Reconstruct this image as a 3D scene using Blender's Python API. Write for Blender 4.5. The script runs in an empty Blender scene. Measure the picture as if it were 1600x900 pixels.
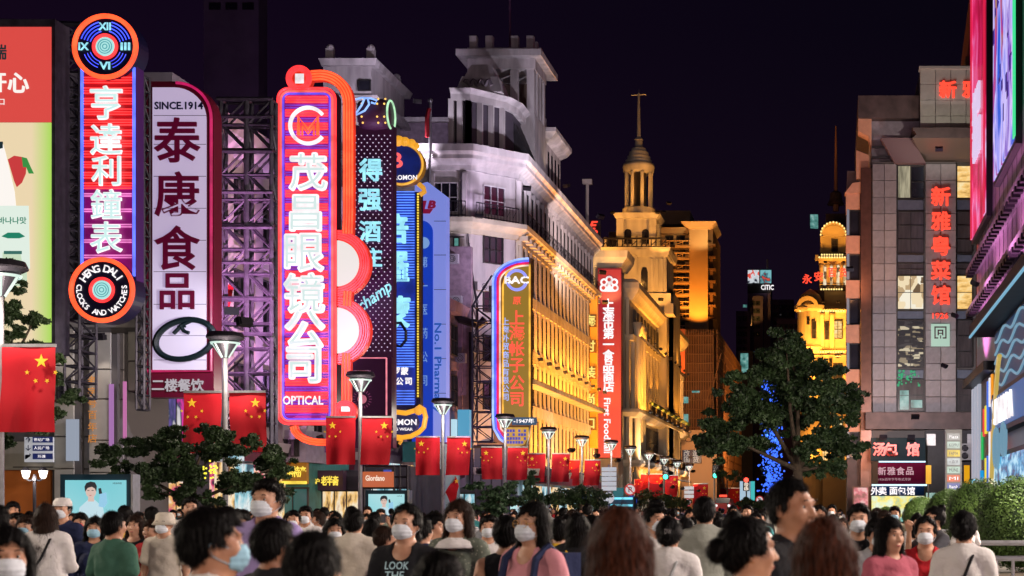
import bpy, math, random
import numpy as np
from mathutils import Vector, Matrix

# ------------------------------------------------------------------ camera, sky, exposure
SC = bpy.context.scene
COL = SC.collection
cam_data = bpy.data.cameras.new('camera')
cam_data.lens = 54.0
cam_data.sensor_width = 36.0
cam_data.shift_x = (800 - 1305) / 1600
cam_data.shift_y = (795 - 450) / 1600
cam_data.clip_start = 0.1
cam_data.clip_end = 3000
cam_data.dof.use_dof = True
cam_data.dof.focus_distance = 60
cam_data.dof.aperture_fstop = 4.5
cam = bpy.data.objects.new('camera', cam_data)
cam.location = (0, 0, 1.7)
cam.rotation_euler = (math.pi / 2, 0, 0)
COL.objects.link(cam)
SC.camera = cam

world = bpy.data.worlds.new('World')
SC.world = world
world.use_nodes = True
wn = world.node_tree
wn.nodes.clear()
w_out = wn.nodes.new('ShaderNodeOutputWorld')
w_bg = wn.nodes.new('ShaderNodeBackground')
w_tc = wn.nodes.new('ShaderNodeTexCoord')
w_sep = wn.nodes.new('ShaderNodeSeparateXYZ')
w_map = wn.nodes.new('ShaderNodeMapRange')
w_map.inputs['From Min'].default_value = -0.5
w_map.inputs['From Max'].default_value = 0.15
w_ramp = wn.nodes.new('ShaderNodeValToRGB')
w_ramp.color_ramp.elements[0].color = (0.0054, 0.0019, 0.0090, 1)
w_ramp.color_ramp.elements[1].color = (0.0022, 0.0015, 0.0046, 1)
wn.links.new(w_tc.outputs['Generated'], w_sep.inputs[0])
wn.links.new(w_sep.outputs[0], w_map.inputs['Value'])
wn.links.new(w_map.outputs[0], w_ramp.inputs[0])
# city glow near the horizon and faint uneven cloud
w_n = wn.nodes.new('ShaderNodeTexNoise'); w_n.inputs['Scale'].default_value = 3.0; w_n.inputs['Detail'].default_value = 5
w_el = wn.nodes.new('ShaderNodeMapRange'); w_el.inputs['From Min'].default_value = 0.30; w_el.inputs['From Max'].default_value = 0.0; w_el.inputs['To Min'].default_value = 0.0; w_el.inputs['To Max'].default_value = 1.0
w_mul = wn.nodes.new('ShaderNodeMath'); w_mul.operation = 'MULTIPLY'
w_add = wn.nodes.new('ShaderNodeMix'); w_add.data_type = 'RGBA'; w_add.blend_type = 'ADD'; w_add.inputs[7].default_value = (0.0130, 0.0055, 0.0125, 1)
wn.links.new(w_sep.outputs[2], w_el.inputs['Value']); wn.links.new(w_tc.outputs['Generated'], w_n.inputs['Vector'])
wn.links.new(w_n.outputs['Fac'], w_mul.inputs[0]); wn.links.new(w_el.outputs[0], w_mul.inputs[1])
wn.links.new(w_mul.outputs[0], w_add.inputs[0]); wn.links.new(w_ramp.outputs[0], w_add.inputs[6])
wn.links.new(w_add.outputs[2], w_bg.inputs[0])
w_bg.inputs[1].default_value = 1.0
wn.links.new(w_bg.outputs[0], w_out.inputs[0])

SC.view_settings.view_transform = 'Standard'
SC.view_settings.look = 'None'
SC.view_settings.exposure = 0.0
SC.view_settings.gamma = 1.0
SC.render.engine = 'CYCLES'
SC.cycles.use_denoising = True
SC.cycles.max_bounces = 4
SC.cycles.diffuse_bounces = 2
SC.cycles.glossy_bounces = 2
SC.cycles.transmission_bounces = 2
SC.cycles.transparent_max_bounces = 4
SC.cycles.sample_clamp_indirect = 3.0
SC.cycles.sample_clamp_direct = 12.0
SC.cycles.caustics_reflective = False
SC.cycles.caustics_refractive = False
SC.cycles.use_light_tree = True

R = random.Random(11)
PI = math.pi
F = 2400.0
CX, CY, CZ = 1305.0, 795.0, 1.7
def X(px, Y): return (px - CX) / F * Y
def Z(py, Y): return CZ + (CY - py) / F * Y
def S(n, Y): return n / F * Y

NTH = 'first second third fourth fifth sixth seventh eighth ninth tenth'.split()
def lin(r, g, b):
    f = lambda c: (c / 255 / 12.92) if c / 255 <= 0.04045 else ((c / 255 + 0.055) / 1.055) ** 2.4
    return (f(r), f(g), f(b))

# ------------------------------------------------------------------ materials
def _new(name):
    m = bpy.data.materials.new(name); m.use_nodes = True
    return m, m.node_tree, m.node_tree.nodes['Principled BSDF']

def mat(name, col, rough=0.7, metal=0.0, noise=0.0, scale=3.0, bump=0.0, spec=0.4, coords='Object', stretch=(1, 1, 1)):
    m, nt, b = _new(name)
    b.inputs['Base Color'].default_value = (*col, 1)
    b.inputs['Roughness'].default_value = rough
    b.inputs['Metallic'].default_value = metal
    b.inputs['Specular IOR Level'].default_value = spec
    if noise > 0 or bump > 0:
        tc = nt.nodes.new('ShaderNodeTexCoord'); mp = nt.nodes.new('ShaderNodeMapping')
        mp.inputs['Scale'].default_value = stretch
        n = nt.nodes.new('ShaderNodeTexNoise'); n.inputs['Scale'].default_value = scale
        n.inputs['Detail'].default_value = 5
        nt.links.new(tc.outputs[coords], mp.inputs[0]); nt.links.new(mp.outputs[0], n.inputs['Vector'])
        if noise > 0:
            r = nt.nodes.new('ShaderNodeValToRGB')
            r.color_ramp.elements[0].position = 0.3; r.color_ramp.elements[1].position = 0.72
            lo = tuple(c * (1 - noise) for c in col); hi = tuple(min(1, c * (1 + noise)) for c in col)
            r.color_ramp.elements[0].color = (*lo, 1); r.color_ramp.elements[1].color = (*hi, 1)
            nt.links.new(n.outputs['Fac'], r.inputs[0]); nt.links.new(r.outputs[0], b.inputs['Base Color'])
        if bump > 0:
            bp = nt.nodes.new('ShaderNodeBump'); bp.inputs['Strength'].default_value = bump
            bp.inputs['Distance'].default_value = 0.03
            nt.links.new(n.outputs['Fac'], bp.inputs['Height']); nt.links.new(bp.outputs[0], b.inputs['Normal'])
    return m

def emis(name, col, strength=1.0, sample=False, base=(0.02, 0.02, 0.02), rough=0.4):
    m, nt, b = _new(name)
    b.inputs['Base Color'].default_value = (*base, 1)
    b.inputs['Roughness'].default_value = rough
    b.inputs['Emission Color'].default_value = (*col, 1)
    b.inputs['Emission Strength'].default_value = strength
    if name.startswith(('neon', 'edge_', 'back_', 'plate')):   # tubes and panels age unevenly
        tc = nt.nodes.new('ShaderNodeTexCoord'); n = nt.nodes.new('ShaderNodeTexNoise'); n.inputs['Scale'].default_value = 1.7; n.inputs['Detail'].default_value = 6
        mr = nt.nodes.new('ShaderNodeMapRange'); mr.inputs[1].default_value = 0.33; mr.inputs[2].default_value = 0.62; mr.inputs[3].default_value = strength*0.62; mr.inputs[4].default_value = strength*1.12
        nt.links.new(tc.outputs['Object'], n.inputs['Vector']); nt.links.new(n.outputs['Fac'], mr.inputs[0]); nt.links.new(mr.outputs[0], b.inputs['Emission Strength'])
    m.cycles.emission_sampling = 'AUTO' if sample else 'NONE'
    return m

def screen_mat(name, stops, scale=1.5, strength=1.5, stretch=(1, 1, 1), sample=True, detail=3, seed=0.0, kind='noise', distort=0.0):
    """a lit screen or lit shop interior: soft blocks of several colours"""
    m, nt, b = _new(name)
    b.inputs['Base Color'].default_value = (0.01, 0.01, 0.01, 1)
    b.inputs['Roughness'].default_value = 0.25
    tc = nt.nodes.new('ShaderNodeTexCoord'); mp = nt.nodes.new('ShaderNodeMapping')
    mp.inputs['Scale'].default_value = stretch; mp.inputs['Location'].default_value = (seed, seed * 1.7, seed * 0.6)
    nt.links.new(tc.outputs['Object'], mp.inputs[0])
    if kind == 'noise':
        n = nt.nodes.new('ShaderNodeTexNoise'); n.inputs['Detail'].default_value = detail; out = n.outputs['Fac']
        n.inputs['Distortion'].default_value = distort
    elif kind == 'cells':
        n = nt.nodes.new('ShaderNodeTexVoronoi'); n.distance = 'CHEBYCHEV'; out = None
    n.inputs['Scale'].default_value = scale
    nt.links.new(mp.outputs[0], n.inputs['Vector'])
    if out is None:
        s = nt.nodes.new('ShaderNodeSeparateXYZ'); nt.links.new(n.outputs['Color'], s.inputs[0]); out = s.outputs[0]
    r = nt.nodes.new('ShaderNodeValToRGB')
    e = r.color_ramp.elements
    while len(e) < len(stops): e.new(0.5)
    for k, (p, c) in enumerate(stops):
        e[k].position = p; e[k].color = (*c, 1)
    if kind == 'cells': r.color_ramp.interpolation = 'CONSTANT'
    nt.links.new(out, r.inputs[0]); nt.links.new(r.outputs[0], b.inputs['Emission Color'])
    b.inputs['Emission Strength'].default_value = strength
    m.cycles.emission_sampling = 'AUTO' if sample else 'NONE'
    return m

# ------------------------------------------------------------------ mesh building
class MB:
    def __init__(s): s.v = []; s.f = []
    def add(s, vs, fs):
        o = len(s.v); s.v.extend([tuple(map(float, p)) for p in vs]); s.f.extend([tuple(i + o for i in f) for f in fs]); return s
    def box(s, x0, y0, z0, x1, y1, z1):
        if x0 > x1: x0, x1 = x1, x0
        if y0 > y1: y0, y1 = y1, y0
        if z0 > z1: z0, z1 = z1, z0
        v = [(x0,y0,z0),(x1,y0,z0),(x1,y1,z0),(x0,y1,z0),(x0,y0,z1),(x1,y0,z1),(x1,y1,z1),(x0,y1,z1)]
        return s.add(v, [(0,3,2,1),(4,5,6,7),(0,1,5,4),(1,2,6,5),(2,3,7,6),(3,0,4,7)])
    def fbox(s, px0, py0, px1, py1, Y, d=0.3, front=0.0):
        """box whose front face (towards -Y) stands at depth Y and spans the given picture range there"""
        return s.box(X(px0, Y), Y - front, Z(py0, Y), X(px1, Y), Y + d, Z(py1, Y))
    def prism(s, pts, y0, y1):
        """polygon (x,z) counter-clockwise seen from -Y, extruded y0..y1"""
        a = sum(pts[i][0]*pts[(i+1)%len(pts)][1]-pts[(i+1)%len(pts)][0]*pts[i][1] for i in range(len(pts)))
        if a < 0: pts = pts[::-1]
        n = len(pts)
        v = [(p[0], y0, p[1]) for p in pts] + [(p[0], y1, p[1]) for p in pts]
        f = [tuple(range(n)), tuple(range(2*n-1, n-1, -1))] + [(i, i+n, (i+1)%n+n, (i+1)%n) for i in range(n)]
        return s.add(v, f)
    def slab(s, pts, z0, z1):
        a = sum(pts[i][0]*pts[(i+1)%len(pts)][1]-pts[(i+1)%len(pts)][0]*pts[i][1] for i in range(len(pts)))
        if a < 0: pts = pts[::-1]
        n = len(pts)
        v = [(p[0], p[1], z0) for p in pts] + [(p[0], p[1], z1) for p in pts]
        f = [tuple(range(n-1, -1, -1)), tuple(range(n, 2*n))] + [(i, (i+1)%n, (i+1)%n+n, i+n) for i in range(n)]
        return s.add(v, f)
    def tube(s, pts, r, n=6, closed=False, r1=None):
        P = [Vector(p) for p in pts]; m = len(P); rings = []
        if m < 2: return s
        up0 = None
        for i in range(m):
            a = P[(i-1) % m] if (closed or i > 0) else P[i]
            b = P[(i+1) % m] if (closed or i < m-1) else P[i]
            t = (b - a)
            t = t.normalized() if t.length > 1e-9 else Vector((0, 0, 1))
            if up0 is None:
                up0 = Vector((0, 0, 1)) if abs(t.z) < 0.9 else Vector((1, 0, 0))
            u = t.cross(up0)
            if u.length < 1e-4: u = t.cross(Vector((0, 1, 0)))
            u.normalize(); w = u.cross(t).normalized(); up0 = w
            rr = r if r1 is None else r + (r1 - r) * i / (m - 1)
            rings.append([P[i] + (u * math.cos(2*PI*k/n) + w * math.sin(2*PI*k/n)) * rr for k in range(n)])
        v = [p for ring in rings for p in ring]; f = []
        segs = m if closed else m - 1
        for i in range(segs):
            j = (i + 1) % m
            for k in range(n):
                k2 = (k + 1) % n
                f.append((i*n+k, j*n+k, j*n+k2, i*n+k2))
        if not closed:
            f.append(tuple(range(n))); f.append(tuple((m-1)*n + k for k in range(n-1, -1, -1)))
        return s.add(v, f)
    def bar(s, a, b, r, n=4): return s.tube([a, b], r, n)
    def lathe(s, prof, cx=0, cy=0, n=16, cap=True):
        v = []; f = []
        for (r, z) in prof:
            for k in range(n):
                a = 2*PI*k/n; v.append((cx + r*math.cos(a), cy + r*math.sin(a), z))
        for i in range(len(prof)-1):
            for k in range(n):
                k2 = (k+1) % n; f.append((i*n+k, i*n+k2, (i+1)*n+k2, (i+1)*n+k))
        if cap:
            f.append(tuple(range(n-1, -1, -1))); f.append(tuple((len(prof)-1)*n+k for k in range(n)))
        return s.add(v, f)
    def cyly(s, cx, cz, r, y0, y1, n=32, sx=1.0):
        return s.prism([(cx + sx*r*math.cos(2*PI*k/n), cz + r*math.sin(2*PI*k/n)) for k in range(n)], y0, y1)
    def ringy(s, cx, cz, r, y, t, n=40, m=6, a0=0, a1=2*PI, sx=1.0):
        full = abs(a1 - a0 - 2*PI) < 1e-6
        k = n if full else n + 1
        pts = [(cx + sx*r*math.cos(a0 + (a1-a0)*i/n), y, cz + r*math.sin(a0 + (a1-a0)*i/n)) for i in range(k)]
        return s.tube(pts, t, m, closed=full)
    def ball(s, c, r, n=10, m=6, sx=1, sy=1, sz=1):
        v = [(c[0], c[1], c[2]-r*sz)]; f = []
        for i in range(1, m):
            a = -PI/2 + PI*i/m
            for k in range(n):
                v.append((c[0]+sx*r*math.cos(a)*math.cos(2*PI*k/n), c[1]+sy*r*math.cos(a)*math.sin(2*PI*k/n), c[2]+sz*r*math.sin(a)))
        v.append((c[0], c[1], c[2]+r*sz)); L = len(v)-1
        for k in range(n): f.append((0, 1+(k+1)%n, 1+k)); f.append((L, L-n+k, L-n+(k+1)%n))
        for i in range(m-2):
            for k in range(n):
                a = 1+i*n+k; b = 1+i*n+(k+1)%n
                f.append((a, b, b+n, a+n))
        return s.add(v, f)
    def sweep(s, path, prof, closed=False):
        """moulding: profile (out, z) carried along path (x, y), outwards to the right of the way"""
        n = len(path); rows = []
        for i in range(n):
            def nrm(a, b):
                d = Vector((b[0]-a[0], b[1]-a[1])).normalized(); return Vector((d.y, -d.x))
            if closed: n1 = nrm(path[i-1], path[i]); n2 = nrm(path[i], path[(i+1) % n])
            else:
                n1 = nrm(path[i-1], path[i]) if i else nrm(path[0], path[1])
                n2 = nrm(path[i], path[i+1]) if i < n-1 else n1
            k = (n1 + n2); k = k / max(0.3, k.dot(n1))
            rows.append([(path[i][0]+k.x*o, path[i][1]+k.y*o, z) for o, z in prof])
        m = len(prof); v = [p for r in rows for p in r]; f = []
        for i in range(n if closed else n-1):
            j = (i+1) % n
            for q in range(m):
                q2 = (q+1) % m; f.append((i*m+q, j*m+q, j*m+q2, i*m+q2))
        if not closed: f.append(tuple(range(m))); f.append(tuple((n-1)*m+q for q in range(m-1, -1, -1)))
        return s.add(v, f)
    def xf(s, M):
        s.v = [tuple(M @ Vector(p)) for p in s.v]; return s
    def mesh(s, name='m', smooth=False):
        me = bpy.data.meshes.new(name); me.from_pydata(s.v, [], s.f); me.update()
        if smooth: me.polygons.foreach_set('use_smooth', [True]*len(me.polygons))
        return me
    def build(s, name, m, parent=None, smooth=False, local=False):
        o = link(name, s.mesh(name, smooth), m, parent)
        if parent is not None and not local: o.location = -root_loc(parent)
        return o

def root_loc(o):
    l = Vector(o.location); p = o.parent
    while p is not None: l += Vector(p.location); p = p.parent
    return l

def link(name, me, m, parent=None, loc=None, rz=0.0):
    o = bpy.data.objects.new(name, me); COL.objects.link(o)
    if m is not None:
        if len(me.materials) == 0: me.materials.append(m)
        if me.materials[0] != m:
            o.material_slots[0].link = 'OBJECT'; o.material_slots[0].material = m
    if parent is not None: o.parent = parent
    if loc is not None: o.location = loc
    if rz: o.rotation_euler.z = rz
    return o

def tag(o, label=None, cat=None, group=None, kind=None):
    if label: o['label'] = label
    if cat: o['category'] = cat
    if group: o['group'] = group
    if kind: o['kind'] = kind
    return o

def thing(name, label, cat, loc=(0, 0, 0), group=None, rz=0.0):
    o = bpy.data.objects.new(name, None); COL.objects.link(o); o.location = loc; o.rotation_euler.z = rz
    o.empty_display_size = 0.2
    return tag(o, label, cat, group)

def copy_tree(src, loc, label, group=None, rz=0.0, scale=1.0):
    def cp(o, parent):
        c = o.copy(); COL.objects.link(c)
        if parent is not None: c.parent = parent
        for ch in o.children: cp(ch, c)
        return c
    r = cp(src, None); r.location = loc; r.rotation_euler.z = rz; r.scale = (scale,)*3
    r['label'] = label
    if group: r['group'] = group
    return r

# ------------------------------------------------------------------ lettering
_tc = {}
def glyph(body, offset=0.0, extrude=0.03, shear=0.0, bevel=0.0, space=1.0):
    key = (body, offset, extrude, shear, bevel, space)
    if key in _tc: return _tc[key]
    c = bpy.data.curves.new('t', 'FONT'); c.body = body; c.offset = min(offset, 0.006) ; c.extrude = extrude
    c.shear = shear; c.resolution_u = 2 if len(body) > 1 else 3; c.space_character = space
    o = bpy.data.objects.new('t', c); COL.objects.link(o)
    dg = bpy.context.evaluated_depsgraph_get()
    me = bpy.data.meshes.new_from_object(o.evaluated_get(dg))
    bpy.data.objects.remove(o); bpy.data.curves.remove(c)
    n = len(me.vertices); a = np.empty(n*3); me.vertices.foreach_get('co', a); a = a.reshape(-1, 3)
    if offset > 0.006:
        # heavier strokes: the glyph laid over itself, shifted round a small circle, each copy a hair behind the last
        fs = [tuple(p.vertices) for p in me.polygons]; r = offset - 0.006; V = []; Fc = []
        for k in range(9):
            d = (0, 0, 0) if k == 8 else (r*math.cos(k*PI/4), r*math.sin(k*PI/4), -0.0015*(k+1))
            V.append(a + np.array(d)); Fc += [tuple(i + k*n for i in f) for f in fs]
        a = np.concatenate(V); bpy.data.meshes.remove(me)
        me = bpy.data.meshes.new('glyph'); me.from_pydata(a.tolist(), [], Fc)
    lo = a.min(0); hi = a.max(0); a = a - (lo+hi)/2
    a = np.stack([a[:, 0], -a[:, 2], a[:, 1]], 1)
    me.vertices.foreach_set('co', a.ravel()); me.update(); me.materials.clear()
    _tc[key] = (me, hi[0]-lo[0], hi[1]-lo[1])
    return _tc[key]

def text(body, c, h, m, parent, name='lettering', w=None, offset=0.0, extrude=0.03, shear=0.0, rot=0.0, rz=0.0, fit='h', space=1.0, bevel=0.0):
    """lettering centred at world point c, height h (and width w), facing -Y unless rz turns it"""
    me, gw, gh = glyph(body, offset, extrude, shear, bevel, space)
    o = link(name, me, m, parent)
    sz = h / gh if fit == 'h' else w / gw
    sx = (w / gw) if w else sz
    o.scale = (sx, min(sx, sz), sz if fit == 'h' else sx)
    o.rotation_mode = 'XYZ'; o.rotation_euler = (0, rot, rz)
    o.location = Vector(c) - (root_loc(parent) if parent is not None else Vector((0, 0, 0)))
    return o

def han(body, c, size, m, parent, **k):
    """one square character filling size x size (flat strokes such as one keep their place)"""
    me, gw, gh = glyph(body, k.get('offset', 0.0), k.get('extrude', 0.03))
    o = link('character', me, m, parent); s = size / 0.97
    o.scale = (s * k.get('sx', 1.0), s, s); o.rotation_euler = (0, k.get('rot', 0.0), k.get('rz', 0.0))
    o.location = Vector(c) - root_loc(parent)
    return o

# ------------------------------------------------------------------ shared materials
M = {}
M['white_stone'] = mat('white_stone', (0.46, 0.42, 0.44), 0.8, noise=0.34, scale=1.3, bump=0.3, stretch=(1, 1, 0.22))
M['cream_stone'] = mat('cream_stone', (0.42, 0.38, 0.31), 0.8, noise=0.24, scale=1.1, bump=0.3, stretch=(1, 1, 0.25))
M['grey_stone'] = mat('grey_stone', (0.27, 0.25, 0.24), 0.7, noise=0.14, scale=2.2, bump=0.1)
M['pale_tile'] = mat('pale_tile', (0.40, 0.38, 0.34), 0.5, noise=0.1, scale=2.0, bump=0.05)
M['joint'] = mat('joint', (0.11, 0.10, 0.10), 0.9)
M['pink_stone'] = mat('pink_stone', (0.45, 0.38, 0.42), 0.8, noise=0.12, scale=0.8)
M['dark'] = mat('dark', (0.02, 0.018, 0.024), 0.6, noise=0.3, scale=2)
M['black_metal'] = mat('black_metal', (0.025, 0.022, 0.03), 0.45, 0.6)
M['truss_metal'] = mat('truss_metal', (0.055, 0.05, 0.075), 0.5, 0.5, noise=0.4, scale=4)
M['steel'] = mat('steel', (0.42, 0.42, 0.45), 0.35, 0.8, noise=0.15, scale=6)
M['glass'] = mat('glass', (0.018, 0.018, 0.026), 0.08, 0.0, spec=0.9, noise=0.4, scale=0.7)
M['curtain_glass'] = mat('curtain_glass', (0.06, 0.055, 0.06), 0.15, 0.0, spec=0.8, noise=0.35, scale=1.2, stretch=(4, 4, 0.6))
M['frame_dark'] = mat('frame_dark', (0.03, 0.028, 0.03), 0.5, 0.3)
M['frame_white'] = mat('frame_white', (0.5, 0.47, 0.5), 0.6)
M['asphalt'] = mat('asphalt', (0.05, 0.05, 0.055), 0.6, noise=0.3, scale=8, bump=0.2)
M['granite'] = mat('granite', (0.16, 0.15, 0.15), 0.35, noise=0.25, scale=5, bump=0.05)
M['bronze'] = mat('bronze', (0.13, 0.06, 0.045), 0.3, 0.5, noise=0.2, scale=2)
M['brown_slab'] = mat('brown_slab', (0.075, 0.05, 0.05), 0.6, noise=0.3, scale=1.5)
M['maroon'] = mat('maroon', (0.12, 0.004, 0.022), 0.4)
M['gold'] = mat('gold', (0.7, 0.36, 0.05), 0.3, 0.4)
M['navy'] = mat('navy', (0.006, 0.009, 0.06), 0.35)
M['roof_grey'] = mat('roof_grey', (0.09, 0.08, 0.09), 0.8, noise=0.3, scale=1.2)
M['win_warm'] = screen_mat('win_warm', [(0.3, (0.5, 0.25, 0.05)), (0.5, (1, 0.62, 0.2)), (0.7, (1, 0.85, 0.5))], 1.3, 0.95, (1, 1, 2.5), sample=False)
M['win_cream'] = screen_mat('win_cream', [(0.0, (0.16, 0.10, 0.05)), (0.18, (0.55, 0.38, 0.2)), (0.4, (0.95, 0.78, 0.5)), (0.7, (1, 0.93, 0.75))], 1.5, 0.9, (1.6, 1, 1.1), sample=False, kind='cells')
M['win_cyan'] = screen_mat('win_cyan', [(0.35, (0.05, 0.2, 0.18)), (0.55, (0.2, 0.55, 0.5)), (0.75, (0.6, 0.9, 0.85))], 1.2, 0.55, sample=False)
M['neon_red'] = emis('neon_red', (1.0, 0.032, 0.035), 2.1, True)
M['neon_orange'] = emis('neon_orange', (1.0, 0.075, 0.02), 2.2, True)
M['neon_blue'] = emis('neon_blue', (0.05, 0.08, 1.0), 2.4, True)
M['neon_purple'] = emis('neon_purple', (0.27, 0.05, 0.75), 0.9)
M['neon_pink'] = emis('neon_pink', (1.0, 0.25, 0.7), 1.0)
M['neon_white'] = emis('neon_white', (1.0, 0.93, 0.95), 1.15)
M['neon_teal'] = emis('neon_teal', (0.22, 0.62, 0.60), 0.9)
M['neon_cyan'] = emis('neon_cyan', (0.35, 0.85, 1.0), 1.1)
M['neon_green'] = emis('neon_green', (0.05, 1.0, 0.35), 1.2)
M['neon_yellow'] = emis('neon_yellow', (1.0, 0.72, 0.08), 1.2)
M['red_letter'] = emis('red_letter', (1.0, 0.06, 0.03), 1.5)
M['lamp_glass'] = emis('lamp_glass', (0.85, 1.0, 0.92), 3.0)
M['bulb_warm'] = emis('bulb_warm', (1.0, 0.72, 0.32), 6.0)

# ------------------------------------------------------------------ floodlights and wash lights, some added as unseen fill
_fix = MB().box(-0.22, -0.12, 0.0, 0.22, 0.12, 0.06).box(-0.26, -0.14, 0.06, 0.26, 0.14, 0.24)
_fix_me = _fix.mesh('housing')
def flood(loc, target, power, col, angle=80, label=None, blend=0.6, group='floodlights on the facades', name='floodlight', show=True):
    """a floodlight: a small housing with a spot lamp on its face"""
    d = (Vector(target) - Vector(loc)).normalized()
    t = thing(name, label or 'small floodlight', 'floodlight', loc, group)
    hs = link('housing', _fix_me, M['black_metal'], t)
    hs.rotation_euler = d.to_track_quat('Z', 'Y').to_euler()
    hs.location = -d * 0.27
    l = bpy.data.lights.new('flood_beam', 'SPOT'); l.energy = power; l.color = col
    l.spot_size = math.radians(angle); l.spot_blend = blend; l.shadow_soft_size = 0.05
    o = bpy.data.objects.new('flood_beam', l); COL.objects.link(o); o.parent = t
    o.rotation_euler = d.to_track_quat('-Z', 'Y').to_euler()
    return t

def wash(c, length, d, power, col, label, width=0.12):
    """a long trough of lamps washing a wall, its opening turned along d"""
    t = thing('wash_light', label, 'floodlight', c, 'long wash lights under the lit facades')
    d = Vector(d).normalized(); q = d.to_track_quat('-Z', 'Y')
    hs = MB().box(-length/2, -width, 0.03, length/2, width, 0.12).build('trough', M['black_metal'], t, local=True); hs.rotation_euler = q.to_euler()
    l = bpy.data.lights.new('wash_beam', 'AREA'); l.shape = 'RECTANGLE'; l.size = length; l.size_y = width; l.energy = power; l.color = col
    o = bpy.data.objects.new('wash_beam', l); COL.objects.link(o); o.parent = t; o.rotation_euler = q.to_euler()
    return t

# ------------------------------------------------------------------ ground
g = MB(); g.box(-900, -60, -0.3, 900, 1400, 0.0); tag(g.build('ground', M['asphalt']), kind='structure')
g = MB(); g.box(-24.0, -20, 0.0, 8.9, 320, 0.004); tag(g.build('pavement', M['granite']), kind='structure')
g = MB()
g.box(-16.9, -20, 0.004, -16.6, 320, 0.008); g.box(-2.2, -20, 0.004, -1.9, 320, 0.008)
tag(g.build('gutter', M['joint']), kind='structure')
g1 = screen_mat('glow_warm_shop', [(0.36, lin(90, 60, 40)), (0.46, lin(250, 200, 120)), (0.58, lin(255, 240, 210)), (0.7, lin(190, 120, 60))], 1.4, 0.9, (2.5, 1, 0.8), sample=True, detail=5)
g2 = screen_mat('glow_cool_shop', [(0.36, lin(40, 90, 110)), (0.48, lin(150, 210, 225)), (0.6, lin(235, 245, 245)), (0.72, lin(80, 150, 180))], 1.2, 0.85, (2.5, 1, 0.8), sample=True, detail=5)
g3 = screen_mat('glow_pink_shop', [(0.36, lin(60, 20, 60)), (0.47, lin(230, 70, 120)), (0.56, lin(255, 220, 210)), (0.64, lin(255, 150, 90)), (0.74, lin(70, 90, 230))], 1.6, 0.9, (2, 1, 1.0), sample=True, detail=6)
SG = [g3, g1, g2]
# ================================================================== BUILDINGS
_wc = {}
def window(parent, c, w, h, cols=2, rows=2, rz=0.0, pane=None, frame=None, bar=0.06, depth=0.12):
    """a framed window (part) with its pane (sub-part), centred at world point c, facing -Y before turning by rz"""
    key = (round(w, 2), round(h, 2), cols, rows, bar)
    if key not in _wc:
        f = MB(); b = bar
        for i in range(cols+1):
            x = -w/2 + w*i/cols; k = b if i in (0, cols) else b*0.6
            f.box(x-k/2, -depth, -h/2, x+k/2, 0.02, h/2)
        for j in range(rows+1):
            z = -h/2 + h*j/rows; k = b if j in (0, rows) else b*0.6
            f.box(-w/2-b/2, -depth-0.004, z-k/2, w/2+b/2, 0.018, z+k/2)
        p = MB(); p.box(-w/2+0.003, -0.03, -h/2+0.003, w/2-0.003, 0.01, h/2-0.003)
        _wc[key] = (f.mesh('window'), p.mesh('pane'))
    fm, pm = _wc[key]
    loc = Vector(c) - root_loc(parent)
    o = link('window', fm, frame or M['frame_dark'], parent, loc, rz)
    link('pane', pm, pane or M['glass'], o)
    return o

_pc = {}
def panel(parent, c, w, h, m, rz=0.0, d=0.05, name='stone'):
    key = (round(w, 3), round(h, 3), d)
    if key not in _pc:
        b = MB(); g = 0.012; e = 0.02
        x, z = w/2-g, h/2-g
        v = [(-x, 0, -z), (x, 0, -z), (x, 0, z), (-x, 0, z), (-x+e, -d, -z+e), (x-e, -d, -z+e), (x-e, -d, z-e), (-x+e, -d, z-e)]
        b.add(v, [(4,5,6,7), (0,1,5,4), (1,2,6,5), (2,3,7,6), (3,0,4,7)])
        _pc[key] = b.mesh(name)
    return link(name, _pc[key], m, parent, Vector(c) - root_loc(parent), rz)
EAST = PI/2      # facade on the left of the street, facing +X
WEST = -PI/2     # facade on the right of the street, facing -X
PM = [mat('slab_a', (0.235, 0.22, 0.235), 0.6, noise=0.15, scale=3), mat('slab_b', (0.27, 0.25, 0.26), 0.55, noise=0.15, scale=2.4), mat('slab_c', (0.20, 0.185, 0.20), 0.6, noise=0.15, scale=3.5)]
TM = [mat('tile_a', (0.44, 0.42, 0.38), 0.5, noise=0.08, scale=3), mat('tile_b', (0.40, 0.38, 0.345), 0.5, noise=0.1, scale=2)]

# ---------- A: corner department store, far left
YA = 54.0
A = thing('department_store', 'grey stone store front with stepped piers and an orange ground-floor wall at the far left', 'building', (X(100, YA), YA, 0))
m = MB(); m.box(X(-260, YA), YA, 0, X(200, YA), YA+3.3, Z(612, YA)).box(X(-260, YA), YA, Z(612, YA), X(232, YA), YA+5.2, Z(500, YA)); m.build('wall', M['joint'], A)
m = MB(); m.box(X(-260, 56), 56.4, Z(500, YA)+0.01, X(232, YA)-0.2, 59.2, Z(108, 56)); m.build('upper_wall', mat('lilac_render', (0.24, 0.22, 0.30), 0.7, noise=0.2, scale=0.7, stretch=(1, 1, 0.3)), A)
m = MB()
for py in range(150, 500, 50): m.fbox(86, py, 236, py+2.2, 56.3, 0.12)
for px in range(96, 236, 22): m.fbox(px, 130, px+1.6, 498, 56.28, 0.1)
tag(m.build('wall_grid', M['frame_dark'], A), kind='stuff')
m = MB(); m.sweep([(X(-260, YA), YA), (X(232, YA), YA), (X(232, YA), YA+5)], [(0, Z(512, YA)), (0.12, Z(512, YA)), (0.25, Z(500, YA)), (0, Z(500, YA))]); m.build('cornice', M['grey_stone'], A)
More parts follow.
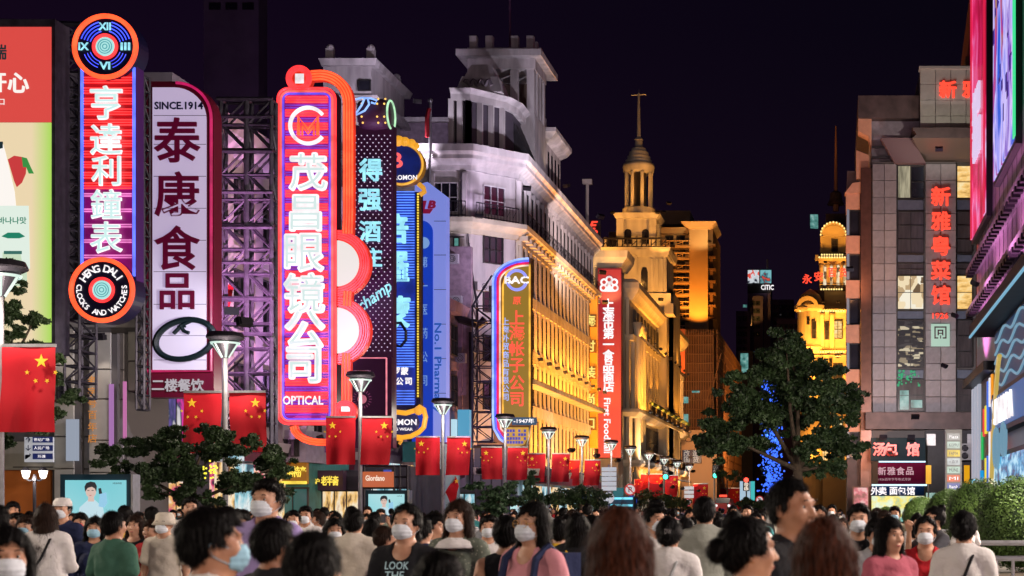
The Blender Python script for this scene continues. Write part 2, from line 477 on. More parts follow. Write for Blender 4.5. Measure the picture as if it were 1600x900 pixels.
for (a, b_, pr, ms) in ((95, 127, 0.45, TM), (129, 147, 0.15, PM), (149, 184, 0.45, TM), (186, 199, 0.2, PM)):
    y0 = 515 + (6 if a > 140 else 0); k = 0
    m = MB(); m.fbox(a+0.5, y0+1, b_-0.5, 800, YA-pr+0.02, pr); m.build('pier_core', M['joint'], A)
    while y0 < 790:
        h = (58, 46, 64, 50)[k % 4]
        panel(A, (X((a+b_)/2, YA), YA-pr, Z(y0+h/2, YA)), S(b_-a, YA), S(h, YA), ms[k % len(ms)]); y0 += h; k += 1
for (a, b_) in ((201, 216), (217, 231)):
    for k in range(2): panel(A, (X((a+b_)/2, YA), YA-0.05, Z(541+k*47, YA)), S(b_-a, YA), S(46, YA), TM[k], name='stone')
m = MB(); m.fbox(-30, 690, 92, 734, YA-0.3, 0.32); m.build('beige_fascia', M['cream_stone'], A)
m = MB(); m.fbox(-30, 735, 79, 840, YA-0.12, 0.14); m.build('orange_wall', mat('orange_paint', (0.62, 0.17, 0.03), 0.7, noise=0.12, scale=1.2), A)
MB().fbox(20, 729, 82, 730.5, YA-0.5, 0.03).build('rail', M['black_metal'], A)
window(A, (X(112, YA), YA-0.5, Z(612, YA)), S(18, YA), S(36, YA), 1, 2, pane=M['glass'])
MB().fbox(103, 655, 122, 720, YA-0.7, 0.08).build('white_banner', emis('banner_white', lin(172, 182, 200), 0.7), A)
MB().fbox(192, 596, 197, 690, YA-0.75, 0.05).build('pink_light_strip', emis('strip_pink', lin(210, 120, 180), 0.8), A)
MB().fbox(170, 600, 177, 700, YA-0.55, 0.05).build('lilac_light_strip', emis('strip_lilac', lin(190, 130, 200), 0.7), A)
gl = emis('gold_letter', lin(190, 120, 60), 0.6, base=(0.4, 0.2, 0.05))
for i, ch in enumerate('老字号百年店'):
    han(ch, (X(157, YA), YA-0.6, Z(596+i*18, YA)), S(14, YA), gl, A, offset=0.01)
for px, py in ((118, 526), (176, 538)):
    flood((X(px, YA), YA-1.1, Z(py, YA)), (X(px, YA), YA-0.3, Z(740, YA)), 60, (1, 0.85, 0.75), 70, 'small black floodlight bracketed to the grey stone pier under the clock dial' if px == 176 else 'small black floodlight bracketed to the grey stone pier beside the billboard')
# colourful glass shop front beside it
Yq = 57.5
t = thing('glass_shop', 'glass shop front glowing with pink, blue and white reflections under the white food sign', 'shop', (X(245, Yq), Yq, 0))
m = MB(); m.box(X(198, Yq), Yq+0.1, 0, X(300, Yq), Yq+1.6, Z(612, Yq)); m.build('wall', M['dark'], t)
for i in range(6):
    a = 203 + i*14.5
    MB().fbox(a, 622, a+13, 690, Yq, 0.05).build('pane', screen_mat('shop_glow_%s' % 'abcdef'[i], [(0.35, (0.03, 0.05, 0.10)), (0.47, [(0.6, 0.03, 0.25), (0.08, 0.25, 0.5), (0.05, 0.3, 0.4), (0.5, 0.5, 0.6), (0.15, 0.1, 0.35), (0.9, 0.05, 0.45)][i]), (0.58, (0.05, 0.06, 0.14)), (0.72, (0.9, 0.85, 0.85))], 1.6, 0.85, (1.6, 1, 0.45), sample=False, seed=i*3.3, distort=0.8), t)
m = MB()
for i in range(7): m.fbox(202+i*14.5, 618, 203+i*14.5, 800, Yq-0.05, 0.1)
m.fbox(198, 614, 300, 620, Yq-0.25, 0.3); m.fbox(198, 692, 300, 704, Yq-0.1, 0.2)
m.build('frame', M['frame_dark'], t)
MB().fbox(204, 706, 298, 800, Yq-0.02, 0.05).build('pane', screen_mat('shop_low', [(0.36, (0.05, 0.01, 0.03)), (0.48, (0.7, 0.08, 0.2)), (0.56, (0.9, 0.5, 0.15)), (0.66, (0.95, 0.85, 0.8)), (0.75, (0.2, 0.2, 0.8))], 1.4, 0.9, sample=False, detail=6), t)

# ---------- B: mauve classical building behind the lattice, street side
XB = -25.2
def east_facade(t, Xf, Y0, Y1, z0, z1, floors, bay, pier_w, pier_d, wall, pier, win_w, win_hf, pane=None, frame=None, lit=None, cols=2, rows=2, sp_h=0.9, piers=True, seed=1, back=-36):
    rr = random.Random(seed)
    m = MB(); m.box(back, Y0, 0, Xf, Y1, z1); m.build('wall', wall, t)
    n = max(1, round((Y1-Y0)/bay)); b = (Y1-Y0)/n; fh = (z1-z0)/floors
    if piers:
        pm = MB().box(-pier_d, -pier_w/2, z0, 0, pier_w/2, z1); pm.xf(Matrix.Translation((pier_d, 0, 0))); pme = pm.mesh('pier')
        for i in range(n+1): link('pier', pme, pier, t, Vector((Xf-0.001, Y0+b*i, 0)) - root_loc(t))
    for j in range(floors):
        zc = z0 + fh*(j+0.5)
        s = MB(); s.box(Xf-0.002, Y0, z0+fh*j-sp_h/2, Xf+pier_d*0.45, Y1, z0+fh*j+sp_h/2); s.build('spandrel', pier, t)
        for i in range(n):
            pn = pane or M['glass']
            if lit and rr.random() < lit[0]: pn = lit[1]
            window(t, (Xf+0.06, Y0+b*(i+0.5), zc), win_w, fh*win_hf, cols, rows, EAST, pn, frame)
B = thing('mauve_building', 'mauve classical facade with tall windows seen through the steel lattice', 'building', (XB, 60, 0))
east_facade(B, XB, 59.5, 79, 4.6, 16.4, 3, 3.2, 0.9, 0.45, M['pink_stone'], M['pink_stone'], 1.5, 0.62, sp_h=0.5)
m = MB(); m.sweep([(-36, 59.5), (XB, 59.5), (XB, 79), (-36, 79)], [(0, 16.4), (0.5, 16.4), (0.9, 16.9), (1.0, 17.5), (0, 17.5)]); m.build('cornice', M['pink_stone'], B)
m = MB(); m.sweep([(-36, 59.5), (XB, 59.5), (XB, 79), (-36, 79)], [(0, 4.2), (0.7, 4.2), (0.8, 4.6), (0, 4.6)]); m.build('ledge', M['pink_stone'], B)
# column with capital at the near corner (seen right of the white sign)
t = B
m = MB(); m.lathe([(0.55, 4.6), (0.55, 13.2), (0.5, 13.4)], XB+0.4, 59.2, 14); m.build('column', M['pink_stone'], t, smooth=True)
m = MB(); m.lathe([(0.5, 13.4), (0.62, 13.6), (0.6, 14.0), (0.85, 14.6), (0.7, 14.7), (0.72, 15.2), (1.1, 16.3)], XB+0.4, 59.2, 14); m.build('capital', M['pink_stone'], t)
B2 = thing('dark_building', 'dark purple shop building with pipes and awnings left of the white corner building', 'building', (XB+0.6, 80, 0))
east_facade(B2, XB+0.9, 79.2, 99, 4.4, 14.0, 3, 3.3, 0.5, 0.3, mat('plum_render', (0.16, 0.11, 0.16), 0.8, noise=0.3), mat('plum_trim', (0.2, 0.13, 0.19), 0.7, noise=0.2), 1.6, 0.6, sp_h=0.5, lit=(0.15, M['win_cyan']))
m = MB(); m.sweep([(-36, 79.2), (XB+0.9, 79.2), (XB+0.9, 99)], [(0, 14.0), (0.6, 14.0), (0.8, 14.6), (0, 14.6)]); m.build('cornice', bpy.data.materials['plum_trim'], B2)
for (fa, fy0, fy1, fx) in ((B, 60.2, 78.4, XB), (B2, 80, 98.6, XB+0.9)):
    k = 0
    while fy0 < fy1:
        MB().box(fx+0.02, fy0, 0.5, fx+0.1, fy0+1.9, 3.6).build('shop_window', SG[k % 3], fa)
        MB().box(fx+0.02, fy0, 3.7, fx+0.5, fy0+1.9, 4.15).build('shop_fascia', SG[(k+1) % 3] if k % 2 else M['maroon'], fa)
        fy0 += 2.1; k += 1
# air conditioners and pipes on the return wall left of the white building
for i, (px, py) in enumerate(((706, 405), (712, 470), (704, 520), (718, 560), (702, 610))):
    t = thing('air_conditioner', 'grey air conditioner on the dark wall left of the white corner building, ' + ['topmost', 'second down', 'third down', 'fourth down', 'lowest'][i], 'air conditioner', (X(px, 98.6), 98.6, Z(py, 98.6)), 'air conditioners on the dark wall')
    MB().box(-0.45, -0.3, -0.3, 0.45, 0.1, 0.3).build('case', mat('ac_grey', (0.22, 0.2, 0.25), 0.6) if i == 0 else bpy.data.materials['ac_grey'], t, local=True)
    MB().ringy(0.1, 0, 0.2, -0.31, 0.02, 14, 4).ringy(0.1, 0, 0.1, -0.31, 0.015, 12, 4).build('fan_grille', M['black_metal'], t, local=True)
Yk = 98.5
m = MB(); m.fbox(700, 385, 736, 700, Yk+0.4, 0.5); tag(m.build('party_wall', bpy.data.materials['plum_render']), 'narrow dark wall between the pharmacy sign and the white corner building', 'wall')
t = thing('drain_pipe', 'bent dark pipe and bracket on the narrow wall beside the pale blue sign', 'pipe', (X(740, Yk), Yk, 0))
MB().tube([(X(700, Yk), Yk-0.3, Z(470, Yk)), (X(722, Yk), Yk-0.3, Z(500, Yk)), (X(750, Yk), Yk-0.3, Z(508, Yk)), (X(760, Yk), Yk-0.3, Z(500, Yk))], 0.28, 8).tube([(X(738, Yk), Yk-0.3, Z(520, Yk)), (X(738, Yk), Yk-0.3, 0)], 0.16, 8).build('pipe', M['black_metal'], t)

for i, (dx, z_) in enumerate(((0.1, 16.2), (1.1, 12.9), (-0.4, 9.9))):
    t = thing('air_conditioner', NTH[i] + ' white air conditioner from the top on the corner face of the white building', 'air conditioner', (-23.3+dx, 100.3+dx, z_), 'air conditioners on the white corner building', PI/4)
    MB().box(-0.42, -0.35, -0.28, 0.42, 0.0, 0.28).build('case', M['frame_white'], t, local=True)
    MB().ringy(0.1, 0, 0.19, -0.36, 0.02, 14, 4).ringy(0.1, 0, 0.1, -0.36, 0.015, 12, 4).build('fan_grille', M['black_metal'], t, local=True)
t = thing('wall_cable', 'looped black cables on the corner face of the white building', 'cable', (-23.6, 100, 12))
for k in range(3): MB().tube([(-23.9+0.1*k, 99.85, 20-k), (-23.7+0.2*k, 99.9, 17-k), (-23.3, 100.2, 15.2-k*0.8), (-23.5+0.2*k, 99.95, 12-k), (-23.8, 99.85, 6)], 0.035, 4).build('cable', M['black_metal'], t)
# ---------- C: roof pavilion far behind the signs
def blk(t, name, x0, y0, z0, x1, y1, z1, m_): return MB().box(x0, y0, z0, x1, y1, z1).build(name, m_, t)
YC = 105.0
C = thing('roof_pavilion', 'pale stone pavilion block with corner posts on its parapet, behind the neon signs', 'building', (X(545, YC), YC, 0))
xr = X(580, YC)
blk(C, 'wall', X(505, YC), YC, 0, xr, 113, Z(98, YC), M['white_stone'])
m = MB(); m.sweep([(X(500, YC), 118), (X(512, YC), YC), (xr, YC), (xr, 113), (X(512, YC), 113)], [(0, Z(104, YC)), (0.35, Z(104, YC)), (0.5, Z(94, YC)), (0, Z(94, YC))]); m.build('cornice', M['white_stone'], C)
m = MB(); m.sweep([(X(505, YC), 118), (X(505, YC), YC-0.3), (xr+0.3, YC-0.3), (xr+0.3, 113)], [(0, Z(165, YC)), (0.5, Z(165, YC)), (0.3, Z(152, YC)), (0, Z(152, YC))]); m.build('lower_cornice', M['white_stone'], C)
for px, Yp_ in ((513, YC+0.4), (577, YC+0.4), (604, 112.5)):
    x_ = X(px, YC) if Yp_ < 110 else xr-0.4
    MB().box(x_-0.25, Yp_-0.25, Z(95, YC), x_+0.25, Yp_+0.25, Z(74, YC)).ball((x_, Yp_, Z(73, YC)), 0.28, 8, 5).build('post', M['white_stone'], C)
window(C, (X(570, YC), YC-0.03, Z(134, YC)), S(19, YC), S(16, YC), 1, 1)
t = thing('rear_wing', 'low dark roofline wall between the pavilion and the white corner building', 'building', (X(650, 112), 112, 0))
blk(t, 'wall', X(590, 112), 112, 0, X(716, 112), 122, Z(186, 112), mat('wing_mauve', (0.2, 0.15, 0.2), 0.8, noise=0.3))
m = MB(); m.sweep([(X(590, 112), 112), (X(716, 112), 112)], [(0, Z(192, 112)), (0.4, Z(192, 112)), (0.4, Z(185, 112)), (0, Z(185, 112))]); m.build('coping', M['white_stone'], t)
t = thing('flagpole', 'tall flagpole with a furled red flag on the roof left of the white building', 'flagpole', (X(670, 99), 99, Z(290, 99)))
MB().bar((X(671, 99), 99, Z(290, 99)), (X(672.5, 99), 99, Z(158, 99)), 0.09, 6).ball((X(672.5, 99), 99, Z(157, 99)), 0.16, 8, 5).build('pole', M['steel'], t)
MB().tube([(X(671.5, 99), 98.9, Z(170, 99)), (X(668, 99), 98.9, Z(185, 99)), (X(668, 99), 98.9, Z(215, 99))], 0.14, 6).build('furled_flag', mat('flag_dull', (0.3, 0.01, 0.02), 0.8), t)
t = thing('far_tower_block', 'faint unlit tower block high above the street at the top left', 'building', (X(360, 260), 260, 0))
blk(t, 'wall', X(318, 260), 260, 0, X(404, 260), 264, Z(-40, 260), mat('night_block', (0.20, 0.15, 0.2), 0.9, noise=0.2, scale=0.2))
for i in range(3):
    for j in (2, 4): window(t, (X(336+i*26, 260), 259.95, Z(44-j*17, 260)), S(16, 260), S(9, 260), 2, 1, bar=0.2)

# ---------- D: white corner building
D = thing('white_corner_building', 'large white corner building with roof belvedere, deep cornices and orange-lit street side', 'building', (-21.3, 102.4, 0))
PD = [(-36, 100.0), (-23.75, 100.0), (-21.34, 102.4), (-21.34, 134.5)]
zo = 20.5
m = MB(); m.slab(PD + [(-36, 134.5)], 0, 25.1); m.build('wall', M['white_stone'], D)
m = MB(); m.sweep(PD, [(0, 23.7), (0.25, 23.7), (0.35, 24.0), (0.8, 24.35), (0.8, 24.6), (1.0, 24.8), (1.0, 25.25), (0, 25.25)]); m.build('cornice', M['white_stone'], D)
m = MB(); m.sweep(PD, [(0, 19.6), (0.2, 19.6), (0.3, 19.9), (0.85, 20.25), (0.9, 20.55), (0, 20.55)]); m.build('orange_cornice', M['cream_stone'], D)
# soffit brackets, one by one
bk = MB(); bk.box(0, -0.28, 0, 0.8, 0.28, 0.34); bkm = bk.mesh('bracket')
for i in range(24): link('bracket', bkm, M['cream_stone'], D, Vector((-21.34, 103.0 + i*1.35, 19.62)) - root_loc(D))
# top storey: columns, windows, railing
for k, (px, w_) in enumerate(((697, 34), (767, 32))):
    if k == 0: window(D, (X(697, 100), 99.93, 21.95), S(38, 100), 1.9, 3, 2, frame=M['frame_white'])
    else: window(D, (-22.5, 101.2, 21.95), 1.6, 1.9, 3, 2, rz=PI/4, frame=M['frame_white'])
for px in (672, 722):
    MB().fbox(px, 270, px+6, 338, 99.6, 0.4).build('pilaster', M['white_stone'], D)
def railing(parent, a, b, z, h, step=0.22, r=0.02, m_=None, name='railing'):
    A_, B_ = Vector(a), Vector(b); L = (B_-A_).length; n = max(2, int(L/step)); q = MB()
    q.bar((A_.x, A_.y, z+h), (B_.x, B_.y, z+h), r*1.8); q.bar((A_.x, A_.y, z+0.1), (B_.x, B_.y, z+0.1), r*1.5)
    for i in range(n+1):
        p = A_ + (B_-A_)*i/n; q.bar((p.x, p.y, z), (p.x, p.y, z+h), r)
        if i % 2 == 0 and i < n:
            p2 = A_ + (B_-A_)*(i+1)/n; q.bar((p.x, p.y, z+h*0.3), (p2.x, p2.y, z+h*0.75), r*0.8)
    return q.build(name, m_ or M['black_metal'], parent)
railing(D, (-30, 99.3), (-23.9, 99.3), 20.6, 1.0)
railing(D, (-23.3, 99.7), (-21.0, 102.0), 20.6, 1.0)
railing(D, (-20.6, 102.8), (-20.6, 134.3), 20.6, 0.9, 0.4)
for i in range(20):
    yy = 103.1 + i*1.6
    MB().box(-21.34, yy-0.16, 20.56, -21.05, yy+0.16, 23.68).build('colonnette', M['white_stone'], D)
    if i < 19: window(D, (-21.28, yy+0.8, 22.1), 1.0, 2.3, 2, 2, EAST)
# front lower windows
for (py, h) in ((391, 42), (468, 40), (545, 40), (620, 40)):
    window(D, (-22.55, 101.15, Z(py, 101.2)), 1.45, S(h, 101), 3, 2, rz=PI/4)
    if py != 391: window(D, (X(703, 100), 99.93, Z(py, 100)), S(26, 100), S(h, 100), 2, 2)
window(D, (X(714, 100), 99.93, Z(392, 100)), S(8, 100), S(40, 100), 1, 3, pane=M['win_cyan'])
# street side: pilasters and windows, five storeys of warm lit stone
ob = MB(); ob.box(-21.33, 102.7, 4.4, -21.2, 134.4, 19.6); ob.build('street_face', M['cream_stone'], D)
pm = MB().prism([(-0.30, -0.02), (-0.16, 0.42), (0.16, 0.42), (0.30, -0.02)], 0, 1)
pm.v = [(z_, x_, y_) for (x_, y_, z_) in [(p[0], p[1], p[2]) for p in pm.v]]
pil = MB().slab([(0, -0.30), (0.18, -0.2), (0.24, -0.08), (0.24, 0.08), (0.18, 0.2), (0, 0.30)], 0, 15.1).mesh('pilaster')
for i in range(20): link('pilaster', pil, M['cream_stone'], D, Vector((-21.2, 103.1+i*1.62, 4.45)) - root_loc(D))
for j in range(4):
    zc = 6.6 + j*3.75
    MB().box(-21.2, 102.7, zc+1.5, -20.98, 134.4, zc+2.25).build('spandrel', M['cream_stone'], D)
    for i in range(19): window(D, (-21.17, 103.91+i*1.62, zc), 0.86, 2.5, 2, 3, EAST, bar=0.05, depth=0.08)
m = MB(); m.sweep(PD, [(0, 3.9), (1.8, 3.9), (1.9, 4.35), (0, 4.35)]); m.build('ledge', M['cream_stone'], D)
for i in range(10):
    y_ = 103.9 + i*3.24
    flood((-19.7, y_, 4.6), (-21.05, y_, 14.5), 1500, (1, 0.31, 0.022), 115, group='floodlights at the foot of the orange facade', label=NTH[i]+' floodlight from the near corner on the ledge at the foot of the orange facade')
    flood((-20.1, y_+0.8, 12.0), (-21.05, y_+0.8, 19), 900, (1, 0.31, 0.022), 120, group='floodlights half-way up the orange facade', label=NTH[i]+' floodlight from the near corner, half-way up the orange facade')
OC = (1, 0.39, 0.04); XF_ = -19.0
wash((-19.7, 118.6, 4.5), 31, (-0.35, 0, 1), 4600, OC, 'long wash light on the ledge under the orange facade')
MB().box(-21.2, 102.7, 10.05, -20.1, 134.4, 10.35).build('string_course', M['cream_stone'], D)
wash((-20.35, 118.6, 10.45), 31, (-0.15, 0, 1), 4600, OC, 'long wash light half-way up the orange facade')
for k in range(3):
    flood((-17.9, 104+k*11, 5.8), (-21.2, 106+k*11, 14), 1500, (1, 0.5, 0.14), 125, NTH[k]+' added fill lamp from the near corner before the orange facade')  # added fill lamps that even out the light on the orange facade
for k in range(4):
    flood((-16.6, 143+k*12, 6.2), (XF_, 145+k*12, 13), 1900, (1, 0.47, 0.11), 125, NTH[k]+' added fill lamp from the near end before the food hall')  # added fill for the food hall, no fixtures stand here
# corner turret with five dark windows
Yt2 = 101.6
TP = [(X(706, 101), 101.0), (X(733, 101), 101.0), (-22.3, 103.0), (-21.9, 104.4), (-21.9, 107)]
m = MB(); m.slab(TP + [(X(706, 101), 107)], 25.1, 28.6); m.build('turret_wall', mat('turret_dark', (0.06, 0.05, 0.07), 0.6), D)
for (a, b_) in ((TP[0], TP[1]), (TP[1], TP[2])):
    A_, B_ = Vector(a), Vector(b_); n = 2 if a == TP[0] else 3
    for i in range(n+1):
        p = A_ + (B_-A_)*i/n
        MB().box(p.x-0.17, p.y-0.28, 25.1, p.x+0.17, p.y+0.06, 28.6).build('turret_column', M['white_stone'], D)
m = MB(); m.sweep(TP, [(0, 28.5), (0.3, 28.5), (0.35, 28.9), (0.7, 29.2), (0, 29.3)]); m.slab(TP + [(X(706, 101), 107)], 28.6, 29.25); m.build('turret_cornice', M['white_stone'], D)
def stage(name, x0, x1, y0, y1, z0, z1, inset):
    v = [(x0, y0, z0), (x1, y0, z0), (x1, y1, z0), (x0, y1, z0), (x0+inset, y0+inset, z1), (x1-inset, y0+inset, z1), (x1-inset, y1-inset, z1), (x0+inset, y1-inset, z1)]
    return MB().add(v, [(0,3,2,1),(4,5,6,7),(0,1,5,4),(1,2,6,5),(2,3,7,6),(3,0,4,7)]).build(name, M['white_stone'], D)
stage('turret_scroll', X(714, 102), X(786, 102), 101.6, 104.5, 29.3, 30.4, 0.35)
stage('turret_cap', X(726, 102), X(774, 102), 102.0, 104.2, 30.4, 31.3, 0.35)
MB().tube([(X(726+i*2, 101.5), 101.5, 29.85+0.18*math.sin(i*1.1)) for i in range(22)], 0.14, 5).build('turret_garland', mat('stain', (0.12, 0.1, 0.12), 0.8), D)
# open belvedere
yb0, yb1 = 108.0, 112.0; xb0, xb1 = X(733, 108), X(831, 108)
blk(D, 'belvedere_base', xb0, yb0, 25.1, xb1+0.2, yb1, Z(178, 108), M['white_stone'])
for px in (736, 761, 803, 829):
    x_ = X(px, 108); MB().box(x_-0.26, yb0, Z(178, 108), x_+0.26, yb0+0.5, Z(108, 108)).build('belvedere_column', M['white_stone'], D)
for y_ in (109.3, 110.5, 111.7):
    MB().box(xb1-0.1, y_-0.2, Z(178, 108), xb1+0.2, y_+0.2, Z(108, 108)).build('belvedere_column', M['white_stone'], D)
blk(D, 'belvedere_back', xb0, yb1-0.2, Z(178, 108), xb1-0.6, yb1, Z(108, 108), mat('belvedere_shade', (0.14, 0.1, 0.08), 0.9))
blk(D, 'belvedere_beam', xb0-0.1, yb0-0.1, Z(108, 108), xb1+0.25, yb1+0.1, Z(92, 108), M['white_stone'])
m = MB().box(X(717, 108), yb0-0.9, Z(92, 108), X(849, 108), yb1+1.6, Z(82, 108)); m.build('belvedere_roof', M['white_stone'], D)
blk(D, 'belvedere_parapet', xb0-0.1, yb0-0.1, Z(82, 108), xb1+0.3, yb1, Z(75, 108), M['white_stone'])
for px, dy in ((739, 0), (764, 0), (804, 0), (828, 0), (828, 1.4), (828, 2.8)):
    x_ = X(px, 108); MB().box(x_-0.24, yb0+dy-0.05, Z(76, 108), x_+0.26, yb0+dy+0.45, Z(56, 108)).build('merlon', M['white_stone'], D)
MB().bar((X(792, 109), 110, Z(82, 110)), (X(792, 109), 110, Z(-20, 110)), 0.07, 5).build('mast', mat('mast_dim', (0.12, 0.05, 0.12), 0.6), D)
# second roof block on the street side
blk(D, 'attic_block', X(812, 114), 114, 25.1, X(853, 114), 120, 29.2, M['white_stone'])
m = MB(); m.sweep([(X(800, 114), 114), (X(853, 114), 114), (X(853, 114), 120)], [(0, 28.9), (0.5, 29.1), (0.9, 29.5), (0.9, 29.8), (0, 29.8)]); m.box(X(806, 114), 114, 29.2, X(853, 114), 120, 29.8); m.build('attic_cornice', M['white_stone'], D)
for i in range(4): MB().box(X(853, 114), 114.7+i*1.4, 25.3, X(853, 114)+0.03, 115.2+i*1.4, 28.4).build('slit_window', M['glass'], D)
blk(D, 'attic_steps', X(800, 112), 112.2, 25.1, X(846, 112), 114, 30.6, M['white_stone'])
v = MB().prism([(X(803, 108), 25.1), (X(838, 108), 25.1), (X(838, 108), 26.0), (X(806, 108), 29.4), (X(803, 108), 29.4)], 104.6, 107.9); v.build('roof_screen', M['dark'], D)
blk(D, 'street_attic', -24, 120, 25.1, -21.9, 134, 27.0, M['roof_grey'])
MB().bar((-21.3, 132, 25.2), (-21.3, 132, 29.6), 0.14, 6).box(-21.7, 131.8, 29.6, -20.9, 132.2, 30.0).build('roof_lamp_post', M['white_stone'], D)
MB().bar((-30, 99.4, 19.3), (-24, 99.4, 19.3), 0.04).build('cable', M['black_metal'], D)
wash((-20.1, 96.3, 15.6), 1.6, (-2.4, 5, 8), 750, (0.84, 0.72, 0.90), 'added soft light hidden behind the golden arch sign, aimed at the white building', 0.2)  # added light standing in for the glow of the signs
flood((-23.0, 99.2, 20.75), (-23.3, 99.9, 25), 130, (0.75, 0.6, 0.9), 130, 'added lilac fill lamp on the balcony of the white corner building')  # added lilac fill in place of sign glow
flood((-15.5, 101.0, 21.0), (-23, 108, 30.5), 3000, (0.82, 0.76, 0.86), 70, 'added lilac fill lamp in the air aimed at the roof belvedere')  # added fill hanging free, imitates sign glow on the roof
flood((-19.5, 97.0, 22.0), (-24, 108, 30.0), 1800, (0.82, 0.74, 0.9), 70, 'second added fill lamp in the air, aimed at the roof turret')  # second added fill, softens the roof shadows
flood((-27.5, 98.0, 24.0), (-23.5, 107, 30.0), 1500, (0.84, 0.76, 0.9), 80, 'added fill lamp beside the flagpole aimed at the roof turret')  # added fill from the other side, softens the turret shadows
flood((-19.8, 113.0, 25.6), (-21.4, 111, 32.3), 160, (1.0, 0.7, 0.4), 90, 'floodlight warming the soffit of the roof belvedere')
flood((-17.0, 112.0, 19.0), (-21.3, 120, 25), 5200, (0.85, 0.66, 0.62), 95, 'added fill lamp for the long upper cornice of the white building')  # added fill brightening the upper white stone

# ---------- E: narrow cream house
E_ = thing('cream_house', 'narrow cream building with a projecting cornice behind the red banner', 'building', (X(940, 138), 138, 0))
blk(E_, 'wall', X(880, 138), 138, 0, X(966, 138), 141.8, Z(396, 138), M['cream_stone'])
m = MB(); m.sweep([(X(880, 138), 138), (X(966, 138), 138), (X(966, 138), 141.8)], [(0, Z(418, 138)), (0.3, Z(418, 138)), (0.9, Z(404, 138)), (1.0, Z(394, 138)), (0, Z(394, 138))]); m.build('cornice', M['cream_stone'], E_)
flood((X(945, 134), 134.2, Z(470, 134)), (X(945, 138), 138, Z(400, 138)), 1500, (1, 0.6, 0.25), 100, 'floodlight under the cornice of the narrow cream house')

# ---------- F: food hall
XF = -19.0
Fh = thing('food_hall', 'long orange-lit stone store with arcades, black balcony railings and rows of windows', 'building', (XF, 143, 0))
m = MB(); m.slab([(-30, 142), (XF, 142), (XF, 189), (-30, 189)], 0, 21.2); m.build('wall', M['cream_stone'], Fh)
PF = [(-30, 142), (XF, 142), (XF, 189)]
m = MB(); m.sweep(PF, [(0, 21.0), (0.3, 21.0), (0.8, 21.6), (1.0, 22.0), (1.0, 22.5), (0.5, 22.9), (0, 22.9)]); m.slab([(-30, 142), (XF, 142), (XF, 189), (-30, 189)], 21.2, 22.9); m.build('cornice', M['cream_stone'], Fh)
m = MB(); m.sweep(PF, [(0, 17.3), (0.35, 17.3), (0.45, 17.8), (0, 17.8)]); m.build('string_course', M['cream_stone'], Fh)
m = MB(); m.sweep(PF, [(0, 10.2), (0.6, 10.2), (1.1, 10.6), (1.1, 10.9), (0, 10.9)]); m.build('balcony', M['cream_stone'], Fh)
m = MB(); m.sweep(PF, [(0, 5.6), (0.8, 5.6), (1.1, 5.9), (1.1, 6.2), (0, 6.2)]); m.build('lower_balcony', M['cream_stone'], Fh)
railing(Fh, (XF+1.0, 150), (XF+1.0, 188.5), 10.9, 1.0, 0.5, 0.05)
railing(Fh, (XF+1.0, 150), (XF+1.0, 188.5), 6.2, 1.0, 0.5, 0.05)
pil2 = MB().box(0, -0.3, 10.9, 0.35, 0.3, 17.3).mesh('pilaster')
for i in range(18):
    y_ = 143.4 + i*2.66
    link('pilaster', pil2, M['cream_stone'], Fh, Vector((XF, y_, 0)) - root_loc(Fh))
    if i < 17:
        window(Fh, (XF+0.05, y_+1.33, 19.3), 0.9, 2.2, 2, 2, EAST)
        window(Fh, (XF+0.05, y_+1.33, 15.4), 1.2, 2.3, 2, 2, EAST, pane=M['win_warm'] if i in (4, 5, 11) else None)
        window(Fh, (XF+0.05, y_+1.33, 12.5), 1.2, 2.0, 2, 2, EAST)
        window(Fh, (XF+0.05, y_+1.33, 8.4), 1.5, 2.8, 2, 2, EAST, pane=M['win_warm'] if i % 4 == 1 else None)
        window(Fh, (XF+0.05, y_+1.33, 2.9), 1.9, 4.4, 2, 2, EAST, pane=M['win_cream'])
bm_ = MB()
for i in range(70): bm_.ball((XF+1.05, 150.3+i*0.55, 12.0), 0.22, 6, 4)
tag(bm_.build('balcony_plants', mat('plant_dark', (0.02, 0.04, 0.015), 0.8), Fh), kind='stuff')
# near end: rusticated tower bay with pale engaged columns
for (a, b_, w_) in ((972, 976, .3), (978, 983, .3)): MB().fbox(a, 445, b_, 760, 141.6, 0.4).build('quoin_strip', M['cream_stone'], Fh)
for y_ in (144.2, 146.2, 148.2):
    MB().lathe([(0.34, 4.5), (0.34, 18.5), (0.5, 19.2)], XF+0.4, y_, 10).build('column', M['cream_stone'], Fh, smooth=True)
oc = (1, 0.35, 0.035)
for i in range(9):
    y_ = 144.5 + i*4.9
    flood((XF+1.6, y_, 11.0), (XF+0.1, y_, 17.0), 2600, oc, 110, group='floodlights along the food hall balcony', label=NTH[i]+' floodlight from the near end on the upper balcony of the food hall')
    flood((XF+1.3, y_+1, 18.0), (XF+0.2, y_+1, 21.5), 500, oc, 120, group='floodlights under the food hall cornice', label=NTH[i]+' floodlight from the near end below the top cornice of the food hall')
    if i % 2 == 0: flood((XF+2.6, y_, 4.0), (XF+0.1, y_+1, 8.5), 1500, (1, 0.42, 0.09), 110, group='floodlights over the food hall arcade', label=NTH[i//2]+' floodlight from the near end over the food hall shop fronts')
wash((XF+0.95, 166, 11.0), 44, (-0.2, 0, 1), 5600, OC, 'long wash light along the upper balcony of the food hall')
wash((XF+0.75, 166, 17.9), 44, (-0.25, 0, 1), 1900, OC, 'long wash light under the top cornice of the food hall')
wash((XF+1.3, 166, 4.9), 44, (-0.9, 0, -0.4), 2600, (1, 0.4, 0.07), 'long wash light over the food hall arcade')
t = thing('side_banner', 'orange-red vertical banner at the far end of the food hall', 'banner', (X(1065, 189), 189, Z(560, 189)))
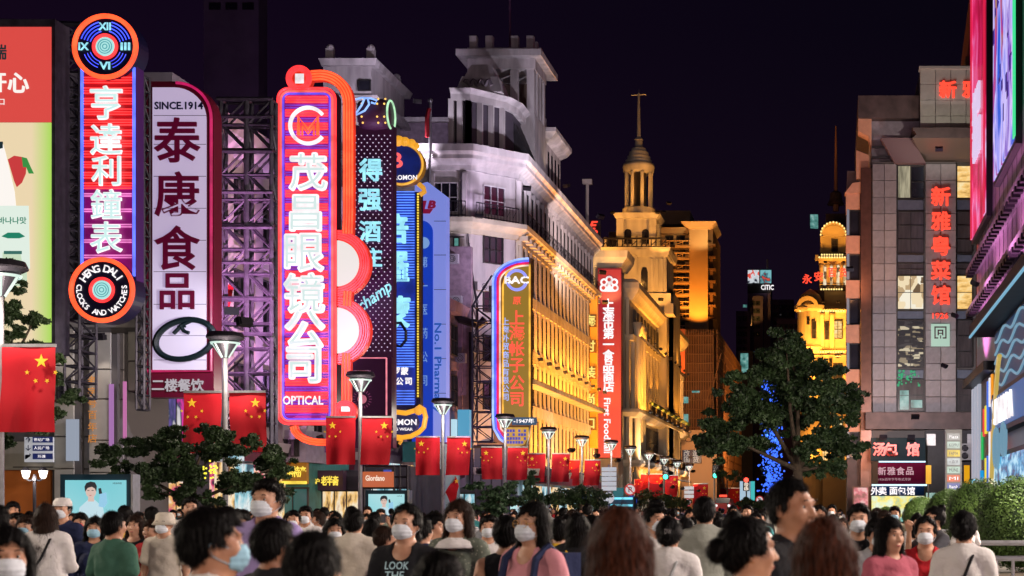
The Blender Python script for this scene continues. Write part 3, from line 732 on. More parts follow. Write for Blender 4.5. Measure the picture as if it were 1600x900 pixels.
MB().fbox(1062, 514, 1070, 583, 188.9, 0.5).build('cloth', emis('cloth_orange', lin(205, 80, 30), 0.6, base=(0.4, 0.08, 0.03)), t)

# ---------- G: spire tower
G = thing('spire_tower', 'slender lit stone tower with round colonnade, domed cap and tall spire', 'tower', (X(993, 165), 165, 0))
gx, gy = X(994, 165), 167.2
def zz(py): return Z(py, 165)
cs = M['cream_stone']
blk(G, 'shaft', gx-3.6, gy-3.4, 0, gx+3.4, gy+3.6, zz(395), cs)
m = MB(); m.sweep([(gx-3.6, gy+3.6), (gx-3.6, gy-3.4), (gx+3.4, gy-3.4), (gx+3.4, gy+3.6)], [(0, zz(402)), (0.3, zz(400)), (0.45, zz(390)), (0, zz(390))]); m.build('shaft_cornice', cs, G)
blk(G, 'plinth', gx-2.3, gy-2.3, zz(395), gx+2.3, gy+2.3, zz(384), cs)
for (sx, sy) in ((-1, -1), (1, -1), (1, 1), (-1, 1)):
    MB().box(gx+sx*1.75-0.38, gy+sy*1.75-0.38, zz(384), gx+sx*1.75+0.38, gy+sy*1.75+0.38, zz(341)).build('corner_pier', cs, G)
blk(G, 'arch_core', gx-1.75, gy-1.75, zz(384), gx+1.75, gy+1.75, zz(341), cs)
for dx in (-0.95, 0.95):
    m = MB().prism([(gx+dx-0.38, zz(380)), (gx+dx+0.38, zz(380)), (gx+dx+0.38, zz(362))] + [(gx+dx+0.38*math.cos(a), zz(362)+0.38*math.sin(a)) for a in (0.5, 1.0, 1.57, 2.1, 2.6)] + [(gx+dx-0.38, zz(362))], gy-1.79, gy-1.7)
    m.build('arched_opening', M['glass'], G)
m = MB(); m.sweep([(gx-2.1, gy-2.1), (gx+2.1, gy-2.1), (gx+2.1, gy+2.1), (gx-2.1, gy+2.1)], [(0, zz(341)), (0.15, zz(340)), (0.45, zz(333)), (0, zz(333))], closed=True); m.box(gx-2.1, gy-2.1, zz(341), gx+2.1, gy+2.1, zz(333)); m.build('square_cornice', cs, G)
MB().lathe([(1.75, zz(333)), (1.75, zz(322)), (1.6, zz(320))], gx, gy, 28).build('drum_base', cs, G)
for k in range(8):
    a = 2*PI*(k+0.5)/8; MB().lathe([(0.20, zz(320)), (0.17, zz(266)), (0.24, zz(263))], gx+1.38*math.cos(a), gy+1.38*math.sin(a), 8).build('column', cs, G, smooth=True)
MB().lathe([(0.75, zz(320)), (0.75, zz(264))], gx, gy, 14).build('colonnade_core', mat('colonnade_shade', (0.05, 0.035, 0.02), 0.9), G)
MB().lathe([(1.5, zz(264)), (1.65, zz(262)), (1.7, zz(256)), (1.75, zz(255)), (1.7, zz(250)), (1.4, zz(248))], gx, gy, 28).build('entablature', cs, G, smooth=True)
MB().lathe([(1.4, zz(250)), (1.42, zz(244)), (1.25, zz(243)), (1.25, zz(238)), (1.08, zz(237)), (1.05, zz(231)), (0.85, zz(230)), (0.78, zz(225)), (0.45, zz(222)), (0.4, zz(212)), (0.5, zz(211)), (0.35, zz(208)), (0.16, zz(206))], gx, gy, 24).build('dome', cs, G)
sm = MB().tube([(gx, gy, zz(208)), (gx, gy, zz(137))], 0.22, 8, r1=0.10)
for k in range(12): sm.ball((gx, gy, zz(204-k*5.2)), 0.24-0.01*k, 8, 4, sz=0.5)
sm.build('spire', cs, G)
MB().bar((gx-0.85, gy, zz(140)), (gx+0.85, gy, zz(139)), 0.06).bar((gx, gy, zz(137)), (gx, gy, zz(131)), 0.04).build('vane', M['steel'], G)
# stepped wings beneath the tower
blk(G, 'left_wing', X(945, 165), 166, 0, gx-3.6, 176, zz(368), cs)
blk(G, 'right_wing', gx+3.4, 166, 0, -19.4, 178, zz(445), cs)
m = MB().fbox(997, 392, 1040, 470, 163.6, 2.6); m.build('niche_block', cs, G)
m = MB(); m.sweep([(X(995, 163.6), 163.6), (X(1041, 163.6), 163.6), (X(1041, 163.6), 168)], [(0, Z(402, 163.6)), (0.2, Z(400, 163.6)), (0.45, Z(390, 163.6)), (0, Z(390, 163.6))]); m.box(X(995, 163.6), 163.62, Z(402, 163.6), X(1041, 163.6), 168, Z(390, 163.6)); m.build('niche_cornice', cs, G)
m = MB().prism([(X(1002, 163.5), Z(455, 163.5)), (X(1012, 163.5), Z(455, 163.5)), (X(1012, 163.5), Z(425, 163.5)), (X(1010, 163.5), Z(418, 163.5)), (X(1004, 163.5), Z(418, 163.5)), (X(1002, 163.5), Z(425, 163.5))], 163.45, 163.58); m.build('arched_niche', M['glass'], G)
for px in (1016, 1024, 1032): MB().fbox(px, 404, px+4, 456, 163.3, 0.3).build('pilaster', cs, G)
stepx = [(1000, 1048, 458), (1010, 1052, 474)]
for a, b_, py in stepx: MB().fbox(a, py, b_, py+16, 162.6 - (py-458)*0.05, 3).build('step_block', cs, G)
railing(G, (gx-3.4, gy-3.3), (gx+3.3, gy-3.3), zz(390), 1.0, 0.5, 0.06)
for fi, (fx, fy, fz, tx, ty, tz, p, an) in enumerate(((gx-4.5, gy-6, zz(388), gx, gy, zz(350), 1400, 80), (gx+4.2, gy-5.5, zz(392), gx, gy, zz(345), 1900, 80), (gx-2.4, gy-2.6, zz(332), gx, gy, zz(285), 330, 90), (gx+2.3, gy-2.6, zz(332), gx, gy, zz(285), 420, 90), (gx+3.2, gy-5, zz(338), gx, gy, zz(235), 700, 60), (gx+4, gy-7, zz(330), gx, gy, zz(170), 1300, 40),
        (X(1035, 160), 158.5, Z(470, 160), X(1018, 164), 164, Z(420, 164), 2400, 90), (X(985, 160), 158, Z(425, 160), X(985, 165), 163.8, Z(405, 165), 900, 90))):
    flood((fx, fy, fz), (tx, ty, tz), p, (1, 0.42, 0.08), an, group='floodlights around the spire tower', label=['left floodlight at the shaft top', 'right floodlight at the shaft top', 'left floodlight under the colonnade', 'right floodlight under the colonnade', 'floodlight aimed at the dome', 'floodlight aimed up the spire', 'floodlight before the arched niche', 'floodlight low on the left shaft'][fi]+' of the slender tower')

# ---------- H: tall hotel with balconies behind the tower
Hh = thing('balcony_block', 'tall orange-lit apartment block with dark balconies behind the spire tower', 'building', (X(1080, 230), 230, 0))
hs = mat('block_stone', (0.36, 0.27, 0.18), 0.8, noise=0.1, scale=0.3)
blk(Hh, 'wall', X(1020, 230), 232, 0, X(1078, 230), 248, Z(356, 230), hs)
blk(Hh, 'corner_shaft', X(1077, 230), 230, 0, X(1106, 230), 240, Z(349, 230), hs)
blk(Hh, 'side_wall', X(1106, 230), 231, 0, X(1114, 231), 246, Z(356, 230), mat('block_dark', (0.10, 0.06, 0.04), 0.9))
m = MB(); m.sweep([(X(1012, 230), 232), (X(1077, 230), 231.6)], [(0, Z(364, 230)), (0.5, Z(362, 230)), (1.2, Z(354, 230)), (0, Z(354, 230))]); m.sweep([(X(1077, 230), 231), (X(1077, 230), 230), (X(1107, 230), 230), (X(1107, 230), 240)], [(0, Z(358, 230)), (0.6, Z(355, 230)), (1.2, Z(348, 230)), (0, Z(348, 230))]); m.build('cornice', hs, Hh)
blk(Hh, 'penthouse', X(1024, 236), 236, Z(350, 236), X(1078, 236), 246, Z(329, 236), hs)
blk(Hh, 'left_wing', X(948, 228), 230, 0, X(1020, 230), 244, Z(362, 230), hs)
for j in range(9):
    py = 375 + j*19
    MB().fbox(1036, py+9, 1077, py+11.5, 229.6, 2.2).build('balcony_slab', hs, Hh)
    railing(Hh, (X(1036, 229.7), 229.7), (X(1077, 229.7), 229.7), Z(py+9, 229.7), 0.75, 0.8, 0.05, hs)
    for px in (1046, 1064): window(Hh, (X(px, 232), 231.95, Z(py+1, 232)), S(12, 232), S(14, 232), 2, 1, bar=0.12)
    MB().fbox(1106, py+6, 1118, py+9, 230.4, 3).build('side_balcony', bpy.data.materials['block_dark'], Hh)
flood((X(1091, 226), 225.0, Z(520, 226)), (X(1091, 230), 230, Z(440, 230)), 15000, (1, 0.30, 0.025), 75, 'strong floodlight at the foot of the tall corner shaft')
flood((X(1045, 226), 226.0, Z(400, 226)), (X(1060, 232), 232, Z(352, 230)), 800, (1, 0.36, 0.06), 100, 'floodlight under the parapet of the balcony block')
flood((X(1110, 228), 226.0, Z(380, 228)), (X(1095, 230), 230, Z(356, 230)), 1500, (1, 0.6, 0.2), 90, 'floodlight on the cornice corner of the balcony block')
flood((X(380, 212), 212, Z(260, 212)), (X(360, 260), 260, Z(70, 260)), 6500, (0.75, 0.45, 1.0), 80, 'added unseen lamp giving the far tower block a faint city glow')  # added lamp imitating city glow on the block

# ---------- I: building wrapped in bamboo scaffolding
YI = 200.0
I_ = thing('scaffolded_building', 'brown building wrapped in bamboo scaffolding and netting', 'building', (X(1090, YI), YI, 0))
xi0, xi1 = X(1064, YI), X(1114, YI)
nmat = mat('netting', (0.22, 0.11, 0.065), 0.9, noise=0.4, scale=0.6, bump=0.3)
blk(I_, 'wall', xi0, YI+1, 0, xi1, 252, Z(518, YI), nmat)
m = MB()
for i in range(14):
    x_ = xi0 + (xi1-xi0)*i/13; m.bar((x_, YI+0.4, 0), (x_, YI+0.4, Z(514, YI)), 0.07)
for j in range(20):
    z_ = 1.5 + j*1.2; m.bar((xi0, YI+0.35, z_), (xi1, YI+0.35, z_), 0.06)
for i in range(34):
    y_ = YI+0.4 + i*1.55; m.bar((xi1+0.5, y_, 0), (xi1+0.5, y_, Z(514, YI)), 0.08)
for j in range(20):
    z_ = 1.5 + j*1.2; m.bar((xi1+0.55, YI, z_), (xi1+0.55, 252, z_), 0.06)
for q in range(3): m.bar((xi0+q*1.3, YI+0.2, 3+q*4), (xi0+q*1.3+2.6, YI+0.2, 14+q*4), 0.08); m.bar((xi1+0.65, YI+q*14, 2), (xi1+0.65, YI+q*14+14, 22), 0.1)
tag(m.build('scaffold_poles', mat('bamboo', (0.42, 0.22, 0.11), 0.7), I_), kind='stuff')
for px, py, w_, h_ in ((1071, 625, 9, 10), (1087, 612, 12, 3), (1071, 655, 9, 16)):
    MB().fbox(px-w_/2, py-h_/2, px+w_/2, py+h_/2, YI-0.05, 0.1).build('lit_window', M['win_cyan'], I_)
flood((X(1095, 180), 178, 12), (X(1100, 200), 205, 16), 6500, (1, 0.45, 0.15), 100, 'lamp throwing brown light on the scaffolding')
flood((-9.0, 208, 9), (-15.6, 225, 16), 6500, (1, 0.42, 0.12), 110, 'lamp lighting the long side of the scaffolding')
# low peach shop building under it
t = thing('peach_shop', 'low peach-lit shop building with a dark sign board at the end of the food hall', 'shop', (X(1090, 194), 194, 0))
blk(t, 'wall', X(1063, 194), 194, 0, X(1120, 194), 199, Z(672, 194), mat('peach_render', (0.45, 0.3, 0.2), 0.8))
MB().fbox(1066, 703, 1096, 724, 193.8, 0.3).build('sign_board', M['navy'], t)
for i, ch in enumerate('改造国货'):
    han(ch, (X(1073+(i % 2)*14, 193.6), 193.6, Z(708+(i//2)*10, 193.6)), S(10, 193.6), emis('char_pale', (0.6, 0.55, 0.5), 0.8) if i == 0 else bpy.data.materials['char_pale'], t)
text('O S', (X(1082, 193.8), 193.8, Z(687, 193.8)), S(8, 193.8), M['brown_slab'], t, w=S(24, 193.8))
flood((X(1080, 189), 188.0, 8), (X(1085, 194), 194, 8), 600, (1, 0.55, 0.25), 120, 'lamp over the peach shop wall')

# ---------- K: dark far blocks
kd = mat('far_block', (0.17, 0.11, 0.17), 0.95, noise=0.2, scale=0.15)
t = thing('far_block', 'dark far tower carrying a lit billboard cube on its roof', 'building', (X(1185, 350), 350, 0))
blk(t, 'wall', X(1168, 350), 350, 0, X(1204, 350), 362, Z(458, 350), kd)
for a, b_ in ((1168.5, 1186), (1188, 1205)):
    MB().fbox(a, 422, b_, 442, 349.5, 0.4).build('lit_face', screen_mat('cube_face_%s' % ('l' if a < 1180 else 'r'), [(0.42, (0.02, 0.02, 0.04)), (0.46, (0.55, 0.6, 0.65)), (0.6, (0.75, 0.8, 0.85)), (0.64, (0.8, 0.08, 0.05))] if a < 1180 else [(0.4, (0.7, 0.08, 0.05)), (0.45, (0.02, 0.05, 0.08)), (0.55, (0.2, 0.5, 0.55))], 0.6, 0.9, sample=False, seed=a), t)
blk(t, 'cube_core', X(1168, 350), 350, Z(458, 350), X(1205, 350), 356, Z(420, 350), M['dark'])
text('CITIC', (X(1199, 349), 349, Z(449, 349)), S(8, 349), M['neon_white'], t, w=S(20, 349), offset=0.03)
MB().bar((X(1199, 350), 350, Z(420, 350)), (X(1199, 350), 350, Z(405, 350)), 0.2).build('aerial', M['steel'], t)
for (a, b_, top, yy, lb) in ((1150, 1172, 486, 330, 'dark far block with a small gabled roof beyond the scaffolding'), (1190, 1240, 468, 372, 'wide dark far block left of the golden tower'), (1170, 1192, 462, 345, 'narrow dark far block under the lit billboard cube'), (1214, 1252, 498, 320, 'lowest dark far block beside the golden building')):
    t = thing('far_block', lb, 'building', (X((a+b_)/2, yy), yy, 0), 'dark blocks at the end of the street')
    blk(t, 'wall', X(a, yy), yy, 0, X(b_, yy), yy+15, Z(top, yy), kd)
    if a == 1150:
        MB().prism([(X(1151, yy), Z(512, yy)), (X(1171, yy), Z(512, yy)), (X(1160, yy), Z(500, yy))], yy-2, yy).build('gable', kd, t)
        MB().fbox(1161, 476, 1167, 480, yy-0.2, 0.2).build('lit_window', M['win_cyan'], t)
    for i in range(int((b_-a)/8)):
        for j in range(5): window(t, (X(a+6+i*8, yy), yy-0.05, Z(top+12+j*12, yy)), S(5, yy), S(5, yy), 1, 1, bar=0.3)
t = thing('lit_pylon', 'small amber-lit tapering pylon among the dark far blocks', 'tower', (X(1174, 340), 340, 0))
MB().prism([(X(1170, 340), 0), (X(1178, 340), 0), (X(1175, 340), Z(480, 340)), (X(1172, 340), Z(480, 340))], 340, 342).build('shaft', mat('pylon', (0.4, 0.25, 0.1), 0.8), t)
flood((X(1175, 335), 334.5, Z(510, 335)), (X(1174, 340), 340, Z(485, 340)), 3000, (1, 0.55, 0.1), 60, 'floodlight on the small far pylon')
t = thing('cool_lit_kiosk', 'small white-lit shop front below the scaffolding corner', 'shop', (X(1162, 262), 262, 0))
blk(t, 'wall', X(1154, 262), 262, 0, X(1176, 262), 268, Z(548, 262), M['dark'])
MB().fbox(1157, 552, 1169, 582, 261.8, 0.2).build('lit_window', M['win_cyan'], t)

for (x_, y_, z_, tx, ty, tz, p, c_, lb) in ((-19.5, 50.5, 7.8, -25, 54, 6, 900, (0.85, 0.8, 1.0), 'floodlight washing the stepped stone piers with cool light'),
        (-22.2, 56.5, 9.0, -25.2, 64, 11, 6500, (1.0, 0.42, 0.8), 'pink floodlight on the lattice lighting the mauve facade'),
        (-23.0, 68.5, 5.0, -25.2, 68, 12, 4500, (0.85, 0.45, 1.0), 'violet floodlight low on the lattice lighting the mauve facade'),
        (-20.8, 90.0, 4.0, -24.2, 95, 9, 1100, (0.9, 0.5, 0.85), 'violet floodlight on the dark purple building'),
        (-20.5, 98.0, 5.0, -22.8, 101, 9, 1500, (1.0, 0.45, 0.12), 'orange floodlight behind the golden arch sign'),
        (-30.0, 100.5, 28.0, -32, 105, 31, 700, (0.8, 0.7, 0.9), 'floodlight on the front of the roof pavilion'),
        (-27.5, 101.0, 28.5, -31.7, 109, 31, 900, (0.8, 0.7, 0.9), 'floodlight on the side of the roof pavilion')):
    flood((x_, y_, z_), (tx, ty, tz), p, c_, 110, lb)
# ================================================================== RIGHT SIDE
# ---------- L: golden department store tower
YL = 235.0
L = thing('golden_tower_store', 'ornate golden-lit store with corner turret, arched gables and stepped clock-style tower', 'building', (X(1285, YL), YL, 0))
gs = mat('golden_stone', (0.45, 0.36, 0.2), 0.8, noise=0.1, scale=0.4)
def zl(py): return Z(py, YL)
blk(L, 'wall', X(1258, YL), YL, 0, X(1350, YL), 262, zl(478), gs)
MB().lathe([(2.0, 0), (2.0, zl(600)), (2.2, zl(598)), (2.0, zl(594)), (2.0, zl(545)), (2.25, zl(543)), (2.0, zl(540)), (2.0, zl(488)), (2.5, zl(484)), (2.5, zl(478)), (2.0, zl(476)), (1.9, zl(470)), (1.4, zl(460)), (0.6, zl(454)), (0.15, zl(451))], X(1266, YL), YL+0.6, 22).build('corner_turret', gs, L)
def arch(t, px, py, r, y0, y1, m_, name, inner=0.0):
    p = [(X(px, YL)+S(r, YL)*math.cos(a), zl(py)+S(r, YL)*math.sin(a)) for a in [PI*i/12 for i in range(13)]]
    if inner > 0: p += [(X(px, YL)+S(inner, YL)*math.cos(a), zl(py)+S(inner, YL)*math.sin(a)) for a in [PI*i/12 for i in range(12, -1, -1)]]
    q = MB()
    if inner > 0:
        for i in range(12): q.prism([p[i], p[i+1], p[25-i-1], p[25-i]], y0, y1)
    else: q.prism(p, y0, y1)
    return q.build(name, m_, t)
arch(L, 1262, 482, 17, YL-1.8, YL-1.0, gs, 'arched_gable', 11)
MB().fbox(1246, 480, 1262, 484, YL-1.9, 1).build('gable_sill', gs, L)
for (py, hh) in ((484, 5), (548, 4), (608, 5), (640, 3)):
    m = MB(); m.sweep([(X(1258, YL), YL), (X(1350, YL), YL)], [(0, zl(py+hh)), (0.3, zl(py+hh)), (0.9, zl(py)), (0, zl(py))]); m.build('string_course', gs, L)
for px in (1284, 1300): MB().lathe([(0.35, zl(545)), (0.35, zl(494)), (0.55, zl(490))], X(px, YL), YL-0.3, 10).build('column', gs, L, smooth=True)
window(L, (X(1309, YL), YL-0.05, zl(515)), S(14, YL), S(28, YL), 2, 2, pane=M['win_warm'], bar=0.15)
for px in (1270, 1290): window(L, (X(px, YL)+0.2, YL-1.45 if px == 1270 else YL-0.05, zl(517)), S(6, YL), S(26, YL), 1, 2, bar=0.15)
MB().cyly(X(1309, YL), zl(555), S(5, YL), YL-0.2, YL+0.1, 18).build('round_window', M['glass'], L)
for px in (1288, 1309):
    window(L, (X(px, YL), YL-0.05, zl(583)), S(13, YL), S(26, YL), 2, 2, bar=0.15, pane=M['win_warm'] if px == 1288 else None)
    window(L, (X(px, YL), YL-0.05, zl(626)), S(13, YL), S(22, YL), 2, 2, bar=0.15)
    window(L, (X(px, YL), YL-0.05, zl(690)), S(15, YL), S(60, YL), 2, 3, bar=0.15, pane=M['win_warm'])
blk(L, 'roof_slope', X(1262, YL), YL+2.2, zl(478), X(1350, YL), 260, zl(450), M['brown_slab'])
# tower stages
def zstage(nm, a, b_, p0, p1, y0, d, m_=gs): return blk(L, nm, X(a, YL), y0, zl(p0), X(b_, YL), y0+d, zl(p1), m_)
zstage('tower_base', 1288, 1330, 478, 452, YL+2, 8)
zstage('tower_core', 1290, 1330, 452, 404, YL+4, 6, mat('core_gold', (0.4, 0.3, 0.14), 0.8))
for px in (1283, 1294, 1304, 1315, 1326): MB().lathe([(0.3, zl(450)), (0.3, zl(412)), (0.5, zl(408))], X(px, YL), YL+2.6, 10).build('tower_column', gs, L, smooth=True)
for px in (1288.5, 1299, 1309.5, 1320): MB().fbox(px-3.4, 412, px+3.4, 446, YL+3.9, 0.1).build('lit_window', M['win_cream'], L)
railing(L, (X(1280, YL+1.8), YL+1.8), (X(1330, YL+1.8), YL+1.8), zl(452), 0.8, 0.5, 0.06)
m = MB(); m.sweep([(X(1279, YL), YL+2), (X(1335, YL), YL+2)], [(0, zl(408)), (0.3, zl(406)), (1.0, zl(400)), (0, zl(400))]); m.box(X(1279, YL), YL+2, zl(408), X(1335, YL), YL+9, zl(400)); m.build('tower_cornice', gs, L)
MB().fbox(1274, 398, 1279, 406, YL+1.5, 1).build('bracket', gs, L)
zstage('upper_stage', 1281, 1328, 400, 362, YL+3.4, 5)
railing(L, (X(1281, YL+2.2), YL+2.2), (X(1328, YL+2.2), YL+2.2), zl(400), 0.8, 0.5, 0.06)
arch(L, 1302, 364, 18, YL+3.0, YL+8, gs, 'arched_crown', 0)
arch(L, 1302, 362, 21, YL+2.8, YL+3.6, gs, 'arched_moulding', 17)
for px in (1284, 1320): MB().fbox(px-2, 366, px+2, 400, YL+3.0, 0.5).build('pilaster', gs, L)
window(L, (X(1304, YL), YL+3.35, zl(378)), S(9, YL), S(19, YL), 1, 2, bar=0.15)
blk(L, 'dark_turret', X(1290, 240), 243, zl(365), X(1322, 240), 250, zl(318), M['brown_slab'])
MB().tube([(X(1306, 244), 244, Z(330, 244)), (X(1306, 244), 244, Z(300, 244)), (X(1306, 244), 244, Z(197, 244))], 0.5, 8, r1=0.12).build('mast', mat('mast_brown', (0.3, 0.16, 0.12), 0.6), L)
MB().lathe([(1.4, Z(320, 244)), (1.0, Z(312, 244)), (0.9, Z(302, 244)), (0.3, Z(298, 244))], X(1306, 244), 244, 12).build('mast_base', M['brown_slab'], L)
MB().fbox(1266, 335, 1278, 352, 255, 3).build('lit_roof_box', M['win_cyan'], L)
for ch, px, py in (('永', 1261, 434), ('安', 1279, 430), ('百', 1300, 424), ('货', 1318, 424)):
    han(ch, (X(px, YL), YL+1.2, zl(py)), S(15, YL), M['red_letter'], L, offset=0.02)
gc = (1, 0.40, 0.06)
m = MB()
for (a, b_, py, y_) in ((1250, 1322, 486, YL-0.9), (1258, 1322, 550, YL-0.9), (1280, 1325, 402, YL+1.0), (1283, 1322, 452, YL+1.6), (1284, 1322, 398, YL+2.0)):
    for k in range(int((b_-a)/4)): m.ball((X(a+k*4, y_), y_, Z(py, y_)), 0.16, 5, 3)
for k in range(13): m.ball((X(1302, YL)+S(20, YL)*math.cos(PI*k/12), YL+2.6, zl(362)+S(20, YL)*math.sin(PI*k/12)), 0.15, 5, 3)
tag(m.build('cornice_bulbs', emis('bulb_golden', (1.0, 0.72, 0.25), 1.6), L), kind='stuff')
for px in (1263, 1277, 1298):
    for py in (497, 560, 618): window(L, (X(px, YL), YL-(1.9 if px == 1263 else 0.05), zl(py+6)), S(4, YL), S(12, YL), 1, 2, bar=0.12)
for fi, (px, py, y_, tx, ty, p, an) in enumerate(((1262, 640, YL-7, 1264, 560, 17000, 75), (1290, 640, YL-6, 1290, 560, 17000, 80), (1312, 640, YL-6, 1310, 560, 14000, 80), (1262, 560, YL-6, 1264, 500, 9000, 80), (1295, 552, YL-5, 1295, 500, 11000, 90), (1315, 552, YL-5, 1312, 500, 8000, 90),
        (1286, 470, YL-1.5, 1290, 425, 3500, 90), (1310, 470, YL-1.5, 1310, 425, 3500, 90), (1290, 408, YL-1.0, 1295, 370, 8000, 90), (1318, 408, YL-1.0, 1310, 365, 3000, 90))):
    flood((X(px, y_), y_, Z(py, y_)), (X(tx, YL), YL, Z(ty, YL)), p*0.55, gc, an, group='floodlights on the golden store', label=NTH[fi]+' floodlight, counted upwards, on the golden-lit store')

wash((X(1290, YL), YL-3.5, 9), 9, (0, 0.25, 1), 2000, gc, 'long wash light at the foot of the golden store')
wash((X(1290, YL), YL-2.2, zl(555)), 8, (0, 0.5, 1), 700, gc, 'long wash light on the upper ledge of the golden store')
# ---------- M: grey stone restaurant building
YM = 110.0
Mb = thing('restaurant_building', 'grey stone restaurant building with window strips, stone tile piers and red vertical characters', 'building', (X(1440, YM), YM, 0))
def zm(py): return Z(py, YM)
blk(Mb, 'wall', X(1362, YM), YM+0.35, 0, X(1545, YM), 128, zm(252), M['joint'])
blk(Mb, 'upper_wall', X(1362, YM), YM+1.2, zm(252), X(1440, YM), 127, zm(183), mat('mauve_render', (0.27, 0.23, 0.27), 0.8, noise=0.15))
blk(Mb, 'roof_slab', X(1341, YM), YM+0.2, zm(183), X(1442, YM), 128, zm(148), M['brown_slab'])
pch = mat('peach_panel', (0.55, 0.27, 0.17), 0.7, noise=0.1)
m = MB().prism([(X(1341, YM), zm(158)), (X(1362, YM), zm(180)), (X(1362, YM), zm(228)), (X(1357, YM), zm(210)), (X(1341, YM), zm(202))], YM+0.5, YM+2); m.build('peach_bracket', pch, Mb)
# tiled top block
blk(Mb, 'top_core', X(1438, YM), YM-0.4, zm(208), X(1560, YM), 126, zm(106), M['joint'])
for i in range(5):
    for j in range(4):
        panel(Mb, (X(1449.5+i*24, YM-0.4), YM-0.4, Z(119+j*25, YM-0.4)), S(24, YM), S(25, YM), TM[(i*3+j) % 2], name='tile')
MB().fbox(1436, 103, 1560, 107, YM-0.7, 1).build('coping', M['pale_tile'], Mb)
m = MB().prism([(X(1430, YM), zm(218)), (X(1424, YM), zm(224)), (X(1560, YM), zm(224)), (X(1560, YM), zm(208)), (X(1424, YM), zm(208))], YM-1.6, YM+2); m.build('ledge', M['brown_slab'], Mb)
v = [(X(1424, YM), YM-1.6, zm(224)), (X(1560, YM), YM-1.6, zm(224)), (X(1560, YM), YM+0.3, zm(252)), (X(1446, YM), YM+0.3, zm(252)), (X(1424, YM), YM+0.3, zm(224)), (X(1560, YM), YM+0.3, zm(224))]
MB().add(v, [(0, 1, 2, 3), (0, 3, 4), (1, 5, 2), (3, 2, 5, 4), (0, 4, 5, 1)]).build('soffit', mat('soffit_gloss', (0.16, 0.12, 0.1), 0.25, 0.3), Mb)
m = MB().prism([(X(1376, YM), zm(218)), (X(1424, YM), zm(218)), (X(1446, YM), zm(257)), (X(1398, YM), zm(257))], YM-0.5, YM+0.6); m.build('slanted_hood', mat('hood_mauve', (0.15, 0.09, 0.1), 0.7), Mb)
m = MB()
for py in (228, 244, 258): m.fbox(1362, py, 1390, py+3, YM+0.2, 0.2)
m.build('louvres', M['dark'], Mb)
# piers of stone slabs
for (a, b_) in ((1363, 1401), (1446, 1494)):
    w2 = (b_-a)/2; j = 0; py = 256
    MB().fbox(a+0.5, 253, b_-0.5, 652, YM+0.02, 0.34).build('pier_core', M['joint'], Mb)
    while py < 640:
        for i in range(2):
            panel(Mb, (X(a+w2*(i+0.5), YM), YM, zm(py+13)), S(w2, YM), S(26, YM), PM[(i*7+j*5+(j*j) % 3) % 3], name='slab')
        py += 26; j += 1
panel(Mb, (X(1522, YM)+0.3, YM, zm(450)), S(8, YM), S(396, YM), M['bronze'], name='edge_panel')
MB().fbox(1345, 262, 1361.5, 800, YM+0.05, 0.5).build('bronze_pilaster', M['bronze'], Mb)
# glazed strips
bg = mat('spandrel_blue', (0.10, 0.12, 0.17), 0.35, noise=0.15)
rows_ = [(258, 309), (330, 395), (411, 430), (430, 483), (500, 574), (593, 642)]
for (a, b_) in ((1402, 1444), (1495, 1520)):
    for r_, (p0, p1) in enumerate(rows_):
        left = a < 1450
        pn = M['curtain_glass']
        if r_ == 3: pn = M['win_cream'] if left else M['win_warm']
        if r_ == 0 and not left: pn = M['win_warm']
        if r_ == 4 and left: pn = screen_mat('win_reflections', [(0.0, (0.014, 0.014, 0.02)), (0.62, (0.05, 0.045, 0.05)), (0.78, (0.35, 0.28, 0.18)), (0.9, (0.75, 0.65, 0.45))], 2.4, 0.75, (0.9, 1, 2.4), sample=False, kind='cells')  # emissive cells paint the reflections of lit signs into the glass
        cols_ = 2 if left else 1
        if r_ == 0 and left:
            window(Mb, (X(1413, YM), YM+0.22, zm((p0+p1)/2)), S(20, YM), S(p1-p0, YM), 1, 1, pane=screen_mat('win_pale', [(0.3, (0.1, 0.09, 0.06)), (0.6, (0.5, 0.45, 0.3))], 1.5, 0.8, (3, 1, 0.4), sample=False))
            window(Mb, (X(1434, YM), YM+0.22, zm((p0+p1)/2)), S(20, YM), S(p1-p0, YM), 1, 2)
        else:
            window(Mb, (X((a+b_)/2, YM), YM+0.22, zm((p0+p1)/2)), S(b_-a-1, YM), S(p1-p0, YM), cols_, 3 if p1-p0 > 60 else 2, pane=pn)
    for (p0, p1) in ((311, 328), (397, 410), (485, 498), (577, 591)):
        panel(Mb, (X((a+b_)/2, YM), YM+0.25, zm((p0+p1)/2)), S(b_-a-1, YM), S(p1-p0, YM), bg, name='spandrel_panel')
m = MB()
for k in range(34):
    rr_ = R.random; m.ball((X(1402+rr_()*34, YM), YM+0.05, zm(578+rr_()*24)), 0.05+rr_()*0.07, 5, 3)
tag(m.build('painted_green_glints', emis('glint_green', (0.05, 0.8, 0.35), 0.45), Mb), kind='stuff')  # small glowing balls stand in for green reflections on the glass
for (px, py, w_, h_) in ((1413, 625, 14, 30), (1432, 631, 18, 12)): MB().fbox(px-w_/2, py-h_/2, px+w_/2, py+h_/2, YM+0.1, 0.05).build('lit_pane', M['win_cyan'], Mb)
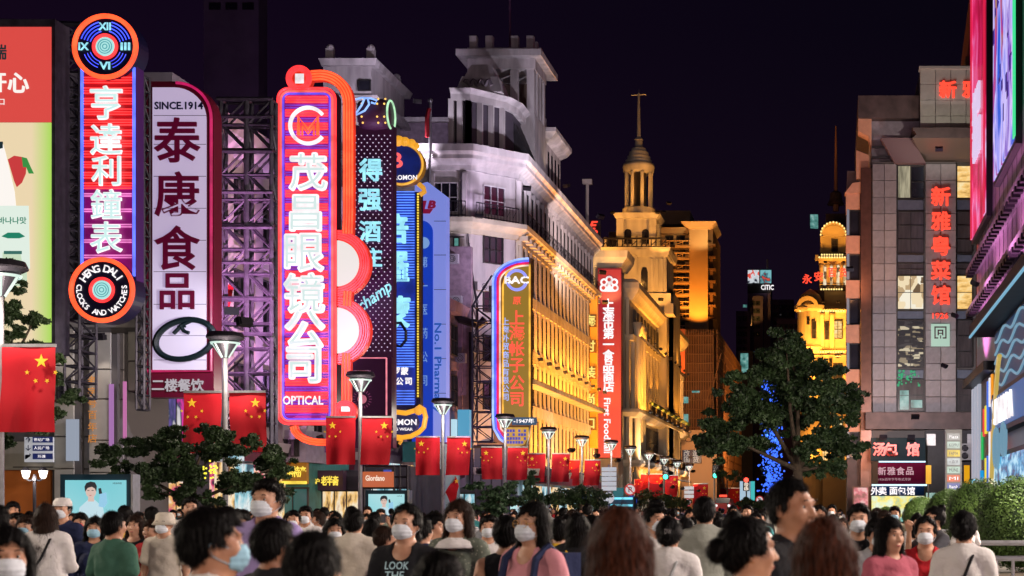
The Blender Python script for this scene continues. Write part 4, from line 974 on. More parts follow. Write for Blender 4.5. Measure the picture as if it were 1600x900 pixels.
# red characters
for i, ch in enumerate('新雅'):
    han(ch, (X(1481+i*36, YM-0.6), YM-0.6, Z(143, YM)), S(27, YM), M['red_letter'], Mb, offset=0.03)
for i, ch in enumerate('新雅粤菜馆'):
    han(ch, (X(1470, YM-0.3), YM-0.3, zm(308+i*38.5)), S(30, YM), M['red_letter'], Mb, offset=0.03)
text('1926', (X(1469, YM), YM-0.2, zm(494)), S(9, YM), M['red_letter'], Mb, w=S(25, YM), offset=0.02)
MB().fbox(1455, 506, 1484, 541, YM-0.2, 0.14).build('seal_plate', emis('seal_mint', lin(190, 225, 205), 0.75), Mb)
m = MB(); m.fbox(1460, 510, 1479, 512, YM-0.24, 0.03); m.fbox(1460, 510, 1462, 529, YM-0.24, 0.03); m.fbox(1477, 510, 1479, 529, YM-0.24, 0.03)
m.fbox(1465, 515, 1474, 517, YM-0.24, 0.03); m.fbox(1465, 515, 1467, 524, YM-0.24, 0.03); m.fbox(1472, 515, 1474, 524, YM-0.24, 0.03); m.fbox(1467, 520, 1472, 521.5, YM-0.24, 0.03); m.fbox(1469, 524, 1470.5, 529, YM-0.24, 0.03); m.fbox(1462, 527, 1466, 529, YM-0.24, 0.03); m.fbox(1473, 527, 1477, 529, YM-0.24, 0.03)
m.build('seal_mark', mat('seal_ink', (0.05, 0.005, 0.02), 0.5), Mb)
# peach bay windows up the left corner
for j in range(6):
    py = 296 + j*70
    MB().prism([(X(1322, YM), zm(py)), (X(1344, YM), zm(py)), (X(1344, YM), zm(py+28)), (X(1322, YM), zm(py+28))], YM+0.6, YM+3).build('peach_spandrel', pch, Mb)
    MB().fbox(1323, py+28.5, 1327, py+69.5, YM+0.7, 0.4).build('white_mullion', emis('mullion_glow', lin(150, 150, 165), 0.55), Mb)
    window(Mb, (X(1336, YM), YM+1.0, zm(py+49)), S(16, YM), S(40, YM), 1, 1)
blk(Mb, 'bay_core', X(1324, YM), YM+1.1, 0, X(1345, YM), 122, zm(262), M['brown_slab'])
m = MB().prism([(X(1320, YM), zm(300)), (X(1332, YM), zm(284)), (X(1362, YM), zm(280)), (X(1358, YM), zm(293)), (X(1340, YM), zm(300))], YM+0.4, YM+1.5); m.build('peach_hood', pch, Mb)
m = MB().prism([(X(1338, YM), zm(232)), (X(1358, YM), zm(240)), (X(1358, YM), zm(282)), (X(1338, YM), zm(276))], YM+0.5, YM+2); m.build('peach_bracket', pch, Mb)
# podium
blk(Mb, 'canopy', X(1352, YM), YM-1.4, zm(672), X(1530, YM), YM+0.3, zm(646), M['brown_slab'])
MB().fbox(1445, 672, 1520, 795, YM-0.2, 0.3).build('podium_wall', M['dark'], Mb)
for px, w_ in ((1455, 14), (1516, 9)): MB().fbox(px-w_/2, 678, px+w_/2, 696, YM-0.3, 0.1).build('metal_shutter', M['steel'], Mb)
MB().fbox(1447, 770, 1478, 790, YM-0.3, 0.1).build('lit_shop_window', M['win_cyan'], Mb)
# shop signs on the podium
t = thing('bun_shop', 'glowing bun shop front with red characters above a dark red board', 'shop', (X(1405, 107), 107, 0))
Ys = 107.0
MB().fbox(1361, 684, 1446, 720, Ys, 1.2).build('sign_box', mat('box_teal', (0.015, 0.025, 0.03), 0.9, spec=0.02), t)
for i, ch in enumerate('汤包馆'): han(ch, (X((1374, 1392, 1426)[i], Ys), Ys-0.15, Z(702, Ys)), S(21, Ys), M['red_letter'], t, offset=0.035)
MB().fbox(1372, 723, 1446, 757, Ys, 0.6).build('maroon_board', mat('board_maroon', (0.10, 0.006, 0.025), 0.9, spec=0.02), t)
for i, ch in enumerate('新雅食品'): han(ch, (X(1378+i*14.5, Ys), Ys-0.1, Z(736, Ys)), S(13, Ys), emis('char_rose', lin(205, 150, 165), 0.8) if i == 0 else bpy.data.materials['char_rose'], t, offset=0.02)
text('1926百年字号粤式月饼', (X(1398, Ys), Ys-0.1, Z(749, Ys)), S(4.5, Ys), bpy.data.materials['char_rose'], t, w=S(50, Ys))
MB().fbox(1362, 759, 1444, 774, Ys, 0.5).build('blue_fascia', mat('fascia_night', (0.01, 0.03, 0.1), 0.9, spec=0.02), t)
for i, ch in enumerate('外卖面包馆'): han(ch, (X((1367, 1379, 1396, 1409, 1423)[i], Ys), Ys-0.1, Z(767, Ys)), S(13, Ys), M['neon_white'], t, offset=0.03)
MB().fbox(1362, 775, 1444, 815, Ys, 0.4).build('lit_counter', screen_mat('counter_glow', [(0.36, (0.15, 0.45, 0.4)), (0.5, (0.95, 0.8, 0.12)), (0.6, (0.7, 0.85, 0.6)), (0.72, (0.95, 0.95, 0.85))], 1.1, 0.9, sample=False), t)
MB().bar((X(1373, Ys), Ys-0.15, Z(721.5, Ys)), (X(1446, Ys), Ys-0.15, Z(721.5, Ys)), 0.05).bar((X(1362, Ys), Ys-0.15, Z(758, Ys)), (X(1448, Ys), Ys-0.15, Z(758, Ys)), 0.06).build('white_tube_lights', emis('tube_ice', (0.6, 0.85, 1.0), 1.6), t)
for px in (1380, 1424):
    flood((X(px, Ys-0.9), Ys-0.9, Z(686, Ys)), (X(px, Ys), Ys, Z(700, Ys)), 5, (0.7, 1.0, 0.95), 110, group='spotlights over the bun shop', label='%s spotlight over the red characters of the bun shop' % ('left' if px < 1400 else 'right'))
# ground-level poster left of it
t = thing('pink_poster', 'pink and red advertising poster beside the bun shop entrance', 'poster', (X(1346, Ys), Ys, 0))
MB().fbox(1332, 760, 1358, 800, Ys+1.2, 0.2).build('frame', M['bronze'], t)
MB().fbox(1334, 762, 1356, 799, Ys+1.1, 0.1).build('print', screen_mat('poster_pink', [(0.4, (0.3, 0.05, 0.05)), (0.5, (0.8, 0.15, 0.2)), (0.6, (0.9, 0.5, 0.5))], 1.5, 0.8, sample=False), t)
MB().fbox(1326, 700, 1360, 745, 111.2, 0.3).build('peach_panel', pch, Mb)
# air-conditioner pair and yellow banners on the podium
t = thing('air_conditioner', 'grey twin-fan air conditioner on the podium beside the lit pylon', 'air conditioner', (X(1510, 109), 109, zm(720)))
MB().fbox(1502, 693, 1518, 719, 109.2, 0.4).build('case', mat('ac_light', (0.3, 0.3, 0.32), 0.5), t)
for py in (700, 712): MB().ringy(X(1508, 109), Z(py, 109), S(4.5, 109), 109.15, 0.03, 16, 4).cyly(X(1508, 109), Z(py, 109), S(3.6, 109), 109.14, 109.2, 14).build('fan', M['black_metal'], t)
ylw = emis('banner_yellow', lin(235, 165, 20), 0.9, base=(0.6, 0.4, 0.03))
for px, lb in ((1451, 'narrow yellow lit banner right of the bun shop'), (1511, 'narrow yellow lit banner right of the lit pylon')):
    t = thing('yellow_banner', lb, 'banner', (X(px, 104), 104, 0), 'yellow lit banners')
    MB().fbox(px-4, 727, px+4, 756, 104, 0.35).build('cloth', ylw, t)
    MB().bar((X(px, 104), 104.2, 0), (X(px, 104), 104.2, Z(756, 104)), 0.05).build('pole', M['steel'], t)
flood((5.0, 96.0, 7.5), (5, 110.4, 14), 6500, (1.0, 0.88, 0.9), 100, 'added fill lamp in the air lighting the grey stone piers')  # added lamp without a mount, brightens the piers
flood((1.0, 104.0, 18.0), (1.6, 112, 24), 900, (1.0, 0.42, 0.18), 120, 'orange lamp on the corner bay of the grey building')
flood((1.0, 104.0, 6.0), (1.6, 112, 10), 1500, (1.0, 0.5, 0.3), 130, 'orange lamp low on the corner bay of the grey building')
flood((7.0, 103.5, 26.0), (7.5, 110, 31), 800, (1.0, 0.9, 0.75), 100, 'floodlight on the tiled top block of the grey building')
t = thing('dark_tower', 'dark reddish tower rising behind the grey stone building at the top right', 'building', (X(1530, 131), 131, 0))
blk(t, 'wall', X(1509, 131), 131, 0, X(1560, 131), 142, Z(88, 131), M['brown_slab'])
MB().prism([(X(1511, 131), Z(88, 131)), (X(1560, 131), Z(88, 131)), (X(1560, 131), Z(-160, 131)), (X(1530, 131), Z(-60, 131))], 131, 141).build('sloping_roof', mat('roof_rust', (0.16, 0.06, 0.05), 0.8), t)

# ---------- N: mall with big screens, right edge
XN = 9.0
N = thing('shopping_mall', 'mall with mauve cladding, stepped ledges and tall lit screens at the right edge', 'building', (XN, 90, 0))
def yn(px): return XN*F/(px-CX)
def zn(px, py): return CZ + (CY-py)/F*yn(px)
clad = mat('mauve_cladding', (0.34, 0.26, 0.34), 0.28, 0.3, noise=0.1, scale=0.4)
blk(N, 'wall', XN, -22, 0, 32, 97.6, 38, clad)
for z_ in (16.6, 14.0):
    MB().box(XN-0.7, -22, z_, XN-0.002, 97.6, z_+0.25).build('ledge', mat('ledge_steel', (0.2, 0.18, 0.22), 0.4, 0.4) if z_ > 15 else bpy.data.materials['ledge_steel'], N)
    m = MB()
    for i in range(100): m.box(XN-0.72, -20+i*1.18, z_-0.28, XN-0.3, -19.5+i*1.18, z_-0.01)
    tag(m.build('ledge_brackets', M['black_metal'], N), kind='stuff')
m = MB()
for i in range(60): m.box(XN-0.02, -20+i*2, 11.9, XN-0.001, -19.96+i*2, 38)
tag(m.build('cladding_joints', M['joint'], N), kind='stuff')
MB().box(XN-1.5, 20, 11.3, XN-0.01, 86, 11.9).build('canopy', M['dark'], N)
MB().box(XN-1.52, 20, 11.24, XN-1.42, 86, 11.34).build('canopy_light', emis('tube_cyan', (0.2, 0.5, 0.7), 0.8, True), N)
MB().box(XN-0.9, 84, 9.3, XN-0.01, 97.4, 9.8).build('low_canopy', M['black_metal'], N)
for k, (y_, z_) in enumerate(((92, 10.4), (84, 12.4), (72, 12.4))):
    flood((6.6, y_, z_), (XN, y_-1, z_+5), 3800, (1.0, 0.35, 0.75), 120, NTH[k]+' added pink fill lamp from the far corner along the mall ledges')  # added pink fill to light up the cladding
# upper screens
def west_screen(name, Y0, Y1, z0, z1, m_, out=0.35, frame=True):
    if frame: MB().box(XN-out, Y0-0.25, z0-0.25, XN-0.01, Y1+0.25, z1+0.25).build(name + '_frame', M['black_metal'], N)
    return MB().box(XN-out-0.06, Y0, z0, XN-out-0.003, Y1, z1).build(name, m_, N)
pk = screen_mat('led_pink', [(0.40, lin(170, 20, 60)), (0.5, lin(215, 35, 95)), (0.58, lin(225, 90, 150)), (0.66, lin(225, 190, 240)), (0.78, lin(235, 225, 255))], 0.5, 1.0, (1, 0.5, 0.35), detail=5, distort=0.6)
west_screen('pink_led_screen', 88.0, 97.2, 18.7, 36, pk)
MB().box(XN-0.46, 88.0, 18.7, XN-0.415, 88.7, 36).build('led_edge', emis('led_red', lin(220, 30, 70), 1.0, True), N)
MB().box(XN-0.46, 96.4, 18.7, XN-0.415, 97.2, 36).build('led_edge', bpy.data.materials['led_red'], N)
text('新品', (XN-0.5, 92.5, 25), 4.4, emis('led_lilac', lin(225, 205, 240), 0.95), N, w=4.5, rz=WEST)
mc = screen_mat('led_mixed', [(0.36, lin(40, 90, 210)), (0.44, lin(150, 150, 240)), (0.52, lin(215, 200, 250)), (0.58, lin(110, 70, 190)), (0.66, lin(205, 70, 90)), (0.74, lin(50, 180, 110))], 0.55, 1.05, (1, 0.8, 0.28), detail=6, distort=1.0)
west_screen('mixed_led_screen', 74.0, 83.6, 19.5, 36, mc)
MB().box(XN-0.46, 73.2, 19.5, XN-0.40, 74.0, 36).build('green_led_edge', emis('led_green', (0.05, 0.8, 0.3), 1.0, True), N)
m = MB()
for i in range(30):
    y_ = 74.5 + R.random()*8.6; z_ = 20 + R.random()*14
    m.box(XN-0.45, y_, z_, XN-0.42, y_+0.2+R.random()*0.5, z_+0.1+R.random()*0.8)
tag(m.build('led_print', emis('print_violet', lin(60, 40, 130), 0.9), N), kind='stuff')
# lower lit front: white strips, colour dashes, wave screen, letters
for i, px in enumerate((1529, 1533.5, 1538)):
    MB().box(XN-0.4, yn(px)-0.55, 1.0, XN-0.05, yn(px)+0.55, 9.2).build('white_lit_column', emis('column_white', lin(190, 195, 212), 0.7, True) if i == 0 else bpy.data.materials['column_white'], N)
MB().box(XN-0.3, 83.8, 0.6, XN-0.01, 91.5, 9.25).build('dark_front', mat('front_petrol', (0.01, 0.05, 0.09), 0.3), N)
cols6 = [lin(240, 150, 30), lin(40, 180, 90), lin(230, 60, 60), lin(240, 220, 60), lin(60, 110, 220), lin(235, 235, 240)]
dm = [emis('dash_' + 'orange green red yellow blue white'.split()[i], c_, 1.0) for i, c_ in enumerate(cols6)]
for i in range(16):
    y_ = 84.3 + (i % 6)*1.15; z_ = 1.5 + (i*2.9) % 7.2
    MB().box(XN-0.42, y_, z_, XN-0.31, y_+0.5, z_+1.6).build('colour_light_bar', dm[(i*5) % 6], N)
west_screen('wave_screen', 60, 83.2, 7.9, 11.1, emis('screen_petrol', lin(12, 52, 86), 0.8, True), 0.3)
for j in range(5):
    MB().tube([(XN-0.42, 60.2+i*0.6, 8.3+j*0.62+0.22*math.sin(i*0.55+j)) for i in range(38)], 0.07, 5).build('wave_light', emis('wave_white', lin(130, 175, 200), 0.7) if j == 0 else bpy.data.materials['wave_white'], N)
west_screen('letter_band', 60, 83.2, 5.9, 7.6, emis('band_blue', lin(20, 90, 150), 0.9, True), 0.5)
text('SEPHORA', (XN-0.62, 77.2, 6.75), 1.35, M['neon_white'], N, w=9, rz=WEST)
west_screen('cyan_screen', 60, 83.2, 2.6, 4.4, screen_mat('led_cyan', [(0.4, lin(10, 70, 120)), (0.5, lin(50, 150, 200)), (0.62, lin(170, 220, 240))], 0.7, 1.0, (1, 1, 2)), 0.4)
for j, (y_, r_) in enumerate(((80.5, 1.0), (77.0, 0.8))):
    q = MB().ringy(0, 0, r_, 0, 0.12, 28, 5); q.xf(Matrix.Translation((XN-0.55, y_, 5.2 if j else 4.9)) @ Matrix.Rotation(PI/2, 4, 'Z')); q.build('ring_light', bpy.data.materials['wave_white'], N)
q = MB().tube([(XN-0.6, 83.0-i*0.35, 2.0+7.6*math.sin(i*0.11)) for i in range(14)], 0.13, 5); q.build('gold_arc', emis('arc_gold', lin(200, 170, 80), 0.9), N)
# unseen rest of the mall front, its bright screens added to light the crowd
west_screen('long_fill_screen', 6, 52, 5.2, 9.0, screen_mat('led_fill', [(0.38, lin(200, 190, 220)), (0.5, lin(255, 240, 235)), (0.6, lin(255, 205, 190)), (0.72, lin(235, 215, 255))], 0.15, 4.0, detail=2), 0.4)
west_screen('rear_fill_screen', -20, -2, 4.0, 9.0, bpy.data.materials['led_fill'], 0.4)
# cyan blade sign at the corner
t = thing('blade_sign', 'small cyan lit blade sign with white italic letters beside the hedges', 'shop sign', (X(1533, 90), 90, 0))
MB().fbox(1532, 735, 1541, 800, 90, 0.3).build('blade', emis('blade_cyan', lin(20, 150, 215), 1.0), t)
text('Sil', (X(1524, 90), 89.8, Z(755, 90)), S(12, 90), emis('letter_cyan', lin(120, 215, 250), 1.2), t, w=S(20, 90), offset=0.02, shear=0.3)
MB().bar((X(1541, 90), 90.1, Z(750, 90)), (XN, 90.1, Z(750, 90)), 0.06).build('bracket', M['black_metal'], t)
# ================================================================== SIGNS ON THE LEFT
def arcpts(cx, cz, r, y, a0, a1, n=16, sx=1.0):
    return [(cx + sx*r*math.cos(a0+(a1-a0)*i/n), y, cz + r*math.sin(a0+(a1-a0)*i/n)) for i in range(n+1)]

def round_rect(px0, py0, px1, py1, Y, r, n=8, corners=(1, 1, 1, 1)):
    """corner order: top-left, top-right, bottom-right, bottom-left; r in picture units at that depth"""
    x0, x1, z0, z1 = X(px0, Y), X(px1, Y), Z(py1, Y), Z(py0, Y); q = S(r, Y); out = []
    for (cx, cz, a, on, sx, sz) in ((x0+q, z1-q, PI, corners[0], x0, z1), (x1-q, z1-q, PI/2, corners[1], x1, z1),
                            (x1-q, z0+q, 0, corners[2], x1, z0), (x0+q, z0+q, -PI/2, corners[3], x0, z0)):
        if on: out += [(cx+q*math.cos(a-i/n*PI/2), cz+q*math.sin(a-i/n*PI/2)) for i in range(n+1)]
        else: out.append((sx, sz))
    return out

def truss(t, px0, px1, py0, py1, Y, d, step=26, r=0.05, bars=None, name='truss'):
    """square lattice tower between two picture columns: chords, rungs and crossed braces"""
    x0, x1 = X(px0, Y), X(px1, Y); z0, z1 = Z(py1, Y), Z(py0, Y)
    m = MB()
    for x in (x0, x1):
        for y in (Y, Y+d): m.bar((x, y, z0), (x, y, z1), r*1.4)
    m.build('chord', M['truss_metal'], t)
    dz = S(step, Y); n = max(1, int((z1-z0)/dz)); b = MB()
    for i in range(n+1):
        z = z0 + (z1-z0)*i/n
        for y in (Y, Y+d): b.bar((x0, y, z), (x1, y, z), r)
        for x in (x0, x1): b.bar((x, Y, z), (x, Y+d, z), r)
        if i < n:
            zz = z0 + (z1-z0)*(i+1)/n; k = i % 2
            for y in (Y, Y+d): b.bar((x0 if k else x1, y, z), (x1 if k else x0, y, zz), r*0.8)
            for x in (x0, x1): b.bar((x, Y if k else Y+d, z), (x, Y+d if k else Y, zz), r*0.8)
    tag(b.build('bracing', M['truss_metal'], t), kind='stuff')

# ---------- billboard at the far left edge
Yb = 47.0
t = thing('billboard', 'tall lit advertising screen with a white cup and strawberry on cream below a red band', 'billboard', (X(-60, Yb), Yb, 0))
m = MB(); m.fbox(-132, 30, 86, 552, Yb, 0.9); m.build('housing', M['truss_metal'], t)
m = MB(); m.fbox(-124, 42, 80, 191, Yb-0.03, 0.02); m.build('red_panel', emis('screen_red', lin(214, 72, 66), 1.05, True), t)
nm, nt, b = _new('screen_cream')
tc = nt.nodes.new('ShaderNodeTexCoord'); sp = nt.nodes.new('ShaderNodeSeparateXYZ'); mr = nt.nodes.new('ShaderNodeMapRange'); rp = nt.nodes.new('ShaderNodeValToRGB')
mr.inputs[1].default_value = X(20, Yb) - X(-60, Yb); mr.inputs[2].default_value = X(80, Yb) - X(-60, Yb)
nt.links.new(tc.outputs['Object'], sp.inputs[0]); nt.links.new(sp.outputs[0], mr.inputs[0]); nt.links.new(mr.outputs[0], rp.inputs[0])
rp.color_ramp.elements[0].color = (*lin(240, 218, 178), 1); rp.color_ramp.elements[1].color = (*lin(176, 222, 96), 1); rp.color_ramp.elements[0].position = 0.5
nt.links.new(rp.outputs[0], b.inputs['Emission Color']); b.inputs['Emission Strength'].default_value = 0.95; b.inputs['Base Color'].default_value = (0.02, 0.02, 0.02, 1)
o = MB().fbox(-124, 191.5, 80, 535, Yb-0.03, 0.02).build('cream_panel', nm, t)
mr.inputs[1].default_value = X(20, Yb); mr.inputs[2].default_value = X(80, Yb)
wt = emis('print_white', lin(252, 246, 240), 1.0)
dkb = emis('print_dark', (0.012, 0.04, 0.05), 0.6)
grn = emis('print_green', lin(30, 140, 110), 0.8)
strw = emis('print_strawberry', lin(205, 60, 62), 0.95)
leafp = emis('print_leaf', lin(60, 150, 70), 0.9)
yl = Yb - 0.055
han('瑞', (X(0, Yb), yl, Z(82, Yb)), S(24, Yb), dkb, t, offset=0.02, extrude=0.01)
han('开', (X(-4, Yb), yl, Z(130, Yb)), S(32, Yb), wt, t, offset=0.02, extrude=0.01)
han('心', (X(30, Yb), yl, Z(130, Yb)), S(33, Yb), wt, t, offset=0.03, extrude=0.01)
han('口', (X(4, Yb), yl, Z(160, Yb)), S(11, Yb), wt, t, offset=0.01, extrude=0.01)
m = MB(); m.prism([(X(a, Yb), Z(c, Yb)) for a, c in ((-26, 232), (6, 226), (10, 240), (24, 300), (26, 322), (-30, 322))], yl, yl+0.02); m.build('printed_cup', wt, t)
m = MB(); m.prism([(X(a, Yb), Z(c, Yb)) for a, c in ((-2, 222), (6, 222), (6, 232), (-2, 234))], yl-0.01, yl+0.01); m.build('printed_lid', dkb, t)
m = MB(); m.prism([(X(a, Yb), Z(c, Yb)) for a, c in ((14, 250), (24, 244), (36, 246), (43, 258), (42, 272), (36, 286), (28, 293), (24, 284))], yl-0.015, yl); m.build('printed_strawberry', strw, t)
m = MB(); m.prism([(X(a, Yb), Z(c, Yb)) for a, c in ((36, 246), (44, 248), (50, 262), (55, 272), (47, 272), (43, 262), (38, 262))], yl-0.025, yl-0.012); m.build('printed_leaf', leafp, t)
m = MB(); m.prism([(X(a, Yb), Z(c, Yb)) for a, c in ((-20, 330), (2, 322), (46, 322), (48, 420), (-20, 440))], yl, yl+0.015)
m.build('printed_carton', emis('print_milk', lin(226, 240, 228), 0.98), t)
text('바나나맛', (X(21, Yb), yl-0.01, Z(345, Yb)), S(11, Yb), grn, t, w=S(44, Yb), offset=0.02, extrude=0.008)
m = MB(); m.prism([(X(a, Yb), Z(c, Yb)) for a, c in ((4, 370), (14, 364), (32, 364), (41, 370), (32, 373), (14, 373))], yl-0.015, yl-0.005); m.build('printed_ribbon', grn, t)
m = MB(); m.prism([(X(a, Yb), Z(c, Yb)) for a, c in ((6, 395), (34, 395), (36, 408), (44, 420), (44, 448), (6, 448))], yl-0.02, yl-0.01); m.build('printed_bottle', emis('print_bottle', lin(205, 226, 196), 0.95), t)
m = MB(); m.fbox(6, 392, 34, 397, yl-0.03, 0.01); m.build('printed_cap', emis('print_cap', lin(60, 120, 110), 0.8), t)
text('UP', (X(24, Yb), yl, Z(492, Yb)), S(14, Yb), emis('print_grey', lin(150, 160, 120), 0.8), t, w=S(24, Yb), extrude=0.008)
text('COFFEE', (X(16, Yb), yl, Z(511, Yb)), S(5, Yb), bpy.data.materials['print_grey'], t, w=S(36, Yb), extrude=0.008)

# ---------- the lattice frame behind the billboard and the clock sign
t = thing('sign_scaffold', 'dark lattice tower holding up the billboard and the clock sign', 'scaffold', (X(105, 47.8), 47.8, 0))
truss(t, 101, 124, 40, 620, 48.2, 1.1, 24, 0.035)
truss(t, 213, 225, 118, 640, 48.3, 0.4, 22, 0.03)
m = MB(); m.bar((X(-40, 48.2), 48.2, Z(32, 48.2)), (X(126, 48.2), 48.2, Z(38, 48.2)), 0.09); m.build('top_rail', M['truss_metal'], t)

# ---------- clock sign
Yc = 46.5
t = thing('clock_sign', 'tall red and blue neon sign with a roman clock on top', 'neon sign', (X(170, Yc), Yc, 0))
m = MB(); m.fbox(127, 90, 213, 470, Yc, 0.5); m.build('body', mat('sign_violet', (0.05, 0.01, 0.12), 0.4), t)
m = MB(); m.fbox(132, 112, 208, 292, Yc-0.02, 0.02); m.build('red_backing', emis('back_red', (0.42, 0.004, 0.012), 0.7, base=(0.3, 0.01, 0.01)), t)  # emission paints the glow of the red tubes on the backing
m = MB(); m.fbox(132, 292, 208, 440, Yc-0.02, 0.02); m.build('magenta_backing', emis('back_magenta', (0.17, 0.0, 0.13), 0.7, base=(0.2, 0.01, 0.1)), t)  # tube light on the backing painted as emission
red, pink = MB(), MB(); y = Yc-0.06; py = 122
while py < 412:
    grp = (py < 292) or (py > 402)
    for k in ((0, 4, 8) if grp else (0, 3.5)):
        (red if grp else pink).bar((X(133, Yc), y, Z(py+k, Yc)), (X(207, Yc), y, Z(py+k, Yc)), 0.022, 5)
    py += 16.5 if grp else 24
tag(red.build('red_neon_lines', M['neon_red'], t), kind='stuff'); tag(pink.build('pink_neon_lines', M['neon_pink'], t), kind='stuff')
for px in (129.5, 210.5):
    MB().bar((X(px, Yc), Yc-0.05, Z(106, Yc)), (X(px, Yc), Yc-0.05, Z(432, Yc)), 0.045, 6).build('blue_neon_edge', emis('edge_blue', (0.10, 0.16, 1.0), 1.7, True), t)
for ch, py, s in (('亨', 162, 53), ('達', 219, 50), ('利', 268, 48), ('鐘', 320, 48), ('表', 372, 50)):
    han(ch, (X(169, Yc), Yc-0.12, Z(py, Yc)), S(s, Yc), M['neon_white'], t, offset=0.024, extrude=0.02)
    han(ch, (X(169, Yc), Yc-0.16, Z(py, Yc)), S(s, Yc), emis('char_aqua', (0.62, 0.88, 0.86), 1.0) if ch == '亨' else bpy.data.materials['char_aqua'], t, offset=-0.004, extrude=0.02)
def dial(cx, cy, r):
    x, z, q = X(cx, Yc), Z(cy, Yc), S(r, Yc)
    d = MB().cyly(x, z, q*1.02, Yc-0.25, Yc+0.5, 40).build('dial', mat('dial_navy', (0.004, 0.004, 0.03), 0.4), t)
    MB().ringy(x, z, q*0.97, Yc-0.27, 0.075, 48).build('red_neon_rim', M['neon_orange'], t)
    MB().cyly(x, z, q*0.30, Yc-0.28, Yc-0.25, 24).build('lit_hub', emis('hub', (0.45, 0.85, 0.82), 0.95), t)
    k = MB()
    for f in (0.07, 0.15, 0.22): k.ringy(x, z, q*f, Yc-0.3, 0.016, 20, 5)
    k.build('hub_rings', emis('hub_teal', (0.1, 0.45, 0.5), 0.8), t)
    MB().ringy(x, z, q*0.36, Yc-0.28, 0.05, 30).build('hub_neon_ring', M['neon_red'], t)
    return x, z, q
x, z, q = dial(171, 77, 49)
k = MB()
for f in (0.5, 0.6, 0.7, 0.8):
    for (a, b) in ((18, 75), (105, 162)):
        k.ringy(x, z, q*f, Yc-0.27, 0.016, 12, 5, math.radians(a), math.radians(b))
    for (a, b) in ((200, 250), (290, 340)):
        if f < 0.75: k.ringy(x, z, q*f, Yc-0.27, 0.010, 12, 5, math.radians(a), math.radians(b))
k.build('blue_neon_arcs', M['neon_blue'], t)
for s_, dx, dz, rw in (('XII', 0, 31, 19), ('III', 32, 0, 15), ('VI', 0, -30, 17), ('IX', -33, 0, 16)):
    text(s_, (X(171+dx, Yc), Yc-0.30, Z(77-dz, Yc)), S(12, Yc), M['neon_cyan'], t, w=S(rw, Yc), offset=0.03, extrude=0.02, name='numeral')
x, z, q = dial(166, 455, 49)
def ring_text(s_, x, z, r, a_mid, span, h, y, m_, t, inside=False):
    n = len(s_)
    for i, ch in enumerate(s_):
        if ch == ' ': continue
        a = a_mid + (span*(0.5-(i+0.5)/n) if not inside else span*((i+0.5)/n-0.5))
        rr = PI/2 - a if not inside else -PI/2 - a
        text(ch, (x+r*math.cos(a), y, z+r*math.sin(a)), h if ch != 'I' else h, m_, t, offset=0.02, extrude=0.02, rot=rr, name='letter')
ring_text('HENG DALI', x, z, q*0.68, PI/2, 2.2, S(11.5, Yc), Yc-0.29, M['neon_white'], t)
ring_text('CLOCKS AND WATCHES', x, z, q*0.72, -PI/2, 3.6, S(8.5, Yc), Yc-0.29, M['neon_white'], t, inside=True)

# ---------- white sign with dark red characters
Yt = 53.0
t = thing('food_sign', 'tall white sign in a dark red frame with large red characters and black oval', 'shop sign', (X(282, Yt), Yt, 0))
m = MB(); m.prism(round_rect(229, 127, 334, 621, Yt, 58, 10, (0, 1, 0, 0)), Yt, Yt+0.7); m.build('frame', M['maroon'], t)
m = MB(); m.prism(round_rect(239, 137, 323, 578, Yt, 50, 10, (0, 1, 0, 0)), Yt-0.04, Yt-0.005); m.build('face', emis('face_lilac', lin(186, 168, 208), 0.78, True, base=(0.4, 0.4, 0.4)), t)
m = MB()
for py in (180, 225, 275, 325, 375, 424, 475, 524, 562): m.fbox(240, py, 322, py+0.8, Yt-0.05, 0.02)
tag(m.build('panel_joints', mat('joint_lilac', (0.12, 0.1, 0.16)), t), kind='stuff')
MB().tube([(p[0], Yt-0.06, p[1]) for p in round_rect(232, 130, 331, 580, Yt, 55, 10, (0, 1, 0, 0))[1:14]], 0.05, 6).build('pink_edge', emis('edge_pink', (0.6, 0.01, 0.12), 0.9), t)
dkr = mat('char_maroon', (0.07, 0.003, 0.02), 0.5)
for ch, py, s in (('泰', 220, 72), ('康', 304, 70), ('食', 388, 70), ('品', 456, 60)):
    han(ch, (X(279, Yt), Yt-0.12, Z(py, Yt)), S(s, Yt), emis('char_red', (0.050, 0.0008, 0.012), 1.0, base=(0.08, 0.002, 0.016)) if py == 220 else bpy.data.materials['char_red'], t, offset=0.018, extrude=0.012)
text('SINCE.1914', (X(281, Yt), Yt-0.09, Z(166, Yt)), S(12, Yt), M['navy'], t, w=S(76, Yt), offset=0.03)
lg = mat('logo_black', (0.002, 0.01, 0.012), 0.5)
pts = []
for i in range(40):
    a = 2*PI*i/40; ex, ez = 46*math.cos(a), 30*math.sin(a); c_, s_ = math.cos(0.22), math.sin(0.22)
    pts.append((X(291 + ex*c_ - ez*s_, Yt), Yt-0.12, Z(531 - (ex*s_ + ez*c_), Yt)))
MB().tube(pts, 0.11, 6, closed=True).build('oval_logo', lg, t)
MB().tube([(X(a, Yt), Yt-0.14, Z(b_, Yt)) for a, b_ in ((274, 522), (288, 508), (304, 501), (330, 506))], 0.07, 6).tube([(X(a, Yt), Yt-0.14, Z(b_, Yt)) for a, b_ in ((284, 508), (290, 518), (298, 521))], 0.07, 6).tube([(X(a, Yt), Yt-0.14, Z(b_, Yt)) for a, b_ in ((280, 511), (293, 511))], 0.04, 6).build('logo_stroke', lg, t)
for i, ch in enumerate('二楼餐饮'):
    han(ch, (X(248+i*20.5, Yt), Yt-0.06, Z(602, Yt)), S(20, Yt), emis('char_grey', (0.55, 0.5, 0.55), 0.8) if i == 0 else bpy.data.materials['char_grey'], t, offset=0.02)

